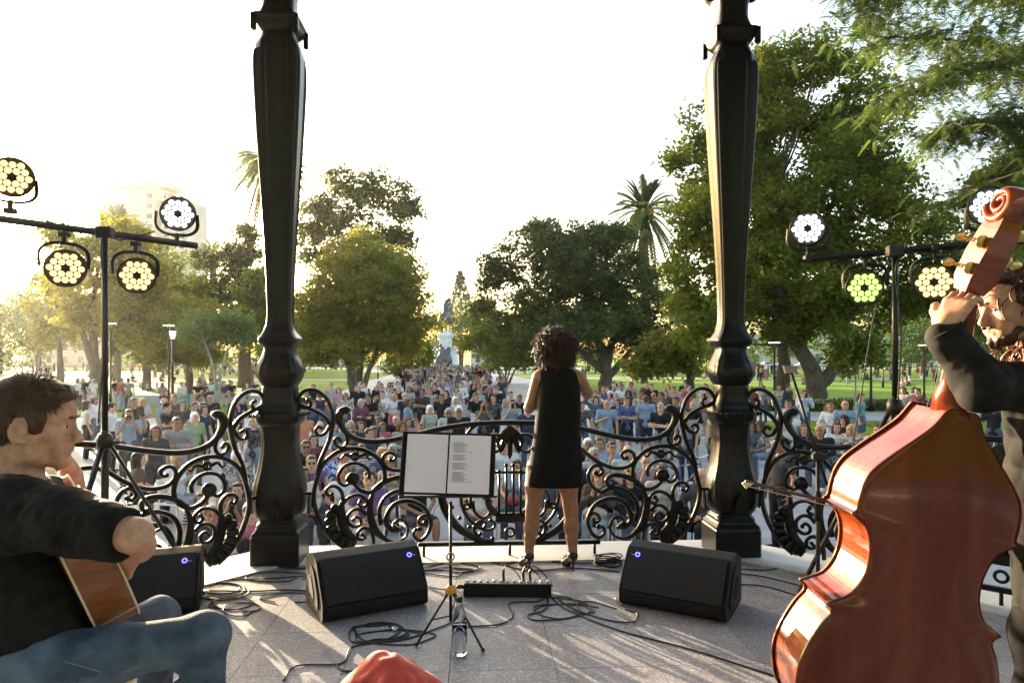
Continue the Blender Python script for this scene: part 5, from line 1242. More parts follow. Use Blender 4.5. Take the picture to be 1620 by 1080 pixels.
cable([(660, 893), (740, 886), (800, 892), (840, 884), (905, 892), (985, 890)], 'black cable along the floor edge under the railing', .005)
cable([(665, 900), (715, 890), (760, 898), (730, 906), (690, 902), (640, 905)], 'looped cable behind the music stand pole')
cable([(780, 888), (815, 899), (850, 903), (910, 899), (980, 905)], 'second black cable behind the heels of the singer')
rgc = np.random.default_rng(8)
for i, (cx, cy, rx, ry, n_, lab) in enumerate(((425, 912, 60, 10, 9, 'slack black cable looping right below the left column'), (355, 955, 40, 12, 11, 'black cable loops between hidden monitor and guitar knee'), (455, 945, 45, 9, 8, 'thin cable slack left of the left monitor'), (880, 965, 55, 14, 12, 'tangle of thin cable below the connection box'), (620, 1010, 70, 14, 10, 'outer loops of cable before the left monitor'), (700, 905, 50, 7, 9, 'thin cable loops behind the left monitor'))):
    cable([(cx+rx*math.cos(k*.85+i)*rgc.uniform(.6, 1.1)+k*2, cy+ry*math.sin(k*.85+i)*rgc.uniform(.6, 1.1)) for k in range(n_)], lab, .0036)
cable([(1168, 900), (1215, 902), (1250, 890), (1290, 862)], 'thin cable curling right of the right monitor')
cable([(1168, 908), (1210, 913), (1290, 933)], 'black cable towards the double bass, upper one')
cable([(1168, 925), (1210, 928), (1275, 947)], 'black cable towards the double bass, lower one')

# ---- microphone stand by the bass
q = on_floor(1294, 1022); mst = empty('microphone_stand', (q.x, q.y, FZ)); tag(mst, 'black boom microphone stand standing left of the double bass', 'microphone stand'); b_ = npv(mst.location)
zt = WP(1300, 722, q.y)[2]-FZ
mb = MB(); mb.tube([(0, 0, .10), (0, 0, zt)], .010, 10); mb.build('pole', M_CAN, mst, True)
mb = MB(); mb.lathe([(.012, zt*.66), (.019, zt*.67), (.019, zt*.80), (.012, zt*.82)], 12); mb.build('grip', M_PLAS, mst, True)
mb = MB(); mb.box((0, 0, zt), (.05, .04, .05), .010); mb.tube([(-.03, 0, zt), (.045, 0, zt)], .014, 10); mb.build('clutch', M_CAN, mst)
e1 = WP(1252, 590, q.y+.0)-b_; e0 = npv((.02, 0, zt-.06)); mb = MB(); mb.tube([e0+(e0-e1)*.18, e1], .0078, 8); mb.build('boom', M_CAN, mst, True)
mb = MB(); mb.prism([(-.035, .018), (.035, .018), (.028, -.018), (-.022, -.02)], .03, 'y', tuple(e1+npv((-.008, 0, .02)))); mb.build('clip', mat('grey_plastic', (.16, .16, .16), .5, (.2, .2, .2), 20), mst)
for px, py in ((1241, 989), (1228, 1050), (1340, 1010)):
    qq = npv(on_floor(px, py))-b_; mb = MB(); mb.tube([(0, 0, .12), qq*.5+npv((0, 0, .06)), qq+npv((0, 0, .014))], .0085, 8); mb.ball(qq+npv((0, 0, .016)), npv((.018, .018, .016)), 10, 6); mb.build('leg', M_CAN, mst, True)
# the cable hanging from the right light bar
hc_ = empty('hanging_cable', tuple(WP(1390, 470, 4.05))); tag(hc_, 'thin dark cable hanging from the right light bar', 'cable'); b_ = npv(hc_.location)
mb = MB(); mb.tube(catmull([WP(1388, 468, 4.06), WP(1372, 560, 4.0), WP(1360, 640, 3.95), WP(1350, 700, 3.9), WP(1345, 770, 3.85)], 6)-b_, .004, 6); mb.build('sheath', M_CG, hc_, True)

# ---- red jacket heaped on a low stool, cut by the frame
rj = W(615, 1110, 2.15); jk = empty('red_jacket', (rj.x, rj.y, FZ)); tag(jk, 'bright red cloth jacket heaped on a stool at bottom edge', 'jacket'); b_ = npv(jk.location)
S1 = Soft(.05); z0 = W(615, 1080, 2.15).z
S1.ell((rj.x, rj.y, z0-.03), (.155, .13, .055)); S1.cap((rj.x-.03, rj.y+.02, z0+.035), (rj.x+.02, rj.y-.02, z0+.030), .055, .045); S1.cap((rj.x+.05, rj.y, z0+.0), (rj.x+.13, rj.y+.02, z0-.06), .05, .05); S1.cap((rj.x-.08, rj.y-.02, z0-.01), (rj.x-.14, rj.y-.06, z0-.10), .05, .05)
S1.cap((rj.x+.02, rj.y-.08, z0-.02), (rj.x+.02, rj.y-.14, z0-.16), .05, .06)
for i in range(9):
    a0 = -2.4+i*.42; e0 = npv((rj.x+.02*math.cos(a0), rj.y+.02*math.sin(a0), z0+.070)); e1 = npv((rj.x+(.14+.02*(i % 3))*math.cos(a0), rj.y+.13*math.sin(a0), z0-.055-.02*(i % 2))); S1.cap(e0, (e0+e1)/2+npv((0, 0, .018)), .013, .017, .014); S1.cap((e0+e1)/2+npv((0, 0, .018)), e1, .017, .014, .014)
softobj('cloth', S1, mat('red_cloth', (.55, .045, .03), .8, (.62, .06, .04), 12, bump=.2, bscale=200, sheen=.3), jk, .0050, creases(.007, 24, 9))
so = empty('low_stool', (rj.x, rj.y, FZ)); tag(so, 'low wooden stool hidden under the red jacket', 'stool'); hs = z0-.075-FZ
mb = MB(); mb.box((0, 0, hs-.015), (.30, .30, .03), .006); mb.build('seat', M_WOODD, so)
for sx in (-1, 1):
    for sy in (-1, 1):
        mb = MB(); mb.tube([(sx*.12, sy*.12, hs-.03), (sx*.14, sy*.14, 0)], .014, 8); mb.build('leg', M_WOODD, so, True)
# ------------------------------------------------------------------ trees and the far setting
M_BARK = mat('bark', (.075, .055, .04), .95, (.13, .10, .075), 6, bump=.8, bscale=14, detail=8, stretch=(1, 1, .35))
M_BARKL = mat('pale_bark', (.22, .20, .17), .9, (.32, .30, .26), 6, bump=.4, bscale=14, detail=8, stretch=(1, 1, .4))
def leafmat(name, c1, c2, tr=.45): return mat(name, c1, .55, c2, attr='v', trans=tr, spec=.3)
LM = {'maple': leafmat('maple_leaves', (.145, .160, .022), (.40, .35, .065), .58), 'magnolia': leafmat('magnolia_leaves', (0.039, 0.062, 0.016), (0.143, 0.169, 0.046), .38),
      'plane': leafmat('plane_leaves', (0.065, 0.111, 0.013), (0.286, 0.299, 0.033), .6), 'gold': leafmat('sunlit_leaves', (.11, .13, .014), (.33, .30, .04), .6),
      'back': leafmat('far_leaves', (0.052, 0.111, 0.026), (0.130, 0.195, 0.039), .35), 'feather': leafmat('feathery_leaves', (0.072, 0.130, 0.026), (0.208, 0.260, 0.065), .58),
      'shrub': leafmat('shrub_leaves', (0.098, 0.143, 0.013), (0.221, 0.260, 0.026), .4), 'palm': leafmat('palm_leaves', (0.065, 0.111, 0.026), (0.169, 0.195, 0.065), .35), 'conifer': leafmat('conifer_leaves', (0.039, 0.058, 0.026), (0.078, 0.098, 0.039), .2),
      'dead': leafmat('dead_fronds', (0.156, 0.098, 0.046), (0.286, 0.195, 0.104), .3)}
def leaf_mesh(name, C, sz, rg, var, up=.35, aspect=.62):
    """one kite-shaped leaf at each centre, bent across its middle"""
    n = len(C); nrm_ = rg.normal(size=(n, 3)); nrm_[:, 2] = np.abs(nrm_[:, 2])+up; nrm_ /= np.linalg.norm(nrm_, axis=1, keepdims=True)
    t = np.cross(nrm_, rg.normal(size=(n, 3))); t /= np.linalg.norm(t, axis=1, keepdims=True)+1e-9; b = np.cross(nrm_, t)
    s = sz*rg.uniform(.6, 1.35, (n, 1))
    V = np.stack([C-t*s*.5, C-b*s*aspect*.5+nrm_*s*.05, C+t*s*.55-nrm_*s*.16, C+b*s*aspect*.5+nrm_*s*.05], 1).reshape(-1, 3)
    me = mesh_np(name, V, np.arange(n*4).reshape(-1, 4), False)
    at = me.attributes.new('v', 'FLOAT', 'POINT'); at.data.foreach_set('value', np.repeat(np.clip(var, 0, 1), 4).astype(np.float32))
    return me
def crown_points(blobs, n_cl, per, spread, rg, hollow=.55, nsub=13):
    """leaf centres in clumps on boughs (small lobes) that cover each large lobe"""
    sub = []
    for b in blobs:
        m_ = nsub; v = rg.normal(size=(m_, 3)); v /= np.linalg.norm(v, axis=1, keepdims=True); rad = np.array(b[3:6])
        c = np.array(b[:3])+v*rad*rg.uniform(.50, .92, (m_, 1)); k = rg.uniform(.26, .46, (m_, 1))*rad.mean()
        sub.append(np.hstack([c, k*np.array([[1.1, 1.1, .72]]), rg.uniform(0, 1, (m_, 1))]))
    sub = np.concatenate(sub); vol_ = (sub[:, 3]*sub[:, 4]*sub[:, 5])**.8; pick = rg.choice(len(sub), n_cl, p=vol_/vol_.sum()); B = sub[pick]
    v = rg.normal(size=(n_cl, 3)); v /= np.linalg.norm(v, axis=1, keepdims=True); r = .35+.65*rg.uniform(0, 1, (n_cl, 1))**.6; r *= rg.uniform(.9, 1.15, (n_cl, 1))
    cl = B[:, :3]+v*B[:, 3:6]*r
    base_v = .45*B[:, 6]+.35*rg.uniform(0, 1, n_cl)
    C = np.repeat(cl, per, 0)+rg.normal(size=(n_cl*per, 3))*spread*np.array([1, 1, .6])
    var = np.repeat(base_v, per)+rg.normal(size=n_cl*per)*.16
    return C, var, cl
def limbs(mb, base, forks, rg, cl, n_br=26, r0=.3):
    """trunk paths in forks, then branches to clump points"""
    tips = []
    for path, ra, rb in forks:
        P_ = catmull(np.array(path, float), 6); P_[1:-1] += rg.normal(size=(len(P_)-2, 3))*ra*.10; mb.tube(P_, np.linspace(ra, rb, len(P_)), 9); tips += [P_[int(len(P_)*f)] for f in (.55, .75, 1.0) if int(len(P_)*f) < len(P_)]+[P_[-1]]
    for c in cl[rg.choice(len(cl), min(n_br, len(cl)), replace=False)]:
        d = [np.linalg.norm(c-t)+max(0, t[2]-c[2])*2 for t in tips]; t = tips[int(np.argmin(d))]; m_ = (t+c)/2+rg.normal(size=3)*.3+npv((0, 0, .25)); L_ = np.linalg.norm(c-t)
        mb.tube(catmull([t, m_, c], 5), np.linspace(min(.09, .02+.016*L_), .012, 11), 5)
def tree(name, base, forks, blobs, n_cl, per, spread, leaf, lm, label, seed, cat='tree', group='trees round the square', bark=None, hollow=.55, n_br=26, up=.35, nsub=13):
    """base: world ground point; forks and blobs relative to it"""
    rg = np.random.default_rng(seed); r = empty(name, base); tag(r, label, cat, group)
    C, var, cl = crown_points(blobs, n_cl, per, spread, rg, hollow, nsub)
    mb = MB(); limbs(mb, base, forks, rg, cl, n_br); mb.build('trunk', bark or M_BARK, r, True)
    C = C[C[:, 2] > .15]; var = var[:len(C)]
    obj('crown', leaf_mesh('crown', C, leaf, rg, var, up), LM[lm], r)
    return r
def at(px, d): return ((px-810)/F*d, d, 0.0)
def blob_px(base, d, px, py, rpx, rpz=None, dy=0, ry=None):
    """crown lobe seen at (px, py) with radius rpx, relative to the base"""
    p = W(px, py, d); rx = rpx/F*d; rz = (rpz or rpx)/F*d; return (p.x-base[0], dy, p.z, rx, ry or rx, rz)

# maple left of the axis
d = 50; b = at(560, d)
tree('maple_tree', b, [([(0, 0, 0), (-.3, 0, 1.6), (-1.2, .3, 4.5)], .30, .12), ([(.3, .1, 0), (.4, .2, 2), (.6, .5, 5.5)], .34, .12), ([(.6, 0, 0), (1.2, -.2, 2), (2.4, -.3, 4.6)], .24, .1)],
     [blob_px(b, d, *q) for q in ((575, 470, 100, 95), (520, 500, 58, 60), (630, 490, 60, 70), (580, 410, 70, 48), (555, 545, 70, 35), (640, 540, 42, 40), (500, 545, 38, 32))], 3000, 24, .30, .27, 'maple', 'broad yellow green maple with several trunks, left of the monument', 11, up=.6, nsub=34)
# tall open tree behind it
d = 68; b = at(555, d)
tree('tall_tree', b, [([(0, 0, 0), (.3, 0, 6), (0, 0, 13)], .4, .14), ([(0, 0, 6), (-2.4, 0, 10), (-4, 0, 15)], .22, .08), ([(0, 0, 7), (2.5, 0, 11), (5, 0, 16)], .22, .08)],
     [blob_px(b, d, *q) for q in ((540, 320, 42, 40), (600, 310, 50, 36), (560, 295, 40, 28), (505, 345, 36, 34), (640, 340, 32, 44), (500, 400, 32, 40), (570, 370, 70, 45), (490, 375, 25, 30))], 640, 22, .42, .38, 'magnolia', 'tall open crowned dark tree rising behind the yellow green maple', 12, hollow=.3, n_br=40)
# shrubs either side of the monument
for i, (px, d, bl_, lab) in enumerate(((648, 80, ((650, 565, 32, 26), (630, 575, 24, 20), (668, 560, 22, 28), (652, 540, 26, 22)), 'bushy shrub with thin stems between maple and monument'), (800, 70, ((790, 545, 44, 40), (760, 540, 28, 34), (825, 555, 40, 32), (770, 500, 24, 28), (800, 570, 40, 20)), 'wide olive shrub with thin stems right of the monument'))):
    b = at(px, d); rg_ = np.random.default_rng(70+i)
    fk = [([(rg_.uniform(-.4, .4), rg_.uniform(-.4, .4), 0), (a*1.0+rg_.uniform(-.3, .3), rg_.uniform(-.6, .6), 1.6), (a*2.4, rg_.uniform(-1, 1), 3.3)], .09, .03) for a in np.linspace(-1, 1, 9)]
    tree('stemmed_shrub', b, fk, [blob_px(b, d, *q) for q in bl_], 520, 24, .36, .28, 'shrub', lab, 20+i, 'shrub', 'shrubs beside the monument', up=.2)
# dark magnolia, double
d = 56; b = at(958, d)
tree('magnolia_tree', b, [([(0, 0, 0), (0, 0, 1.8), (-.6, 0, 4.2), (-1.6, 0, 8)], .62, .16), ([(.2, 0, 1.2), (2, .2, 3.2), (4.0, .2, 6)], .34, .1), ([(-.1, 0, 1.6), (-2.4, -.2, 3.6), (-5, 0, 6)], .32, .1), ([(0, 0, 1.6), (.8, .5, 5), (1.4, .5, 9)], .34, .1)],
     [blob_px(b, d, *q) for q in ((860, 430, 95, 70), (800, 470, 55, 62), (900, 395, 80, 45), (960, 430, 80, 75), (1010, 470, 55, 70), (940, 520, 110, 40), (850, 520, 80, 48), (1030, 520, 45, 48), (870, 365, 45, 20), (785, 420, 32, 30), (985, 380, 38, 30))], 2300, 24, .32, .32, 'magnolia', 'large dark evergreen magnolia behind the singer', 13, hollow=.5, n_br=40, nsub=20)
# big plane tree right of the right column
d = 38; b = at(1292, d)
tree('plane_tree', b, [([(0, 0, 0), (-.1, 0, 1.6), (-.9, 0, 3.2), (-1.9, .3, 6), (-2.6, .5, 11)], .62, .16), ([(.1, 0, 1.2), (1.0, 0, 2.4), (1.35, .1, 5), (1.8, .3, 10)], .42, .14), ([(-1.0, 0, 3.4), (-3, -.4, 6), (-5, -.5, 8.5)], .24, .08), ([(1.3, 0, 4.5), (3.5, 0, 7), (5, 0, 9)], .24, .08)],
     [blob_px(b, d, *q) for q in ((1270, 150, 95, 75), (1210, 120, 60, 50), (1330, 150, 70, 60), (1150, 200, 62, 80), (1390, 220, 70, 80), (1260, 260, 130, 110), (1110, 270, 52, 70), (1180, 340, 110, 90), (1350, 330, 110, 90), (1430, 370, 60, 70), (1260, 420, 140, 80), (1110, 420, 60, 80), (1400, 450, 90, 50), (1190, 500, 100, 45), (1320, 505, 90, 35), (1095, 500, 45, 50), (1230, 85, 38, 25))], 4200, 24, .30, .26, 'plane', 'huge leafy plane tree with forked trunk behind right column', 14, hollow=.35, n_br=80)
d = 42; b = at(1237, d)
tree('plane_tree', b, [([(0, 0, 0), (.1, 0, 3), (-.2, 0, 7.5)], .50, .2)], [blob_px(b, d, *q) for q in ((1235, 400, 70, 70), (1200, 470, 60, 45), (1270, 470, 60, 40))], 260, 20, .45, .36, 'plane', 'plane tree trunk just left of the forked plane tree', 15)
# small maple right of the magnolia
d = 46; b = at(1092, d)
tree('maple_tree', b, [([(0, 0, 0), (-.1, 0, 2), (-1.4, 0, 3.2)], .34, .08), ([(0, 0, 1.8), (.4, 0, 4)], .2, .06)], [blob_px(b, d, *q) for q in ((1035, 570, 44, 26), (1060, 545, 36, 22), (1010, 580, 24, 18), (1085, 560, 32, 28))], 300, 20, .36, .34, 'maple', 'low maple branches between magnolia and right column', 16)
d = 33; b = at(1352, d)
tree('young_tree', b, [([(0, 0, 0), (.05, 0, 2), (0, 0, 3.6)], .05, .025)], [blob_px(b, d, *q) for q in ((1350, 545, 40, 30), (1330, 575, 28, 20), (1372, 560, 28, 24))], 170, 16, .28, .24, 'plane', 'young slim tree standing on the pale path at right', 17, bark=M_BARKL)
# left side
d = 46; b = at(150, d)
tree('sunlit_tree', b, [([(0, 0, 0), (0, 0, 2), (-1.0, 0, 5)], .52, .14), ([(.1, 0, 1.4), (1.4, 0, 4), (2.4, 0, 7)], .34, .1), ([(0, 0, 2), (-.4, .4, 6), (0, .4, 9)], .3, .1)],
     [blob_px(b, d, *q) for q in ((190, 420, 70, 60), (240, 470, 60, 50), (130, 470, 50, 55), (170, 370, 50, 35), (215, 520, 70, 35), (110, 400, 40, 45), (280, 520, 50, 38))], 900, 20, .34, .32, 'gold', 'golden backlit tree behind the left lighting stand', 18, hollow=.3, n_br=40)
d = 62; b = at(388, d)
tree('dark_tree', b, [([(0, 0, 0), (0, 0, 4), (.3, 0, 9)], .75, .2)], [blob_px(b, d, *q) for q in ((385, 390, 42, 36), (350, 430, 50, 50), (400, 450, 40, 60), (340, 490, 62, 42), (400, 520, 48, 36), (300, 500, 40, 36))], 900, 22, .36, .34, 'magnolia', 'dark dense tree just left of the left column', 19, hollow=.4)
d = 36; b = at(342, d)
tree('young_tree', b, [([(0, 0, 0), (-.1, 0, 2), (-.6, 0, 3.6)], .10, .04), ([(.06, 0, .2), (.3, 0, 2.2), (.7, 0, 3.8)], .07, .03)], [blob_px(b, d, *q) for q in ((345, 515, 44, 26), (320, 530, 30, 20), (375, 525, 32, 22))], 230, 16, .30, .25, 'feather', 'slim young tree with two pale stems on left lawn', 21, bark=M_BARKL)
d = 52; b = at(300, d)
tree('sunlit_tree', b, [([(0, 0, 0), (0, 0, 3), (.4, 0, 6)], .3, .1), ([(0, 0, 2), (-2, 0, 4), (-3.4, 0, 5.4)], .18, .06)], [blob_px(b, d, *q) for q in ((290, 540, 50, 30), (250, 555, 40, 24), (330, 560, 36, 20), (300, 490, 40, 30))], 320, 18, .42, .36, 'gold', 'smaller yellowish tree behind the pair of park lanterns', 22, hollow=.3)
d = 58; b = at(232, d)
tree('plane_tree', b, [([(0, 0, 0), (0, 0, 3), (.3, 0, 8)], .4, .12)], [blob_px(b, d, *q) for q in ((230, 450, 55, 45), (262, 425, 42, 38), (205, 500, 55, 45), (280, 480, 50, 40), (240, 530, 70, 30))], 700, 22, .36, .32, 'plane', 'green plane tree behind the left lighting stand, right of golden tree', 23, hollow=.4)
d = 70; b = at(95, d)
tree('sunlit_tree', b, [([(0, 0, 0), (0, 0, 3), (-.3, 0, 8)], .4, .12)], [blob_px(b, d, *q) for q in ((100, 440, 40, 34), (78, 490, 34, 34), (130, 500, 50, 36), (95, 535, 50, 24))], 420, 20, .42, .38, 'gold', 'golden hazy tree at far left above the guitarist', 24, hollow=.3)
d = 58; b = at(420, d)
tree('dark_tree', b, [([(0, 0, 0), (0, 0, 3), (.2, 0, 6)], .3, .1)], [blob_px(b, d, *q) for q in ((405, 470, 34, 50), (375, 500, 44, 34), (440, 520, 40, 44))], 380, 20, .40, .34, 'plane', 'lower green tree behind the left column', 25, hollow=.4)
# far tree masses closing the view, each a tree
far = [(60, 90, 470, 60), (0, 110, 500, 70), (430, 95, 500, 60), (480, 120, 520, 45), (730, 140, 500, 46), (690, 150, 520, 40), (770, 135, 520, 40), (1060, 110, 480, 60), (1130, 120, 500, 60), (1330, 115, 480, 60), (1460, 90, 470, 70), (1540, 80, 450, 75), (1600, 95, 480, 70), (1430, 130, 510, 50), (250, 120, 500, 60), (340, 130, 520, 45), (1240, 130, 500, 50), (930, 125, 520, 45)]
fl = ['above the guitarist', 'at the far left edge', 'right behind the left column', 'right of the left column', 'round and dense straight behind the statue', 'left of the statue', 'right of the statue', 'beyond the palm', 'behind the right column', 'beyond the forked plane tree', 'behind the right light bar', 'behind the bass scroll', 'at the far right edge', 'below the right light bar', 'below the white tower', 'right of the white tower', 'beyond the plane tree trunks', 'far behind the magnolia trunk']
for i, ((px, d, py, rp), wh) in enumerate(zip(far, fl)):
    b = at(px, d); rg_ = np.random.default_rng(200+i); h = W(px, py, d).z; rr = rp/F*d
    bl_ = [(0, 0, h, rr*.8, rr*.7, rr*.75)]+[(rr*math.cos(a)*.7, rr*.4*math.sin(a*2), h+rr*rg_.uniform(-.45, .25), rr*.5, rr*.5, rr*.45) for a in np.linspace(0, 6.28, 6)]+[(rr*rg_.uniform(-.6, .6), 0, max(2.2, h-rr*1.0), rr*.7, rr*.6, rr*.5) for _ in range(3)]
    tree('park_tree', b, [([(0, 0, 0), (.2, 0, h*.4), (0, 0, h*.8)], .4, .15)], bl_, 520, 16, rr*.075, rr*.07, 'back', 'far green park tree '+wh, 300+i, group='far trees beyond the lawns', hollow=.5, n_br=8)
# conifer
d = 165; b = at(728, d); rg_ = np.random.default_rng(5); r = empty('conifer', b); tag(r, 'small dark conifer top showing above the trees behind statue', 'tree')
hh = W(728, 430, d).z; mb = MB(); mb.tube([(0, 0, 0), (0, 0, hh-1)], [.4, .1], 8); mb.build('trunk', M_BARK, r, True)
C = []
for z in np.linspace(hh*.45, hh, 26):
    rad = (hh-z)*.40+.5
    for k in range(40): a = rg_.uniform(0, 6.28); q = rad*math.sqrt(rg_.uniform(.05, 1)); C.append((q*math.cos(a), q*math.sin(a), z-q*.35+rg_.normal()*.2))
obj('crown', leaf_mesh('crown', np.array(C), .9, rg_, rg_.uniform(0, 1, len(C)), .1), LM['conifer'], r)

# palms
def palm(px, d, ycrown, rpx, label, seed, fruit=False, trunk_r=.38, skirt=True):
    rg = np.random.default_rng(seed); b = at(px, d); r = empty('palm_tree', b); tag(r, label, 'palm tree', 'palm trees above the park')
    h = W(px, ycrown, d).z; L_ = rpx/F*d
    zz_ = np.linspace(0, h, 40); mb = MB(); mb.tube(np.stack([0*zz_+.15*np.sin(zz_*.2), 0*zz_, zz_], 1), trunk_r*(1+.05*(np.arange(40) % 2)+np.where(zz_ > h-1.4, .25, 0)), 14); mb.build('trunk', M_BARK, r, True)
    def fronds(n_, el0, el1, mtl, nm, Lm):
        V = []; var = []
        for i in range(n_):
            az = rg.uniform(0, 6.283); el = rg.uniform(el0, el1); l = Lm*rg.uniform(.85, 1.1); t = np.linspace(0, 1, 26)
            hx = l*(np.cos(el)*t); hz = l*(np.sin(el)*t-.62*t**2*(1.0-.5*np.sin(el)))
            ca, sa = math.cos(az), math.sin(az); P_ = np.stack([hx*ca, hx*sa, hz+h], 1); T_ = np.gradient(P_, axis=0); T_ /= np.linalg.norm(T_, axis=1, keepdims=True)
            sd_ = npv((-sa, ca, 0)); vv = rg.uniform(0, .8)
            V.append(np.concatenate([P_[:-1]-sd_*.02, P_[1:]-sd_*.015, P_[1:]+sd_*.015, P_[:-1]+sd_*.02], 1).reshape(-1, 3)); var += [vv+.2]*100
            for s in (-1, 1):
                for k in range(2, 26):
                    ll = l*.155*math.sin(math.pi*(.12+.80*t[k]))+.05; dirv = unit(T_[k]*.75+s*sd_*.8+npv((0, 0, -.22))); w_ = unit(np.cross(dirv, npv((0, 0, 1))+T_[k]*.3))*.055*l/3.5
                    q0 = P_[k]; q1 = q0+dirv*ll*.6; q2 = q0+dirv*ll+npv((0, 0, -.12*ll)); V.append(np.array([q0-w_, q0+w_, q1+w_*.9, q1-w_*.9, q1-w_*.9, q1+w_*.9, q2+w_*.15, q2-w_*.15])); var += [vv]*8
        V = np.concatenate(V); me = mesh_np(nm, V, np.arange(len(V)).reshape(-1, 4), False); a_ = me.attributes.new('v', 'FLOAT', 'POINT'); a_.data.foreach_set('value', np.array(var, np.float32)[:len(V)])
        obj(nm, me, mtl, r)
    fronds(64, R(-5), R(82), LM['palm'], 'crown', L_)
    if skirt: fronds(26, R(-50), R(-5), LM['palm'], 'lower_fronds', L_*.85); fronds(26, R(-85), R(-55), LM['dead'], 'dead_fronds', L_*.85)
    if fruit:
        for k in range(6):
            a0 = k*1.05+.3; mb = MB()
            for j in range(40): q = np.clip(rg.normal(size=3), -1.3, 1.3)*npv((.17, .17, .28)); mb.ball(npv((.8*math.cos(a0), .8*math.sin(a0), h-.25))+q, .11, 6, 5)
            mb.build('fruit_bunch', mat('orange_fruit', (.62, .20, .03), .6, (.7, .28, .05), 8), r, True)
palm(1019, 72, 335, 76, 'tall palm with orange fruit above the magnolia', 31, True)
palm(424, 60, 252, 74, 'palm crown showing just left of the left column', 32)
palm(185, 75, 352, 42, 'palm crown in front of the white tower', 33, skirt=False)
palm(336, 80, 405, 36, 'small palm crown right of the white tower', 34, skirt=False)

# feathery tree reaching in at the top right
d = 22; b = at(1800, d); rg_ = np.random.default_rng(77); r = empty('feathery_tree', b); tag(r, 'feathery leaved tree reaching in at the top right', 'tree', 'trees round the square')
br = [[(1800, 420), (1790, 200), (1700, 110), (1600, 80), (1480, 60), (1360, 55)], [(1790, 250), (1700, 170), (1600, 110), (1500, 120), (1410, 165)], [(1795, 300), (1700, 240), (1620, 200), (1540, 200), (1460, 230)], [(1795, 330), (1720, 320), (1640, 330), (1560, 370)], [(1790, 180), (1700, 40), (1600, -10), (1450, -20), (1350, 10)], [(1795, 360), (1720, 400), (1660, 430), (1600, 440)], [(1790, 150), (1760, 20), (1650, -80), (1500, -90)], [(1720, 170), (1640, 240), (1560, 290), (1500, 330)]]
mb = MB(); sp_ = []
mb.tube(catmull([(0, 0, 0), (.2, 0, 3), (0, 0, 6), (.1, .1, 9)], 6), np.linspace(.45, .25, 19), 10)
for i, path in enumerate(br):
    dd = d+rg_.uniform(-2.0, 2.5); Q = catmull(np.array([npv(W(px, py, d+(dd-d)*k/(len(path)-1)))-npv(b) for k, (px, py) in enumerate(path)]), 8); Q[2:] += rg_.normal(size=Q[2:].shape)*.05
    mb.tube(Q, np.linspace(.16, .018, len(Q)), 6)
    for k in range(6, len(Q)):
        for _ in range(10):
            tip = Q[k]+rg_.normal(size=3)*npv((.75, .9, .42)); m_ = (Q[k]+tip)/2+npv((0, 0, .12)); mb.tube([Q[k], m_, tip], [.013, .009, .005], 4, caps=False); sp_.append(m_); sp_.append(tip)
mb.build('trunk', M_BARK, r, True)
V = []; var = []
for c in sp_:
    for _ in range(3):
        a0 = rg_.uniform(0, 6.283); dv = unit(npv((math.cos(a0), math.sin(a0), rg_.uniform(-.9, .25)))); sdv = unit(np.cross(dv, npv((0, 0, 1)))); L_ = rg_.uniform(.35, .6); v0 = rg_.uniform(0, 1)
        for k in range(9):
            t = (k+1)/9; q0 = c+dv*L_*t+npv((0, 0, -.22*L_*t*t))
            for s in (-1, 1):
                e = unit(sdv*s+dv*.5+npv((0, 0, -.15)))*L_*.20*math.sin(math.pi*(.2+.7*t)); w_ = dv*.022
                V += [q0-w_, q0+w_, q0+e+w_*.5, q0+e-w_*.5]; var += [v0]*4
V = np.array(V); me = mesh_np('crown', V, np.arange(len(V)).reshape(-1, 4), False); a_ = me.attributes.new('v', 'FLOAT', 'POINT'); a_.data.foreach_set('value', np.array(var, np.float32)); obj('crown', me, LM['feather'], r)
# its lower mass beyond
for i, (px, d, bl_, lab) in enumerate(((1590, 34, ((1570, 330, 60, 50), (1620, 280, 60, 70), (1540, 420, 60, 50), (1620, 420, 70, 70), (1500, 470, 50, 40), (1590, 500, 70, 40)), 'dark leafy tree behind the bassist'),)):
    b = at(px+60, d); tree('leafy_tree', b, [([(0, 0, 0), (0, 0, 4), (-.4, 0, 9)], .4, .14)], [blob_px(b, d, *q) for q in bl_], 1100, 22, .32, .25, 'plane', lab, 90+i, hollow=.3)

# ---- monument
d = 122; mo = empty('monument', at(705, d)); tag(mo, 'equestrian bronze statue on a tall white stone pedestal', 'monument')
M_MARB = mat('white_marble', (.62, .63, .66), .5, (.72, .73, .75), 1.2, bump=.1, bscale=6); M_BRZ = mat('bronze', (.045, .055, .06), .45, (.10, .115, .12), 3, metallic=.5)
k = d/F
def pz(py): return CAMZ+(HOR-py)*k
mb = MB()
for y0, y1, h0, h1 in ((600, 583, 24, 24), (583, 577, 22, 18), (577, 560, 17, 13), (560, 556, 13, 11), (556, 534, 9.6, 9.2), (534, 531, 11, 12), (531, 528, 12.5, 12.5), (528, 525, 11, 8)):
    z0, z1 = max(0, pz(y0)), pz(y1)
    mb.add([(sx*h*k, sy*h*k*1.15, z) for z, h in ((z0, h0), (z1, h1)) for sx, sy in ((-1, -1), (1, -1), (1, 1), (-1, 1))], [(0, 1, 5, 4), (1, 2, 6, 5), (2, 3, 7, 6), (3, 0, 4, 7), (4, 5, 6, 7), (3, 2, 1, 0)])
mb.build('pedestal', M_MARB, mo)
for sx in (-1, 1):
    mb = MB(); mb.lathe([(.4, pz(592)), (.6, pz(590)), (.45, pz(575)), (.35, pz(556)), (.5, pz(552)), (.1, pz(548))], 12, (sx*16*k, -.5, 0)); mb.build('side_pillar', M_MARB, mo, True)
S1 = Soft(.12); z0 = pz(525)
def hp(px, py, y=0): return npv(((px-705)*k, y, pz(py)))
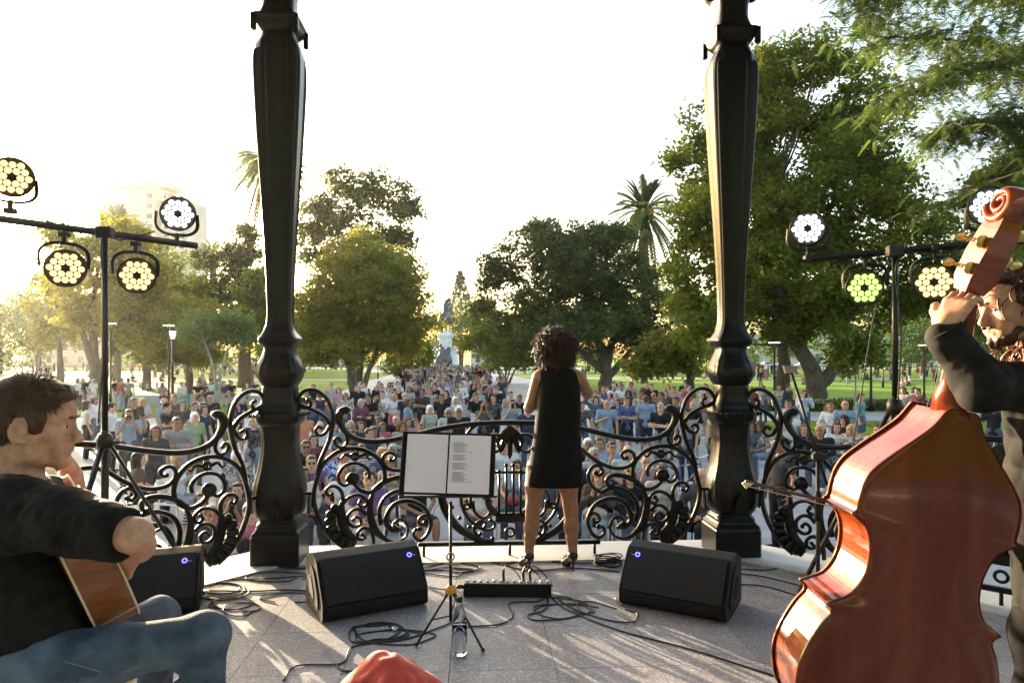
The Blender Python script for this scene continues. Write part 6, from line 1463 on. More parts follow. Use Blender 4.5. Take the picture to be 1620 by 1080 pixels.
S1.cap(hp(701, 503, -.9), hp(706, 499, .9), .85, .75); S1.cap(hp(706, 497, .9), hp(711, 487, 1.9), .55, .35); S1.cap(hp(711, 487, 1.9), hp(711, 491, 2.6), .34, .22)
for sx in (-1, 1):
    S1.chain([hp(701+sx*3, 506, -.9), hp(701+sx*3.5, 515, -.6), hp(701+sx*3, 525, -1.0)], [.42, .2, .17]); S1.chain([hp(706+sx*3, 505, .9), hp(706+sx*3.5, 514, 1.3), hp(706+sx*3, 525, 1.0)], [.36, .18, .16])
S1.chain([hp(699, 500, -1.6), hp(697, 508, -2.0), hp(697, 516, -1.9)], [.3, .22, .1])
S1.cap(hp(704, 495, 0), hp(705, 484, 0), .5, .55); S1.cap(hp(705, 482, 0), hp(706, 476, .1), .3, .32)
for sx in (-1, 1): S1.chain([hp(704+sx*2, 496, .1), hp(705+sx*6, 503, .6), hp(705+sx*6, 510, .4)], [.35, .28, .2])
S1.chain([hp(708, 484, 0), hp(712, 478, .4), hp(711, 470, .6)], [.22, .18, .15]); S1.chain([hp(702, 484, 0), hp(699, 490, .5)], [.22, .16])
V_, Q_ = nets(*S1.field(.14), .14); obj('horse_and_rider', mesh_np('horse_and_rider', relax_mesh(V_, Q_, 1), Q_), M_BRZ, mo)
mb = MB(); mb.tube([hp(709, 492, .6), hp(707, 466, .7)], .09, 6); mb.add([hp(707.5, 467, .7), hp(714, 479, .4), hp(715, 486, .4), hp(709, 480, .7), hp(707.5, 467, .8), hp(714, 479, .55), hp(715, 486, .55), hp(709, 480, .85)], [(0, 1, 2, 3), (7, 6, 5, 4), (0, 4, 5, 1), (1, 5, 6, 2), (2, 6, 7, 3), (3, 7, 4, 0)]); mb.build('flag', M_BRZ, mo)
S1 = Soft(.1); S1.chain([hp(701, 553, -1.9), hp(702, 562, -2.3), hp(698, 572, -2.6)], [.5, .7, .9]); S1.chain([hp(712, 552, -1.9), hp(708, 562, -2.3), hp(710, 570, -2.7)], [.4, .7, .9]); S1.cap(hp(700, 550, -1.9), hp(699, 546, -1.9), .3, .3)
V_, Q_ = nets(*S1.field(.16), .16); obj('bronze_figures', mesh_np('bronze_figures', V_, Q_), M_BRZ, mo)

# ---- white tower block on the left
d = 210; k = d/F; tw = empty('tower_block', at(228, d)); tag(tw, 'pale high rise tower block with balconies behind left trees', 'building')
M_TW = mat('tower_white', (.31, .32, .34), .7, (.37, .38, .40), .4); M_TWG = mat('tower_glass', (.05, .06, .07), .2, (.10, .11, .12), 1); M_TWB = mat('tower_band', (.22, .17, .09), .7, (.5, .42, .3), 1)
def tz(py): return CAMZ+(HOR-py)*k
mb = MB(); zt = tz(300); mb.box((-12*k, 4, zt/2), (86*k, 18, zt), .1); mb.build('wall', M_TW, tw)
mb = MB(); zt2 = tz(314); mb.box((50*k, 6, zt2/2), (40*k, 14, zt2), .1); mb.build('wing', M_TW, tw)
for x, w_, z, h in ((-42, 24, tz(297), 2.0), (-6, 26, tz(297), 3.0), (30, 18, tz(298), 2.0)): mb = MB(); mb.box((x*k, 4, z+h/2), (w_*k, 10, h), .1); mb.build('roof_room', M_TW, tw)
mb = MB(); mb.box((-12*k, -5.05, tz(305)), (70*k, .3, .9)); mb.build('roof_band', M_TWB, tw)
nf = 15
for f in range(nf):
    z = tz(322)-f*3.05
    if z < 4: break
    mb = MB(); mb.box((50*k, -1.6, z), (36*k, 1.6, .22), .03); bl2 = mb.build('balcony', M_TW, tw)
    mb = MB(); mb.box((50*k, -2.3, z+.55), (36*k, .12, .9), .02); mb.build('parapet', M_TW, bl2)
    for x in (38, 50, 62): mb = MB(); mb.box((x*k, -1.0, z+1.4), (7*k, .1, 1.7)); mb.build('window', M_TWG, tw)
    for x in (-45, 22): mb = MB(); mb.box((x*k, -5.03, z+1.2), (8*k, .1, 1.4)); mb.build('window', M_TWG, tw)

# unseen trees added behind the bandstand to shade it from the rear
src = [o for o in COL.objects if o.name.startswith('park_tree') and o.parent is None][:6]
def copy_obj(o, parent=None):
    c = o.copy(); COL.objects.link(c); c.parent = parent
    for ch in list(o.children): copy_obj(ch, c)
    return c
for i, (x, y) in enumerate(((-22, -16), (-11, -20), (0, -22), (11, -20), (22, -16), (30, -6))):
    c = copy_obj(src[i % len(src)]); c.location = (x, y, 0); c.scale = (1.25,)*3; tag(c, 'unseen added tree behind the bandstand, '+('leftmost of the row', 'second from left', 'third from left', 'third from right', 'second from right', 'rightmost of the row')[i], 'tree', 'unseen shading trees added behind the bandstand')
# ------------------------------------------------------------------ the audience
CL = {'black': (.012, .012, .014), 'charcoal': (.04, .042, .048), 'grey': (.22, .22, .23), 'light grey': (.40, .40, .41), 'white': (.62, .61, .59), 'cream': (.58, .50, .38), 'beige': (.40, .32, .22), 'khaki': (.27, .21, .13),
      'brown': (.10, .055, .03), 'light blue': (.17, .27, .42), 'blue': (.04, .08, .25), 'navy': (.018, .026, .07), 'denim': (.055, .085, .14), 'pale denim': (.20, .26, .34), 'red': (.42, .035, .03), 'dark red': (.20, .02, .025),
      'maroon': (.17, .025, .07), 'pink': (.48, .17, .22), 'hot pink': (.48, .05, .15), 'orange': (.62, .17, .04), 'yellow': (.60, .46, .10), 'green': (.22, .34, .13), 'olive': (.10, .11, .05), 'sage': (.30, .36, .28), 'pale green': (.42, .52, .40),
      'teal': (.05, .28, .27), 'purple': (.13, .05, .22), 'mauve': (.32, .20, .24), 'lilac': (.55, .48, .62)}
CL = {k: tuple(.85*(.66*c+.34*(sum(v)/3)) for c in v) for k, v in CL.items()}
HC = {'dark': (.012, .009, .007), 'brown': (.05, .025, .013), 'ginger': (.16, .06, .02), 'blonde': (.34, .22, .10), 'grey': (.26, .25, .24), 'white': (.60, .59, .57)}
SK = [mat('crowd_skin_a', (.50, .28, .19), .55, (.55, .32, .22), 20), mat('crowd_skin_b', (.40, .21, .135), .55, (.45, .245, .16), 20), mat('crowd_skin_c', (.28, .14, .085), .55, (.33, .17, .10), 20)]
M_FEAT = mat('face_features', (.035, .018, .014), .5, (.05, .025, .02), 30); M_LIP = mat('lips', (.30, .09, .075), .5, (.34, .11, .09), 30)
def pattern(name, c1, c2, kind):
    key = 'cloth_'+name
    if key in MATS: return MATS[key]
    m = bpy.data.materials.new(key); m.use_nodes = True; N = m.node_tree.nodes; L = m.node_tree.links; b = N['Principled BSDF']; b.inputs['Roughness'].default_value = .85
    tc = N.new('ShaderNodeTexCoord'); mx = N.new('ShaderNodeMix'); mx.data_type = 'RGBA'; mx.inputs['A'].default_value = (*c1, 1); mx.inputs['B'].default_value = (*c2, 1)
    if kind == 'stripe' or kind == 'vstripe':
        w = N.new('ShaderNodeTexWave'); w.bands_direction = 'Z' if kind == 'stripe' else 'X'; w.inputs['Scale'].default_value = 7; w.wave_profile = 'SIN'; L.new(tc.outputs['Object'], w.inputs['Vector']); mr = N.new('ShaderNodeMapRange'); mr.inputs['From Min'].default_value = .55; mr.inputs['From Max'].default_value = .6; L.new(w.outputs['Fac'], mr.inputs['Value']); L.new(mr.outputs[0], mx.inputs['Factor'])
    elif kind == 'plaid':
        f = []
        for ax in 'XZ':
            w = N.new('ShaderNodeTexWave'); w.bands_direction = ax; w.inputs['Scale'].default_value = 5; L.new(tc.outputs['Object'], w.inputs['Vector']); f.append(w.outputs['Fac'])
        mu = N.new('ShaderNodeMath'); mu.operation = 'MULTIPLY_ADD'; L.new(f[0], mu.inputs[0]); mu.inputs[1].default_value = .5; mu2 = N.new('ShaderNodeMath'); mu2.operation = 'MULTIPLY'; mu2.inputs[1].default_value = .5; L.new(f[1], mu2.inputs[0]); L.new(mu2.outputs[0], mu.inputs[2]); L.new(mu.outputs[0], mx.inputs['Factor'])
    else:
        v = N.new('ShaderNodeTexVoronoi'); v.inputs['Scale'].default_value = 26; L.new(tc.outputs['Object'], v.inputs['Vector']); sp = N.new('ShaderNodeSeparateColor'); L.new(v.outputs['Color'], sp.inputs['Color']); mr = N.new('ShaderNodeMapRange'); mr.inputs['From Min'].default_value = .45; mr.inputs['From Max'].default_value = .55; L.new(sp.outputs['Red'], mr.inputs['Value']); L.new(mr.outputs[0], mx.inputs['Factor'])
    L.new(mx.outputs['Result'], b.inputs['Base Color']); MATS[key] = m; return m
PAT = {'striped': ((.65, .63, .6), (.15, .10, .14), 'stripe'), 'dark striped': ((.02, .02, .025), (.35, .34, .33), 'stripe'), 'vertically striped': ((.55, .56, .58), (.28, .32, .38), 'vstripe'), 'blue plaid': ((.08, .16, .42), (.68, .70, .74), 'plaid'), 'blue floral': ((.02, .05, .30), (.55, .60, .72), 'v'), 'patterned': ((.50, .42, .33), (.16, .11, .09), 'v'), 'grey patterned': ((.36, .34, .32), (.12, .11, .11), 'v'), 'floral': ((.60, .45, .40), (.45, .13, .10), 'v'), 'black printed': ((.013, .013, .015), (.10, .10, .11), 'v')}
def cloth(c):
    if c in PAT: return pattern(c.replace(' ', '_'), *PAT[c])
    v = CL[c]; return mat('cloth_'+c.replace(' ', '_'), v, .85, tuple(min(1, q*1.25+.004) for q in v), 14, bump=.12, bscale=220, spec=.2)
def hairm(c): v = HC[c]; return mat('hair_'+c, v, .55, tuple(q*1.6+.004 for q in v), 50, stretch=(1, 1, .3), spec=.35)

def joints(pose):
    J = {'hip': [(s*.09, 0, .90) for s in (-1, 1)], 'kn': [(s*.105, -.01, .49) for s in (-1, 1)], 'an': [(s*.115, .03, .09) for s in (-1, 1)], 'to': [(s*.145, -.12, .035) for s in (-1, 1)],
         'el': [(s*.255, .04, 1.11) for s in (-1, 1)], 'wr': [(s*.26, -.05, .87) for s in (-1, 1)], 'hd': [(0, -.25, -1)]*2, 'dz': 0.0}
    if pose == 'crossed': J['el'] = [(s*.265, -.05, 1.12) for s in (-1, 1)]; J['wr'] = [(.10, -.215, 1.13), (-.10, -.185, 1.17)]; J['hd'] = [(1, .1, .1), (-1, .1, .15)]
    if pose == 'phone': J['el'] = [(s*.22, -.15, 1.19) for s in (-1, 1)]; J['wr'] = [(s*.065, -.24, 1.46) for s in (-1, 1)]; J['hd'] = [(0, -.2, 1)]*2
    if pose == 'clasp': J['el'] = [(s*.265, .0, 1.12) for s in (-1, 1)]; J['wr'] = [(s*.055, -.21, 1.0) for s in (-1, 1)]; J['hd'] = [(.6, -.3, -.2), (-.6, -.3, -.2)]
    if pose == 'hip': J['el'] = [(-.36, .06, 1.15), (.255, .04, 1.11)]; J['wr'] = [(-.19, -.05, 1.02), (.26, -.05, .87)]; J['hd'] = [(.6, -.3, -.5), (0, -.25, -1)]
    if pose == 'chest': J['el'] = [(-.27, -.02, 1.13), (.255, .04, 1.11)]; J['wr'] = [(-.05, -.20, 1.24), (.26, -.05, .87)]; J['hd'] = [(1, .0, .2), (0, -.25, -1)]
    if pose == 'head': J['el'] = [(s*.36, -.02, 1.57) for s in (-1, 1)]; J['wr'] = [(s*.13, .02, 1.72) for s in (-1, 1)]; J['hd'] = [(.7, .1, .1), (-.7, .1, .1)]
    if pose.startswith('chair'):
        dz = -.42; J['dz'] = dz; J['hip'] = [(s*.09, 0, .50) for s in (-1, 1)]; J['kn'] = [(s*.12, -.42, .52) for s in (-1, 1)]; J['an'] = [(s*.12, -.40, .09) for s in (-1, 1)]; J['to'] = [(s*.13, -.55, .035) for s in (-1, 1)]
        J['el'] = [(s*.25, -.02, .74) for s in (-1, 1)]; J['wr'] = [(s*.07, -.25, .64) for s in (-1, 1)]; J['hd'] = [(.4, -.5, -.2), (-.4, -.5, -.2)]
        if pose == 'chair_up': J['el'] = [(s*.23, -.13, .77) for s in (-1, 1)]; J['wr'] = [(s*.05, -.27, .93) for s in (-1, 1)]; J['hd'] = [(.2, -.1, 1), (-.2, -.1, 1)]
        if pose == 'chair_chin': J['el'] = [(-.14, -.26, .72), (.25, -.02, .74)]; J['wr'] = [(-.06, -.19, .98), (.02, -.24, .64)]; J['hd'] = [(.2, .3, .6), (-.6, -.4, -.1)]
    if pose.startswith('ground'):
        dz = -.80; J['dz'] = dz; J['hip'] = [(s*.09, 0, .12) for s in (-1, 1)]; J['kn'] = [(s*.31, -.27, .16) for s in (-1, 1)]; J['an'] = [(-s*.10, -.36, .08) for s in (-1, 1)]; J['to'] = [(-s*.22, -.38, .05) for s in (-1, 1)]
        J['el'] = [(s*.26, -.04, .36) for s in (-1, 1)]; J['wr'] = [(s*.12, -.25, .24) for s in (-1, 1)]; J['hd'] = [(.4, -.5, -.2), (-.4, -.5, -.2)]
        if pose == 'ground_up': J['el'] = [(s*.22, -.15, .42) for s in (-1, 1)]; J['wr'] = [(s*.065, -.24, .67) for s in (-1, 1)]; J['hd'] = [(0, -.2, 1)]*2
        if pose == 'ground_knees': J['kn'] = [(s*.13, -.36, .46) for s in (-1, 1)]; J['an'] = [(s*.12, -.50, .09) for s in (-1, 1)]; J['to'] = [(s*.13, -.65, .035) for s in (-1, 1)]; J['el'] = [(s*.24, -.18, .36) for s in (-1, 1)]; J['wr'] = [(s*.05, -.46, .36) for s in (-1, 1)]; J['hd'] = [(.8, -.1, -.2), (-.8, -.1, -.2)]
    return J
TEMPL = {}
def lp_(a, b, t): return npv(a)*(1-t)+npv(b)*t
def template(pose, fem, h=.0135):
    key = (pose, fem)
    if key in TEMPL: return TEMPL[key]
    J = joints(pose); dz = J['dz']; shx = .165 if fem else .19; O = {}
    def up(x, y, z): return npv((x, y, z+dz))
    sh = [up(s*shx, .01, 1.385) for s in (-1, 1)]; pel = up(0, .01, .95)
    S = Soft(.025); head(S, Frame(up(0, -.005, 1.58), np.eye(3)), 1.0, fem)
    S.cap(up(0, .02, 1.50), up(0, .015, 1.40), .050 if fem else .056, .06); S.cap(up(0, .01, 1.36), pel, .09, .09)
    for i in (0, 1):
        S.chain([up(0, .01, 1.36), sh[i]], [.05, .05]); S.chain([sh[i], J['el'][i], J['wr'][i]], [.045, .037, .026], .015)
        hand(S, J['wr'][i], J['hd'][i], (-1 if J['wr'][i][0] > 0 else 1, -.3, .1), 1 if i else -1, (.3, .4, .3), s=.95)
        S.chain([J['hip'][i], lp_(J['hip'][i], J['kn'][i], .5), J['kn'][i], lp_(J['kn'][i], J['an'][i], .35), J['an'][i]], [.085, .075, .052, .053, .035], .02)
    O['body'] = S.mesh('body', h*.9)
    def torso(S, r=0.0):
        S.cap(up(-.5*shx-.02, .01, 1.33), up(.5*shx+.02, .01, 1.33), .098+r, .098+r, .05); S.cap(up(0, .01, 1.30), up(0, .01, 1.08), .135+r, .122+r if fem else .135+r, .05, sq=((0, 1, 0), 1.22))
        S.cap(up(0, .01, 1.08), up(0, .01, .90 if dz > -.1 else .97), .125+r, .152+r, .05, sq=((0, 1, 0), 1.2))
        for i in (0, 1): S.cap(up(0, .015, 1.40), sh[i], .052, .062+r, .03)
        if fem: S.ell(up(-.07, -.085, 1.24), (.06, .055, .06), .04); S.ell(up(.07, -.085, 1.24), (.06, .055, .06), .04)
        S.ell(up(0, -.02, 1.46), (.062, .068, .05), .02, None, True)
    wp = folds(.0045, 20, 3, (.8, .6, 1))
    S = Soft(.04); torso(S); O['V'] = S.mesh('tank_top', h, wp)
    S = Soft(.04); torso(S, .004)
    for i in (0, 1): S.cap(sh[i], lp_(sh[i], J['el'][i], .58), .064, .058, .04)
    O['T'] = S.mesh('t_shirt', h, wp)
    S = Soft(.04); torso(S, .010)
    for i in (0, 1): S.chain([sh[i], J['el'][i], lp_(J['el'][i], J['wr'][i], .9)], [.068, .055, .042], .03)
    O['L'] = S.mesh('jacket', h, folds(.006, 20, 8, (.8, .6, 1)))
    pz0 = npv((0, .01, J['hip'][0][2]+.05))
    S = Soft(.04); S.cap(pz0+npv((-.04, 0, .02)), pz0+npv((.04, 0, .02)), .118, .118, .05)
    for i in (0, 1): S.chain([J['hip'][i], J['kn'][i], lp_(J['kn'][i], J['an'][i], .97)], [.105, .074, .060], .03)
    O['P'] = S.mesh('trousers', h, folds(.004, 16, 5, (.9, .8, 1)))
    S = Soft(.04); S.cap(pz0+npv((-.04, 0, .02)), pz0+npv((.04, 0, .02)), .120, .120, .05)
    for i in (0, 1): S.cap(J['hip'][i], lp_(J['hip'][i], J['kn'][i], .8), .108, .092, .03)
    O['S'] = S.mesh('shorts', h, folds(.004, 16, 6, (.9, .8, 1)))
    if dz == 0:
        S = Soft(.05); S.cap((0, .01, .96), (0, .01, .55), .125, .20, sq=((0, 1, 0), 1.15)); O['K'] = S.mesh('skirt', h, folds(.008, 26, 7, (1.6, 1.6, .2)))
    S = Soft(.015)
    for i in (0, 1): a = npv(J['an'][i]); t = npv(J['to'][i]); S.cap(a+npv((0, .02, -.045)), t, .042, .034); S.cap(a, a+npv((0, .01, -.04)), .042, .042)
    O['shoes'] = S.mesh('shoes', h)
    O['headc'] = up(0, -.005, 1.58); O['seat'] = dz
    TEMPL[key] = O; return O
HAIR = {}
def hair_mesh(kind):
    if kind in HAIR: return HAIR[kind]
    S = Soft(.02); w = folds(.003, 90, 4, (1, 1, .4)); h = .0105
    if kind == 'r': S.ell((0, .045, .0), (.083, .075, .062)); S.ell((0, -.02, .07), (.06, .05, .03), .02, None, True)
    elif kind == 'k': S.ell((0, .015, .050), (.090, .105, .082)); S.cap((-.04, -.11, .052), (.04, -.11, .052), .014, .014); S.cap((-.035, -.15, .045), (.035, -.15, .045), .011, .011); w = None
    else:
        S.ell((0, .022, .038), (.086, .102, .094))
        S.ell((0, .07, -.03), (.066, .052, .065)); S.ell((0, -.045, .088), (.062, .05, .032))
        if kind in 'lb':
            e = -.20 if kind == 'l' else -.09
            S.cap((0, .06, 0), (0, .065, e), .075, .058, sq=((0, 1, 0), 1.5))
            for s in (-1, 1): S.cap((s*.075, .0, .03), (s*.085, .01, e+.02), .028, .03 if kind == 'l' else .034)
        if kind == 'c':
            S.ell((0, .03, .03), (.125, .125, .12)); S.cap((-.08, .03, -.06), (.08, .03, -.06), .06, .06); w = folds(.012, 90, 4, (1, 1, 1))
        if kind == 'n': S.ell((0, .12, .05), (.045, .045, .045))
    S.ell((0, -.118, -.02), (.088, .07, .098), .012, None, True)
    HAIR[kind] = S.mesh('hair', h, w); return HAIR[kind]
mb = MB()
for e in (-1, 1): mb.ball((e*.031, -.0885, .002), (.014, .006, .0075), 8, 6); mb.tube([(e*.014, -.099, .023), (e*.046, -.083, .021)], .0045, 5)
EYES_ME = mb.mesh('eyes', True)
mb = MB(); mb.ball((0, -.0985, -.066), (.021, .006, .0075), 10, 6); MOUTH_ME = mb.mesh('mouth', True)
mb = MB()
for e in (-1, 1): mb.ball((e*.033, -.098, .002), (.025, .008, .019), 10, 6); mb.tube([(e*.055, -.09, .004), (e*.082, .0, .004)], .003, 4)
SUNG_ME = mb.mesh('sunglasses', True)
PEOPLE = []
HAIRN = {'s': 'short', 'l': 'long', 'b': 'bob', 'c': 'curly', 'k': 'cap', 'r': 'thin', 'x': '', 'n': 'bun'}
ACT = {'stand': 'standing', 'crossed': 'standing with crossed arms', 'phone': 'holding up a phone', 'clasp': 'standing with joined hands', 'hip': 'standing with hand on hip', 'chest': 'standing with hand on chest', 'head': 'standing with hands on head',
       'chair': 'sitting on chair', 'chair_up': 'sitting with raised hands', 'chair_chin': 'sitting with hand to chin', 'ground': 'sitting cross-legged', 'ground_up': 'sitting cross-legged with raised camera', 'ground_knees': 'sitting with knees drawn up'}
TK = {'T': 't-shirt', 'L': 'jacket', 'V': 'sleeveless top'}; BK = {'P': 'trousers', 'S': 'shorts', 'K': 'skirt'}
HT = {'stand': 1.698}
def person(px, yt, pose, face, top, bot, hair, act=None, fem=None, on=None, d=None, sung=False, scale=None, near=True, tname=None):
    rg = np.random.default_rng(int(px*13+yt*7))
    if fem is None: fem = hair[0] in 'lbcn'
    s = scale or (rg.uniform(.95, 1.0) if fem else rg.uniform(1.0, 1.05))
    T_ = template(pose, fem); dz = T_['seat']; base_z = 0.0
    if on == 'wall': base_z = .17
    htop = (1.698+dz)*s+base_z
    if d is None: d = F*(CAMZ-htop)/max(4, yt-HOR)
    p = ((px-810)/F*d, d, base_z)
    # face the singer unless told otherwise
    rz = math.atan2(p[0]-.3, d-4.7)*-1.0+R(face)+R(rg.uniform(-14, 14))
    r = empty('person', p, rz); r.scale = (s*rg.uniform(.97, 1.06), s, s)
    nm = {'T': 't_shirt', 'L': 'jacket', 'V': 'tank_top'}
    tk, tc_ = top.split(':'); bk, bc = bot.split(':')
    if bk == 'K' and 'K' not in T_: bk = 'P'
    obj('body', T_['body'], SK[rg.integers(0, 3)], r); obj(nm[tk], T_[tk], cloth(tc_), r); obj({'P': 'trousers', 'S': 'shorts', 'K': 'skirt'}[bk], T_[bk], cloth(bc), r)
    obj('shoes', T_['shoes'], cloth(['black', 'white', 'brown', 'charcoal'][rg.integers(0, 4)]), r)
    tilt = (R(rg.uniform(-8, 6)), R(rg.uniform(-7, 7)), 0)
    hk, _, hcn = hair.partition(':')
    hc_ = tuple(T_['headc'])
    if hk != 'x': obj('cap' if hk == 'k' else 'hair', hair_mesh(hk), cloth(hcn) if hk == 'k' else hairm(hcn), r, hc_)
    if hk == 'k': obj('hair', hair_mesh('r'), hairm('brown'), r, hc_)
    if near and d < 26:
        if sung: obj('sunglasses', SUNG_ME, M_SHOE, r, hc_)
        else: obj('eyes', EYES_ME, M_FEAT, r, hc_)
        obj('mouth', MOUTH_ME, M_LIP, r, hc_)
    if pose == 'phone' or pose == 'ground_up':
        q = empty('handheld_camera', tuple(r.matrix_basis @ Vector((0, -.27, 1.545+dz)))); q.rotation_euler = (0, 0, rz); CAMS.append((q, tname or tc_, tk))
        mb = MB(); mb.box((0, 0, 0), (.085, .018, .15) if act is None else (.13, .05, .085), .008); mb.build('casing', M_CAN, q)
        mb = MB(); mb.lathe([(.004, 0), (.012 if act is None else .032, 0), (.012 if act is None else .034, .004 if act is None else .07), (.003, .005 if act is None else .072)], 12, (.02 if act is None else 0, -.01, .045 if act is None else 0), Matrix.Rotation(R(90), 3, 'X')); mb.build('lens', M_SHOE, q, True)
    a = act or ('sitting on the low wall' if on == 'wall' else ACT[pose]+(' with back turned' if abs(face) > 120 else ''))
    PEOPLE.append(dict(o=r, px=px, d=d, look=f'{tname or tc_} {TK[tk]}', low=f'{bc} {BK[bk]}', act=a, pose=pose, ht=htop))
    return r
CAMS = []
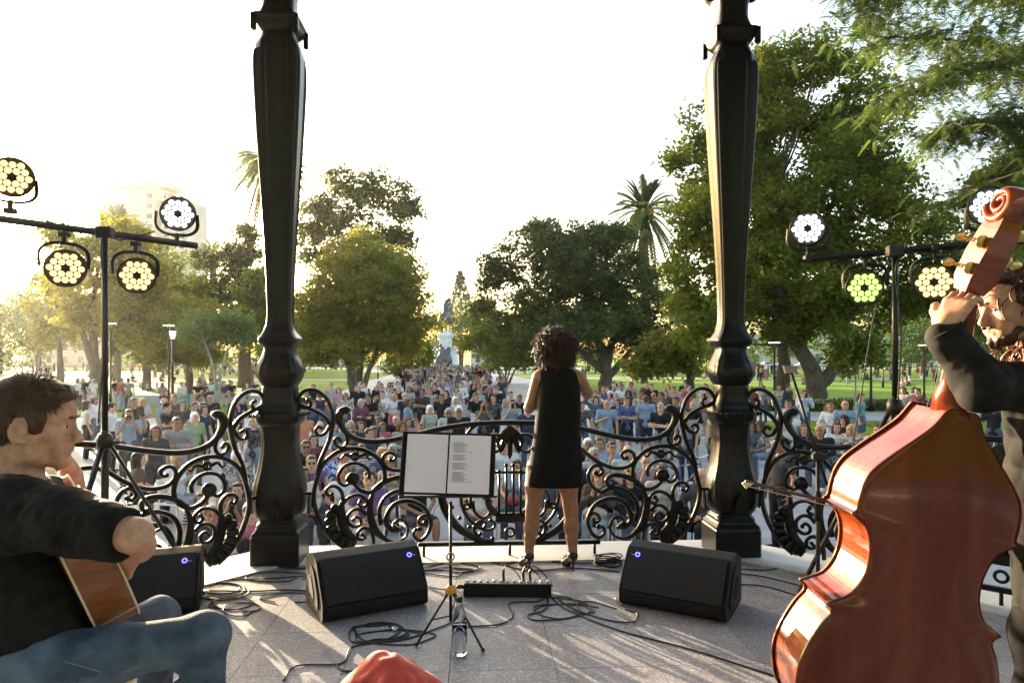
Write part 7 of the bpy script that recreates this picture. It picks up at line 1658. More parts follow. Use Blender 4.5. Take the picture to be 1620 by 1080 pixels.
# catalogue: photo column and row of the crown of the head, pose, turn, top, bottom, hair, what they do
B_ = 180
CAT = [
 (204, 647, 'phone', 0, 'T:light blue', 'P:charcoal', 's:dark', 'aiming a big camera at the stage'), (212, 629, 'stand', 20, 'T:black', 'P:denim', 's:brown', 'standing with head bowed'), (226, 629, 'crossed', 20, 'T:striped', 'P:navy', 'l:blonde'),
 (246, 673, 'stand', 0, 'T:charcoal', 'S:charcoal', 'l:brown'), (280, 660, 'crossed', 0, 'L:grey', 'P:pale denim', 's:dark'), (308, 652, 'stand', 0, 'T:green', 'P:olive', 'b:white'), (265, 637, 'crossed', 45, 'T:black', 'P:denim', 'k:black'),
 (260, 629, 'stand', 60, 'T:light blue', 'P:khaki', 'r:white', 'standing sideways with a backpack'), (276, 624, 'stand', 10, 'T:navy', 'P:black', 's:dark'), (288, 634, 'stand', 15, 'T:brown', 'P:denim', 'l:brown'), (308, 636, 'phone', 0, 'T:navy', 'P:denim', 's:dark'),
 (316, 623, 'stand', 60, 'L:white', 'P:denim', 's:dark'), (332, 624, 'stand', 0, 'T:black', 'P:black', 'x'), (322, 641, 'stand', 40, 'T:navy', 'P:navy', 'b:dark'), (376, 624, 'clasp', 0, 'L:navy', 'P:khaki', 'r:grey', 'standing with a pink sweater over the shoulders'),
 (402, 658, 'stand', -30, 'T:black printed', 'P:pale denim', 'b:blonde'), (375, 712, 'chair_chin', 0, 'L:grey patterned', 'P:charcoal', 'b:white'), (366, 662, 'phone', 20, 'T:olive', 'P:denim', 'b:brown'), (219, 716, 'chair', 70, 'T:brown', 'P:black', 'l:dark'), (280, 717, 'chair_up', 40, 'L:white', 'P:pale denim', 'l:blonde'),
 (352, 779, 'ground_up', 0, 'T:black', 'S:pale denim', 'l:blonde'), (376, 763, 'ground', -10, 'T:olive', 'S:charcoal', 's:dark'), (318, 778, 'ground', 5, 'T:dark striped', 'S:denim', 'l:brown'), (396, 795, 'ground_knees', 0, 'T:hot pink', 'P:black', 's:dark'), (334, 800, 'ground', 0, 'T:charcoal', 'P:black', 's:brown'),
 (177, 637, 'stand', 60, 'T:white', 'P:black', 's:dark'), (192, 598, 'stand', 70, 'L:red', 'P:pale denim', 's:brown'), (203, 598, 'stand', B_, 'T:grey', 'P:charcoal', 's:dark'), (182, 598, 'stand', 60, 'T:black', 'P:cream', 's:dark'), (150, 626, 'stand', 30, 'T:white', 'P:denim', 'l:brown'), (137, 634, 'stand', 80, 'V:white', 'P:black', 'l:dark'),
 (123, 600, 'chair', 20, 'L:white', 'P:light grey', 'r:grey', None, 'wall'), (133, 602, 'chair', 20, 'L:cream', 'P:pale denim', 'l:blonde', None, 'wall'),
 (257, 605, 'chair', 0, 'T:pink', 'P:black', 'l:dark', None, 'wall'), (288, 604, 'chair', 30, 'T:white', 'P:teal', 's:brown', None, 'wall'), (313, 603, 'chair', 0, 'T:black', 'S:khaki', 's:brown', None, 'wall'), (323, 604, 'chair', 0, 'V:brown', 'P:charcoal', 'l:ginger', None, 'wall'), (334, 602, 'chair', -20, 'T:white', 'P:charcoal', 'l:brown', None, 'wall'), (354, 603, 'chair', 0, 'T:charcoal', 'S:khaki', 's:brown', None, 'wall'), (366, 602, 'chair', 0, 'T:black', 'S:denim', 's:dark', None, 'wall'), (391, 605, 'chair', 0, 'T:olive', 'S:light blue', 's:brown', None, 'wall'),
 # left of centre
 (506, 619, 'stand', B_, 'T:navy', 'P:denim', 'k:navy'), (524, 606, 'stand', 0, 'T:beige', 'S:khaki', 's:brown'), (547, 621, 'clasp', 0, 'L:patterned', 'P:denim', 'l:brown', None, None, 'sung'), (564, 609, 'stand', 0, 'L:black', 'P:black', 's:dark'), (577, 606, 'stand', 0, 'L:charcoal', 'P:black', 'l:ginger'),
 (571, 631, 'crossed', 15, 'L:maroon', 'P:charcoal', 'b:grey'), (583, 623, 'crossed', -10, 'T:black', 'P:black', 'k:black'), (605, 618, 'stand', 0, 'T:white', 'P:black', 's:dark'), (597, 626, 'phone', 10, 'L:patterned', 'P:denim', 'l:brown'), (624, 622, 'clasp', 0, 'T:lilac', 'P:hot pink', 'l:blonde'), (645, 631, 'stand', 80, 'T:light blue', 'P:denim', 'b:brown'), (641, 621, 'stand', 40, 'T:navy', 'P:charcoal', 's:grey'), (668, 615, 'crossed', -15, 'T:charcoal', 'P:black', 's:dark'),
 (600, 603, 'stand', 20, 'T:grey', 'P:denim', 's:dark', None, None, 'sung'), (616, 605, 'stand', 0, 'V:denim', 'P:navy', 'l:dark'), (629, 603, 'crossed', 0, 'T:white', 'P:denim', 'l:dark'), (657, 606, 'crossed', 0, 'T:navy', 'S:navy', 's:dark'), (479, 646, 'stand', 20, 'V:orange', 'P:grey', 's:brown'), (495, 634, 'stand', 10, 'L:denim', 'P:white', 'b:brown'), (519, 636, 'stand', 0, 'L:denim', 'P:navy', 'l:ginger'), (485, 617, 'stand', 0, 'T:black', 'P:denim', 's:brown'), (536, 613, 'stand', 0, 'T:pink', 'P:denim', 'l:brown'),
 (507, 666, 'chair', 10, 'L:white', 'P:charcoal', 'r:white'), (496, 687, 'chair', 0, 'T:dark red', 'P:black', 'l:dark'), (484, 696, 'chair', 0, 'L:black', 'P:black', 's:dark', None, None, 'sung'), (519, 708, 'chair', 0, 'T:blue floral', 'P:denim', 'b:grey'), (493, 720, 'chair', 0, 'V:purple', 'P:denim', 's:brown', None, None, 'sung'), (479, 738, 'chair', 0, 'L:cream', 'P:charcoal', 'b:brown'), (543, 734, 'chair', -15, 'V:white', 'P:floral', 'l:ginger'), (584, 744, 'chair', -30, 'T:purple', 'P:beige', 's:dark'), (605, 707, 'chair_up', 10, 'V:blue', 'P:black', 'l:blonde'), (572, 702, 'chair', 0, 'T:striped', 'P:denim', 'b:brown'),
 (605, 668, 'chair', 0, 'T:hot pink', 'P:black', 'b:brown'), (571, 667, 'chair', 0, 'V:charcoal', 'P:black', 'b:dark'), (584, 677, 'chair', 30, 'T:charcoal', 'P:denim', 's:brown'), (593, 675, 'chair', -10, 'L:cream', 'P:denim', 'l:dark'), (555, 665, 'chair', 0, 'L:beige', 'P:denim', 'l:blonde'), (556, 680, 'chair', 40, 'T:brown', 'P:denim', 'l:brown'), (598, 659, 'chair', 0, 'L:beige', 'P:denim', 'b:brown'), (626, 657, 'chair', 0, 'L:black', 'P:charcoal', 'r:grey'), (636, 667, 'chair', 0, 'L:beige', 'P:denim', 'c:ginger'), (645, 661, 'chair', 20, 'L:pink', 'P:denim', 'l:dark'), (658, 662, 'chair', 0, 'L:pink', 'P:black', 'l:dark'), (667, 669, 'chair', 0, 'T:cream', 'P:denim', 's:ginger'), (549, 699, 'chair', 0, 'T:orange', 'P:denim', 's:dark'), (621, 703, 'chair', 0, 'T:sage', 'P:denim', 's:grey'), (619, 720, 'chair_up', 0, 'V:cream', 'P:navy', 'l:ginger'), (529, 668, 'chair', 10, 'L:grey', 'P:denim', 'l:dark'), (660, 737, 'chair', 0, 'T:black', 'S:navy', 's:dark'), (757, 738, 'chair', 0, 'T:white', 'P:denim', 's:brown'),
 # middle
 (702, 603, 'stand', 0, 'T:blue plaid', 'P:denim', 's:grey'), (699, 623, 'stand', 0, 'T:black', 'P:black', 's:dark'), (680, 641, 'clasp', 10, 'V:sage', 'P:beige', 'b:white'), (710, 645, 'chest', 0, 'T:light grey', 'P:denim', 'b:grey', None, None, 'sung'), (726, 642, 'stand', 0, 'T:black', 'P:denim', 's:white', None, None, 'sung'), (720, 627, 'stand', 20, 'V:white', 'P:white', 'b:white', 'holding a white cloth banner'),
 (766, 636, 'phone', 0, 'T:olive', 'P:black', 'l:ginger'), (781, 625, 'stand', -10, 'T:black printed', 'P:black', 'l:brown'), (784, 612, 'stand', 0, 'L:black', 'P:black', 's:dark'), (788, 596, 'hip', 0, 'T:white', 'P:denim', 'k:olive', None, None, 'sung'), (768, 610, 'stand', 70, 'T:charcoal', 'P:denim', 's:dark'), (810, 632, 'phone', 0, 'T:light blue', 'S:red', 's:dark'), (808, 619, 'stand', 10, 'T:beige', 'P:denim', 's:dark'), (753, 621, 'clasp', 30, 'T:black', 'P:denim', 's:dark', 'standing with a white flag in hand'), (747, 607, 'stand', 60, 'L:black', 'P:black', 'l:dark'), (757, 591, 'stand', B_, 'T:red', 'P:denim', 's:dark'),
 (687, 594, 'stand', B_, 'T:white', 'P:denim', 's:dark'), (687, 583, 'stand', B_, 'T:grey', 'P:black', 's:dark'), (727, 592, 'stand', B_, 'L:denim', 'P:denim', 's:brown'), (739, 595, 'stand', 0, 'T:white', 'S:denim', 's:brown'), (674, 610, 'stand', 0, 'V:hot pink', 'P:denim', 'l:dark'), (677, 600, 'stand', 0, 'T:green', 'P:denim', 's:dark'), (651, 597, 'stand', 0, 'T:beige', 'P:denim', 's:brown'), (687, 607, 'stand', 0, 'T:black', 'P:denim', 's:dark', None, None, 'sung'), (712, 602, 'stand', 0, 'T:mauve', 'P:denim', 'b:dark'), (722, 612, 'stand', 10, 'V:patterned', 'P:denim', 'b:dark'), (836, 640, 'hip', 0, 'T:navy', 'P:denim', 's:brown'), (822, 624, 'stand', 0, 'T:black', 'P:black', 's:dark'),
 (788, 685, 'chair', 0, 'T:white', 'P:denim', 'x'), (797, 696, 'chair', 20, 'L:white', 'P:grey', 'r:white'), (817, 727, 'chair', 0, 'T:light blue', 'P:denim', 'l:brown', 'sitting with a red bag on the lap'), (846, 715, 'chair', 0, 'T:teal', 'P:denim', 's:grey'), (862, 730, 'chair', -10, 'T:denim', 'P:pale denim', 's:brown'),
 # right of the singer
 (921, 635, 'stand', 0, 'T:black printed', 'P:denim', 'n:dark'), (943, 627, 'head', 0, 'L:denim', 'P:beige', 'b:dark'), (960, 632, 'chest', 10, 'T:light blue', 'P:khaki', 'x'), (977, 631, 'chest', -10, 'T:black', 'S:black', 'l:dark'), (991, 628, 'crossed', 10, 'T:blue', 'S:black', 's:dark'), (1022, 625, 'stand', B_, 'T:light blue', 'S:navy', 's:brown'), (1045, 637, 'crossed', 0, 'T:black', 'P:grey', 's:grey'), (1069, 628, 'stand', -10, 'T:navy', 'S:navy', 's:dark'), (1034, 620, 'stand', 0, 'T:charcoal', 'P:denim', 'x'), (994, 618, 'stand', 0, 'T:charcoal', 'P:black', 'c:dark', None, None, 'sung'), (1014, 618, 'stand', 0, 'T:patterned', 'P:denim', 's:dark', None, None, 'sung'), (982, 604, 'stand', 0, 'L:sage', 'P:denim', 's:dark'),
 (955, 610, 'stand', -10, 'T:purple', 'P:denim', 's:brown'), (965, 618, 'phone', 0, 'T:lilac', 'P:denim', 'k:white'), (1046, 620, 'stand', -30, 'T:brown', 'P:black', 's:dark'), (1097, 634, 'crossed', -10, 'L:black', 'K:black', 'l:blonde'), (1127, 642, 'stand', -70, 'L:khaki', 'P:black', 's:dark', 'standing beside a bicycle'), (1085, 646, 'stand', -20, 'T:grey', 'P:navy', 's:dark'), (1066, 611, 'stand', 0, 'T:pink', 'P:denim', 's:brown'), (1089, 608, 'stand', 30, 'T:red', 'P:denim', 's:dark'), (1118, 608, 'stand', 0, 'T:light grey', 'P:navy', 's:brown'), (1000, 597, 'stand', 0, 'T:yellow', 'S:denim', 's:brown'), (1023, 604, 'stand', 10, 'T:dark red', 'P:denim', 's:dark'), (1031, 607, 'stand', 0, 'T:black', 'P:denim', 's:dark'),
 (930, 693, 'chair', 0, 'L:black', 'P:black', 's:white'), (940, 708, 'chair', 30, 'L:light grey', 'P:grey', 's:grey'), (948, 692, 'chair', 0, 'T:sage', 'P:khaki', 's:brown'), (968, 698, 'chair_chin', 0, 'T:light blue', 'P:navy', 's:brown'), (993, 704, 'chair', 0, 'T:pale green', 'P:khaki', 'r:white'), (1023, 719, 'chair_chin', 0, 'T:mauve', 'P:navy', 'r:white'), (947, 741, 'chair_up', 0, 'L:brown', 'P:pale denim', 'b:ginger', 'clapping on a chair with a beige bag'), (996, 740, 'chair', 10, 'L:black', 'P:denim', 'l:brown'), (1046, 735, 'chair', 10, 'L:cream', 'P:black', 'b:brown'), (1109, 740, 'chair', -10, 'L:charcoal', 'P:black', 'x'), (906, 716, 'chair', 0, 'T:navy', 'P:denim', 's:dark'),
 # right of the right column
 (1202, 667, 'chair', -10, 'V:patterned', 'P:pale denim', 'c:brown', None, 'wall'), (1189, 667, 'chair', 0, 'L:denim', 'P:denim', 'l:brown', None, 'wall'), (1272, 617, 'phone', 30, 'L:vertically striped', 'P:denim', 's:brown'), (1314, 637, 'crossed', 0, 'L:white', 'P:black', 'b:ginger'), (1337, 633, 'clasp', 0, 'T:light blue', 'P:black', 'r:grey'), (1335, 658, 'chair', 0, 'T:black', 'P:black', 'c:dark', None, 'wall'), (1323, 668, 'chair', 20, 'L:white', 'P:denim', 'l:brown', None, 'wall'), (1347, 671, 'chair', -20, 'L:patterned', 'P:denim', 'l:blonde', None, 'wall'), (1389, 671, 'chair', -10, 'L:light grey', 'P:denim', 's:brown', None, 'wall'), (1272, 671, 'chair', 10, 'T:black', 'P:black', 'b:ginger', 'sitting on the low wall, hands at mouth', 'wall'), (1297, 672, 'chair', 10, 'L:black', 'P:denim', 's:blonde', None, 'wall'),
 (1247, 632, 'stand', 10, 'T:cream', 'P:denim', 's:dark'), (1250, 645, 'stand', 40, 'T:white', 'S:denim', 's:brown'), (1417, 646, 'stand', -60, 'T:orange', 'P:charcoal', 's:dark'), (1427, 655, 'stand', 0, 'T:grey', 'P:white', 's:dark'), (1362, 622, 'stand', 80, 'T:teal', 'S:denim', 's:brown'), (1190, 613, 'stand', 10, 'L:dark red', 'P:black', 'l:dark'), (1207, 609, 'stand', 0, 'L:mauve', 'P:denim', 'l:brown'), (1232, 609, 'stand', 20, 'L:patterned', 'P:denim', 'l:ginger'), (1247, 608, 'stand', 60, 'L:charcoal', 'P:denim', 's:dark'), (1430, 613, 'stand', -20, 'T:beige', 'P:khaki', 's:brown'), (1446, 612, 'stand', -30, 'L:white', 'P:denim', 'l:dark'), (1452, 614, 'stand', -20, 'T:dark red', 'P:denim', 's:dark'), (1572, 636, 'stand', B_, 'T:black', 'P:denim', 's:dark'), (1234, 690, 'stand', -40, 'T:charcoal', 'P:black', 's:dark'),
]
for e in CAT:
    e = list(e)+[None]*4
    person(e[0], e[1], e[2], e[3], e[4], e[5], e[6], e[7], None, e[8], None, e[9] == 'sung')
# seats
def chair_parts(parent, m, ms):
    mb = MB(); mb.box((0, -.02, .435), (.44, .42, .03), .01); mb.build('seat', m, parent)
    mb = MB(); mb.box((0, .20, .70), (.42, .03, .28), .012, Matrix.Rotation(R(-8), 3, 'X')); mb.build('backrest', m, parent)
    for sx in (-1, 1):
        mb = MB(); mb.tube([(sx*.20, -.20, .43), (sx*.21, -.23, 0)], .012, 6); mb.build('leg', ms, parent, True); mb = MB(); mb.tube([(sx*.20, .235, .84), (sx*.20, .17, .43), (sx*.21, .24, 0)], .012, 6); mb.build('leg', ms, parent, True)
M_CHW = mat('white_plastic', (.70, .70, .70), .4, (.76, .76, .76), 10)
proto_ch = None; CHAIRS = []
def copy_tree(o, parent=None):
    c = o.copy(); COL.objects.link(c); c.parent = parent
    for ch in list(o.children): copy_tree(ch, c)
    return c
for P_ in PEOPLE:
    if P_['pose'].startswith('chair') and 'wall' not in P_['act']:
        r = P_['o']; col_ = 'white' if (int(P_['px']) % 4 == 0) else 'black'
        if proto_ch is None: proto_ch = {}
        if col_ not in proto_ch: o = empty('chair', (0, 0, 0)); chair_parts(o, M_CHW if col_ == 'white' else M_PLAS, M_CHW if col_ == 'white' else M_IRON); proto_ch[col_] = o
        else: o = copy_tree(proto_ch[col_])
        o.location = r.location; o.rotation_euler = r.rotation_euler; CHAIRS.append((o, P_, col_))
# others, placed where the photo shows them but not one by one
rgA = np.random.default_rng(99)
tops = ['black', 'black', 'black', 'black', 'charcoal', 'charcoal', 'navy', 'white', 'white', 'grey', 'navy', 'light blue', 'red', 'beige', 'cream', 'olive', 'pink', 'denim', 'mauve', 'patterned', 'sage', 'light grey', 'black', 'purple', 'dark red']
bots = ['P:denim', 'P:black', 'P:charcoal', 'P:navy', 'S:khaki', 'P:pale denim', 'S:denim', 'P:beige']
hairs = ['s:dark', 's:brown', 'l:dark', 'l:brown', 's:dark', 'b:brown', 'l:blonde', 'k:navy', 's:grey', 'b:grey', 'l:ginger', 'x']
def rp(a): return a[rgA.integers(0, len(a))]
def spread(n, fn, poses, faces=(-25, 25), mind=.55):
    k = 0; tries = 0
    while k < n and tries < n*60:
        tries += 1; px, d = fn(); x = (px-810)/F*d
        if any(math.hypot(x-q['o'].location.x, d-q['o'].location.y) < mind for q in PEOPLE): continue
        pose = rp(poses); face = rgA.uniform(*faces); hr = rp(hairs); tk = rp(['T', 'T', 'T', 'L', 'V'])
        person(px, 0, pose, face, tk+':'+rp(tops), rp(bots), hr, None, None, None, d); k += 1
spread(38, lambda: (lambda d: (rgA.uniform(640-2.0*(30-min(d, 30)), 800), d))(rgA.uniform(24, 44)), ['stand', 'stand', 'crossed', 'clasp', 'hip', 'phone'])
spread(30, lambda: (lambda d: (rgA.uniform(635, 775), d))(rgA.uniform(44, 66)), ['stand', 'stand', 'crossed', 'hip'])
spread(14, lambda: (rgA.uniform(940, 1120), rgA.uniform(23, 32)), ['stand', 'crossed', 'clasp', 'phone'])
spread(10, lambda: (rgA.uniform(490, 640), rgA.uniform(24, 34)), ['stand', 'crossed', 'clasp'])
spread(14, lambda: (rgA.uniform(180, 430), rgA.uniform(48, 72)), ['ground', 'ground_knees', 'ground'], (-180, 180), .9)
spread(10, lambda: (rgA.uniform(1195, 1440), rgA.uniform(50, 76)), ['ground', 'ground_knees', 'ground', 'stand'], (-180, 180), .9)
spread(6, lambda: (rgA.uniform(60, 150), rgA.uniform(22, 40)), ['stand', 'crossed'], (-40, 60), .9)
# ---- far crowd too small to tell apart: one mass
Sx = {}
for pose in ('stand', 'ground'):
    J = joints(pose); dz = J['dz']; parts = []
    S = Soft(.03); S.ell((0, 0, 1.58+dz), (.09, .10, .12)); S.cap((0, .01, 1.48+dz), (0, .01, 1.4+dz), .06, .06)
    for i in (0, 1): S.chain([J['el'][i], J['wr'][i]], [.05, .045])
    V, Q = nets(*S.field(.055), .055); parts.append((V, Q, 'skin'))
    S = Soft(.04); S.cap((0, 0, 1.3+dz), (0, 0, .98+dz), .16, .15)
    for i in (0, 1): S.chain([((-1, 1)[i]*.17, 0, 1.38+dz), J['el'][i]], [.08, .07])
    V, Q = nets(*S.field(.06), .06); parts.append((V, Q, 'top'))
    S = Soft(.04)
    for i in (0, 1): S.chain([J['hip'][i], J['kn'][i], J['an'][i]], [.11, .09, .08])
    V, Q = nets(*S.field(.06), .06); parts.append((V, Q, 'bot'))
    S = Soft(.03); S.ell((0, .03, 1.62+dz), (.105, .11, .11)); V, Q = nets(*S.field(.055), .055); parts.append((V, Q, 'hair')); Sx[pose] = parts
AV, AQ, AC = [], [], []; n_ = 0
def far_person(px, d, pose):
    global n_
    a = rgA.uniform(0, 6.28); s = rgA.uniform(.93, 1.05); c, sn = math.cos(a), math.sin(a); M_ = np.array([[c, -sn, 0], [sn, c, 0], [0, 0, 1]])*s
    cols = {'skin': (.36, .2, .13), 'top': CL[rp([t for t in tops if t in CL])], 'bot': CL[rp(['denim', 'black', 'charcoal', 'navy', 'khaki'])], 'hair': HC[rp(['dark', 'dark', 'brown', 'blonde', 'grey'])]}
    for V, Q, k in Sx[pose]: AV.append(V@M_.T+npv(((px-810)/F*d, d, 0))); AQ.append(Q+n_); AC.append(np.tile((*cols[k], 1), (len(V), 1))); n_ += len(V)
for _ in range(120): d = rgA.uniform(64, 114); far_person(rgA.uniform(638, 775), d, 'stand')
for _ in range(110): d = rgA.uniform(72, 140); far_person(rgA.uniform(40, 440), d, rp(['stand', 'ground']))
for _ in range(80): d = rgA.uniform(72, 140); far_person(rgA.uniform(1180, 1520), d, rp(['stand', 'ground']))
for _ in range(40): d = rgA.uniform(80, 130); far_person(rgA.uniform(840, 1130), d, rp(['stand', 'ground']))
me = mesh_np('far_crowd', np.concatenate(AV), np.concatenate(AQ)); at_ = me.attributes.new('Col', 'FLOAT_COLOR', 'POINT'); at_.data.foreach_set('color', np.concatenate(AC).astype(np.float32).ravel())
m = bpy.data.materials.new('far_crowd'); m.use_nodes = True; nd = m.node_tree.nodes.new('ShaderNodeAttribute'); nd.attribute_name = 'Col'; m.node_tree.links.new(nd.outputs['Color'], m.node_tree.nodes['Principled BSDF'].inputs['Base Color']); m.node_tree.nodes['Principled BSDF'].inputs['Roughness'].default_value = .8
tag(obj('far_crowd', me, m), 'distant crowd around the monument and on far lawns', 'crowd', kind='stuff')

# ---- labels that single each person out
def place(P_):
    px, d = P_['px'], P_['d']
    if px < 165: return 'at far left'
    if px < 400: return 'left of the left column' if d < 30 else 'on the left lawn'
    if px < 480: return 'behind the left column'
    if px < 635: return 'right of the left column'
    if px < 790: return 'above the music stand' if d < 30 else 'on the walk to the monument'
    if px < 850: return 'just left of the singer'
    if px < 1010: return 'just right of the singer'
    if px < 1150: return 'left of the right column'
    if px < 1300: return 'right of the right column' if d < 45 else 'on the right lawn'
    return 'beside the double bass' if d < 45 else 'on the right lawn'
ORD = ['leftmost', 'second from left', 'third from left', 'fourth from left', 'fifth from left', 'sixth from left', 'seventh from left', 'eighth from left', 'ninth from left', 'tenth from left']
def settle(L):
    groups = {}
    for P_ in PEOPLE:
        t = f"person in {P_['look']}"
        t += {0: f" {P_['act']}", 1: f" {P_['act']} {place(P_)}", 2: f" and {P_['low']} {P_['act']} {place(P_)}"}[P_['lv']]
        P_['label'] = t; groups.setdefault(t, []).append(P_)
    return groups
for P_ in PEOPLE: P_['lv'] = 1
for lv in (2,):
    for t, g_ in settle(0).items():
        if len(g_) > 1:
            for P_ in g_: P_['lv'] = lv
for t, g_ in settle(0).items():
    if len(g_) > 1:
        g_.sort(key=lambda q: q['px'])
        for i, P_ in enumerate(g_):
            w = t.replace(' with crossed arms', ' arms crossed').split(); P_['label'] = ' '.join(w)+', '+ORD[min(i, 9)]
seen = set()
def trim(t):
    for a, b in ((' with crossed arms', ' arms crossed'), (' with back turned', ' back turned'), ('sitting cross-legged with raised camera', 'sitting with raised camera'), (' on the walk to the monument', ' on the walk'), ('the left column', 'left column'), ('the right column', 'right column'), ('the music stand', 'music stand'), ('standing with ', 'with '), ('the singer', 'singer'), (' sitting on the low wall', ' on low wall'), ('standing ', ''), (' sitting on chair', ' seated')):
        if len(t.split()) <= 16: break
        t = t.replace(a, b)
    while len(t.split()) > 16:
        w = t.split(); i = w.index('and') if 'and' in w else 6; del w[i:i+3 if 'and' in w else i+1]; t = ' '.join(w)
    return t
for P_ in PEOPLE:
    P_['label'] = trim(P_['label'])
    tag(P_['o'], P_['label'], 'person', 'audience on the square')
for q, nm, tk in CAMS: pass
for o, P_, col_ in CHAIRS:
    tag(o, trim(f"{col_} chair under {P_['look']} and {P_['low']} {place(P_)}"), 'chair', 'chairs of the audience')
seenl = {}
for o, P_, col_ in sorted(CHAIRS, key=lambda q: q[1]['px']): seenl.setdefault(o['label'], []).append(o)
for t, g_ in seenl.items():
    if len(g_) > 1:
        for i, o in enumerate(g_): o['label'] = t+', '+ORD[i]
for q, nm, tk in CAMS:
    P_ = min(PEOPLE, key=lambda z: (z['o'].location.xy-q.location.xy).length)
    tag(q, trim(f"dark camera or phone held up by person in {P_['look']} {place(P_)}"), 'phone', 'phones and cameras held up in the audience')
sc_ = {}
for q, nm, tk in sorted(CAMS, key=lambda z: z[0].location.x): sc_.setdefault(q['label'], []).append(q)
for t, g_ in sc_.items():
    if len(g_) > 1:
        for i, o in enumerate(g_): o['label'] = t+', '+ORD[i]
print('PEOPLE', len(PEOPLE), 'chairs', len(CHAIRS))
# ------------------------------------------------------------------ park furniture, walls, cars
def wall_run(name, pts, h, th, z0, label, n_seg, m=None):
    r = empty(name, (pts[0][0], pts[0][1], 0)); tag(r, label, 'wall', 'low concrete walls of the square'); P_ = catmull(np.array(pts, float), 8)
    d_ = np.concatenate([[0], np.cumsum(np.linalg.norm(np.diff(P_, axis=0), axis=1))]); t = np.linspace(0, d_[-1], n_seg+1)
    X = np.interp(t, d_, P_[:, 0]); Y = np.interp(t, d_, P_[:, 1])
    for i in range(n_seg):
        L_ = math.hypot(X[i+1]-X[i], Y[i+1]-Y[i]); a = math.atan2(Y[i+1]-Y[i], X[i+1]-X[i]); mb = MB()
        mb.box(((X[i]+X[i+1])/2-pts[0][0], (Y[i]+Y[i+1])/2-pts[0][1], h/2), (L_-.012, th, h), .015, Matrix.Rotation(a, 3, 'Z')); mb.build('wall_block', m or M_CONC, r)
wall_run('seat_wall', [(6.3, 18.3), (9, 18.6), (12, 19.4), (15, 20.8)], .60, .45, 0, 'pale curved seat wall right of the right column', 6, mat('pale_concrete', (.44, .43, .41), .8, (.54, .53, .51), 2, bump=.08, bscale=18))
wall_run('seat_wall', [(-60, 41), (-26, 40.2), (-13.5, 40)], .58, .5, 0, 'low concrete seat wall along the left lawn', 16)
wall_run('kerb_wall', [(9, 37.5), (26, 37), (60, 36)], .55, .3, 0, 'low concrete wall behind the pale path at right', 16)
# planting behind the wall at right
rgP = np.random.default_rng(4); C = np.stack([rgP.uniform(12, 30, 2600), 36.7+rgP.normal(size=2600)*.25, rgP.uniform(.05, .6, 2600)], 1)
tag(obj('ground_cover', leaf_mesh('ground_cover', C, .20, rgP, rgP.uniform(0, 1, 2600)), LM['shrub']), 'low green planting along the right concrete wall', 'plants', kind='stuff')
# grass tufts along the nearest lawn edges
C = np.concatenate([np.stack([rgP.uniform(6.5, 16, 5000), rgP.uniform(20.2, 30, 5000), rgP.uniform(.01, .06, 5000)], 1)])
tag(obj('lawn_grass', leaf_mesh('lawn_grass', C, .10, rgP, rgP.uniform(0, 1, len(C)), .1, .25), LM['shrub']), 'short grass of the near right lawn', 'grass', kind='stuff')
# benches
def bench(x, y, rz, label):
    r = empty('park_bench', (x, y, 0), rz); tag(r, label, 'bench', 'park benches')
    M_W = mat('bench_wood', (.20, .10, .05), .7, (.26, .14, .07), 6, stretch=(6, 1, 1))
    for k in range(3): mb = MB(); mb.box((0, -.15+.15*k, .44), (1.8, .12, .04), .006); mb.build('seat_slat', M_W, r)
    for sx in (-1, 1): mb = MB(); mb.box((sx*.7, 0, .21), (.12, .42, .42), .01); mb.build('leg', M_CONC, r)
for x, y, rz, lab in ((15.8, 35.9, 0, 'wooden park bench by the path left of right lantern'), (20.6, 36.0, 0, 'wooden park bench by the path at the right lantern'), (24.5, 35.8, .1, 'wooden park bench behind the bass neck'), (-33, 62, .2, 'long wooden bench on the left lawn behind the lanterns'), (-30.5, 62.3, .2, 'wooden bench right of the long one on left lawn')): bench(x, y, rz, lab)
# litter bin
bn = empty('litter_bin', (21.3, 37, 0)); tag(bn, 'dark cylindrical litter bin by the right path', 'bin'); mb = MB(); mb.lathe([(.2, 0), (.22, .02), (.24, .8), (.25, .82), (.25, .86), (.2, .87)], 16); mb.build('drum', M_IRON, bn, True); mb = MB(); mb.lathe([(.05, .87), (.23, .88), (.18, .96), (.03, 1.0)], 16); mb.build('lid', M_IRON, bn, True)
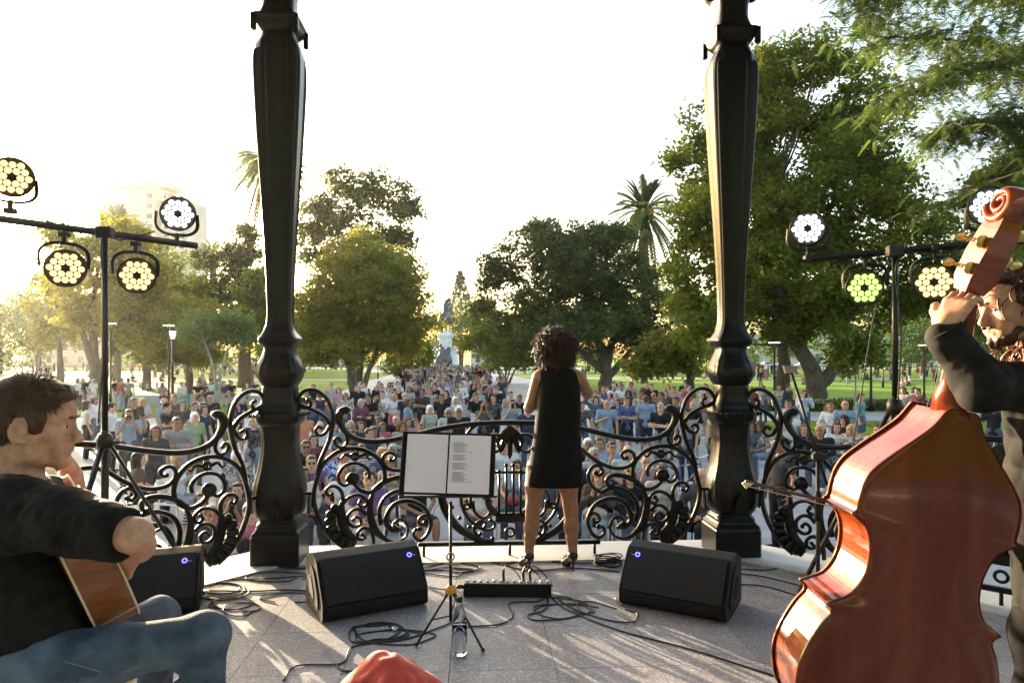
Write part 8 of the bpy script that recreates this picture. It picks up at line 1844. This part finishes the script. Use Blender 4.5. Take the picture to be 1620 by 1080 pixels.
# lanterns
M_LAMP = mat('lamp_glass', (.8, .8, .76), .3, (.85, .85, .8), 4, emit=(1, .95, .85), estr=.35)
def lantern(px, d, ytop, label, modern=False):
    b = at(px, d); H = W(px, ytop, d).z; r = empty('street_lamp', b); tag(r, label, 'street lamp', 'park lamp posts')
    mb = MB(); mb.lathe([(.14, 0), (.16, .05), (.13, .6), (.075, .7), (.06, H*.5), (.045, H-.6), (.03, H-.55)] if not modern else [(.09, 0), (.09, .8), (.055, .85), (.05, H-.4), (.03, H-.38)], 12); mb.build('post', M_IRON, r, True)
    if modern:
        for a in (0, 2.1, 4.2): mb = MB(); mb.tube([(0, 0, H-.45), (.26*math.cos(a), .26*math.sin(a), H-.04)], .022, 6); mb.build('arm', M_IRON, r, True)
        mb = MB(); tt = np.linspace(0, 2*math.pi, 20, endpoint=False); mb.tube(np.stack([.27*np.cos(tt), .27*np.sin(tt), 0*tt+H-.03], 1), .03, 6, closed=True); mb.build('lamp_ring', M_LAMP, r, True)
        mb = MB(); mb.lathe([(.02, H-.02), (.3, H-.005), (.02, H+.05)], 16); mb.build('lamp_shade', M_IRON, r, True)
    else:
        mb = MB(); mb.lathe([(.09, H-.52), (.17, H-.12), (.16, H-.10)], 8); mb.build('lantern_glass', M_LAMP, r); mb = MB(); mb.lathe([(.18, H-.12), (.2, H-.09), (.06, H+.02), (.02, H+.09)], 8); mb.build('lamp_cap', M_IRON, r)
        mb = MB(); mb.lathe([(.04, H-.58), (.10, H-.54), (.10, H-.50), (.05, H-.49)], 8); mb.build('lamp_collar', M_IRON, r)
lantern(175, 38, 511, 'slim dark lamp post with triangular head beside lighting stand pole', True); lantern(267, 38, 514, 'slim lamp post with triangular head, left of the lantern', True); lantern(273, 34, 520, 'old style lantern post with white glass on left lawn')
lantern(1378, 36, 549, 'old style lantern post with white glass beside right bar pole'); lantern(1462, 38, 545, 'slim lamp post with triangular head by the bass neck', True); lantern(1225, 36, 541, 'slim lamp post with crescent head right of right column', True)
lantern(1397, 62, 548, 'far slim lamp post right of the right light pole', True); lantern(1180, 58, 549, 'far lamp post hidden behind the right column', True); lantern(598, 84, 552, 'far lamp post behind the maple trunks', True)
# cars along the far road
def car(px, d, col_, label, rz=0.0):
    b = at(px, d); r = empty('parked_car', b, rz); tag(r, label, 'car', 'cars on the far road'); m = mat('car_'+str(col_), col_, .25, tuple(q*.9 for q in col_), 3, coat=.8)
    pr = round_poly([(-2.1, .35), (-2.1, .75), (-1.9, .88), (-1.2, .95), (-.75, 1.42), (.75, 1.45), (1.35, .98), (2.0, .85), (2.12, .6), (2.1, .32)], .08, 4); mb = MB(); mb.prism(pr, 1.7, 'y'); mb.build('body', m, r)
    gl = round_poly([(-1.08, .97), (-.70, 1.36), (.70, 1.39), (1.2, 1.0)], .05, 4)
    for e in (-1, 1): mb = MB(); mb.prism(gl, .02, 'y', (0, e*.855, 0)); mb.build('side_window', M_TWG, r)
    for x in (-1.3, 1.3):
        for e in (-1, 1):
            mb = MB(); mb.lathe([(.05, -.1), (.30, -.1), (.33, -.07), (.33, .07), (.30, .1), (.05, .1)], 18, (x, e*.78, .33), Matrix.Rotation(R(90), 3, 'X')); w = mb.build('wheel', M_PLAS, r, True)
            mb = MB(); mb.lathe([(.02, -.105), (.19, -.105), (.19, .105), (.02, .105)], 12, (x, e*.78, .33), Matrix.Rotation(R(90), 3, 'X')); mb.build('rim', M_METAL, w, True)
    for e in (-1, 1): mb = MB(); mb.box((2.08, e*.6, .68), (.06, .3, .12), .02); mb.build('headlight', M_LAMP, r); mb = MB(); mb.box((-2.08, e*.62, .72), (.06, .25, .12), .02); mb.build('tail_light', M_RED, r)
for i, (px, d, c, nm) in enumerate(((1188, 156, (.35, .03, .03), 'red car far off just right of the right column'), (1214, 156, (.7, .7, .7), 'white car far off between column and forked plane trunk'), (1240, 155, (.10, .2, .45), 'blue car far off beside the white one'), (1272, 152, (.72, .72, .72), 'white car far off seen through the plane tree fork'), (1330, 156, (.05, .05, .06), 'black car far off right of the plane tree fork'), (1352, 156, (.3, .32, .34), 'grey car far off left of the right lantern'), (1500, 156, (.4, .05, .04), 'red car far off behind the bass neck'), (215, 156, (.5, .08, .06), 'red car far off behind the left lanterns'), (300, 156, (.7, .7, .7), 'white car far off at the left behind young tree'))): car(px, d, c, nm)
# house fronts closing the far side of the road
def house(px0, px1, d, ytop, cw, label, nfl):
    k = d/F; x0, x1 = (px0-810)*k, (px1-810)*k; H = W(0, ytop, d).z; r = empty('house', ((x0+x1)/2, d, 0)); tag(r, label, 'building', 'houses beyond the road'); w = x1-x0
    mb = MB(); mb.box((0, 5, H/2), (w, 10, H), .05); mb.build('wall', mat('house_'+label.split()[0], cw, .8, tuple(q*1.12 for q in cw), .5), r)
    mb = MB(); mb.box((0, 4.8, H+.15), (w+.5, 10.6, .3), .03); mb.build('cornice', M_STONE, r)
    nx = max(2, int(w/4)); fh = H/nfl
    for f in range(nfl):
        for i in range(nx): mb = MB(); mb.box((-w/2+(i+.5)*w/nx, -.03, f*fh+fh*.5), (1.3, .08, fh*.5), .01); o = mb.build('window', M_TWG, r); mb = MB(); mb.box((-w/2+(i+.5)*w/nx, -.10, f*fh+fh*.22), (1.5, .2, .1), .01); mb.build('sill', M_STONE, o)
for a_ in ((40, 190, 190, 520, (.42, .30, .22), 'brick-red low house behind the left trees', 3), (420, 560, 195, 515, (.5, .48, .44), 'cream low house behind the maple', 3), (745, 900, 200, 520, (.46, .45, .43), 'grey low house right behind the monument', 3), (1160, 1330, 192, 530, (.44, .42, .38), 'sand coloured low house behind the plane trees', 2), (1380, 1600, 190, 525, (.5, .5, .5), 'pale low house behind the right lantern', 3)): house(*a_)
# bicycle by the right column
q = W(1086, 770, 13.5); bc = empty('bicycle', (q.x, 13.5, 0), R(-60)); tag(bc, 'dark city bicycle standing left of the right column', 'bicycle'); tt = np.linspace(0, 2*math.pi, 28, endpoint=False)
for x in (-.52, .52):
    mb = MB(); mb.tube(np.stack([x+.33*np.cos(tt), 0*tt, .34+.33*np.sin(tt)], 1), .018, 8, closed=True); w = mb.build('wheel', M_PLAS, bc, True)
    for k in range(10): a = k*math.pi/5; mb = MB(); mb.tube([(x, 0, .34), (x+.32*math.cos(a), 0, .34+.32*math.sin(a))], .0025, 4); mb.build('spoke', M_METAL, w)
M_BK = mat('bike_blue', (.03, .05, .16), .3, (.04, .06, .18), 5, coat=.5); mb = MB()
for a, b in (((-.52, .34), (-.12, .30)), ((-.12, .30), (-.22, .86)), ((-.52, .34), (-.19, .72)), ((-.12, .30), (.38, .78)), ((-.19, .72), (.36, .84)), ((.36, .92), (.40, .70)), ((.40, .70), (.52, .34))): mb.tube([(a[0], 0, a[1]), (b[0], 0, b[1])], .016, 8)
mb.build('frame', M_BK, bc, True); mb = MB(); mb.ball((-.23, 0, .90), (.13, .07, .035), 12, 8); mb.build('saddle', M_PLAS, bc, True)
mb = MB(); mb.tube(catmull([(.30, -.28, .98), (.38, -.2, 1.0), (.37, 0, .96), (.38, .2, 1.0), (.30, .28, .98)], 5), .012, 8); mb.build('handlebar', M_METAL, bc, True)
mb = MB(); mb.tube([(-.12, -.12, .17), (-.12, -.08, .30), (-.12, .08, .30), (-.12, .12, .43)], .01, 6); mb.build('crank', M_METAL, bc, True)
# loose things held in the audience
def near_person(px, yt): return min(PEOPLE, key=lambda z: abs(z['px']-px)+abs(z['d']-F*1.25/(yt-HOR))*3)['o']
def prop(name, cat, label, person_, off, build):
    p = person_.matrix_basis @ Vector(off); o = empty(name, tuple(p), person_.rotation_euler.z); tag(o, label, cat); build(o); return o
def mk_bag(m, sz):
    def f(o):
        S = Soft(.04); S.ell((0, 0, 0), sz); me = S.mesh('sack', .014, folds(.006, 30, 2)); obj('sack', me, m, o); mb = MB(); tt = np.linspace(0, math.pi, 12); mb.tube(np.stack([.08*np.cos(tt), 0*tt, sz[2]*.7+.12*np.sin(tt)], 1), .006, 6); mb.build('strap', M_CAN, o, True)
    return f
def sit(px): return min((z for z in PEOPLE if z['pose'].startswith('chair')), key=lambda z: abs(z['px']-px))['o']
prop('handbag', 'bag', 'red handbag on a lap just left of the singer', sit(817), (0, -.30, .66), mk_bag(cloth('red'), (.15, .07, .08)))
prop('handbag', 'bag', 'beige shoulder bag on a lap right of the singer', sit(947), (0, -.30, .66), mk_bag(cloth('beige'), (.18, .08, .10)))
prop('tote_bag', 'bag', 'teal bag on the paving between two feet right of singer', sit(947), (0, -.45, .16), mk_bag(cloth('teal'), (.14, .10, .15)))
prop('handbag', 'bag', 'white handbag held in lap right of the left column', sit(543), (0, -.28, .66), mk_bag(cloth('white'), (.16, .07, .09)))
def sw(o):
    t = np.linspace(-1.0, 1.0, 20); mb = MB(); mb.tube(np.stack([.20*np.sin(t*1.5), .02-.13*np.cos(t*1.5), .02*np.cos(t*3)], 1), .045, 8, flat=(1, .7)); mb.tube([(-.05, -.12, 0), (.0, -.15, -.12), (.02, -.15, -.26)], [.04, .045, .03], 8); mb.build('knit', cloth('pink'), o, True)
prop('sweater', 'sweater', 'pink sweater tied over the shoulders left of the column', min(PEOPLE, key=lambda z: abs(z['px']-376)+abs(z['d']-21)*.5)['o'], (0, 0, 1.42), sw)
def flag(w, h):
    def f(o):
        nx, ny = 14, 10; V = []
        for i in range(nx+1):
            for j in range(ny+1): u, v = i/nx, j/ny; V.append((u*w-w/2+.05*math.sin(v*5), .05*math.sin(u*9+v*3)-.02, -v*h+.04*math.sin(u*7)))
        V2 = V+[(x, y+.006, z) for x, y, z in V]; q = (nx+1)*(ny+1); F4 = [(i*(ny+1)+j, (i+1)*(ny+1)+j, (i+1)*(ny+1)+j+1, i*(ny+1)+j+1) for i in range(nx) for j in range(ny)]
        mb = MB(); mb.add(V2, F4+[tuple(k+q for k in f_[::-1]) for f_ in F4]); mb.build('cloth_sheet', cloth('white'), o, True)
    return f
def stnd(px, yt): return min((z for z in PEOPLE if not z['pose'].startswith(('chair', 'ground'))), key=lambda z: abs(z['px']-px)*.5+abs(z['d']-F*1.23/(yt-HOR)))['o']
prop('white_banner', 'banner', 'crumpled white cloth banner held above the music stand', stnd(720, 627), (.35, -.25, 1.42), flag(.9, .75))
prop('white_flag', 'flag', 'small white flag hanging beside black shirts above music stand', stnd(753, 621), (-.2, -.3, 1.1), flag(.35, .75))

# ------------------------------------------------------------------ haze volume added for the golden glow near the sun
hz = MB(); hz.box((0, 190, 30.5), (640, 520, 63)); hzo = hz.build('haze', None); tag(hzo, 'thin haze added for the golden glow near the sun', 'haze', kind='stuff')
hm = bpy.data.materials.new('haze'); hm.use_nodes = True; nt = hm.node_tree
for n in list(nt.nodes):
    if n.type == 'BSDF_PRINCIPLED': nt.nodes.remove(n)
pv_ = nt.nodes.new('ShaderNodeVolumePrincipled'); pv_.inputs['Color'].default_value = (.95, .93, .88, 1); pv_.inputs['Density'].default_value = .00016; pv_.inputs['Anisotropy'].default_value = .68
nt.links.new(pv_.outputs[0], nt.nodes['Material Output'].inputs['Volume']); hzo.data.materials.append(hm)
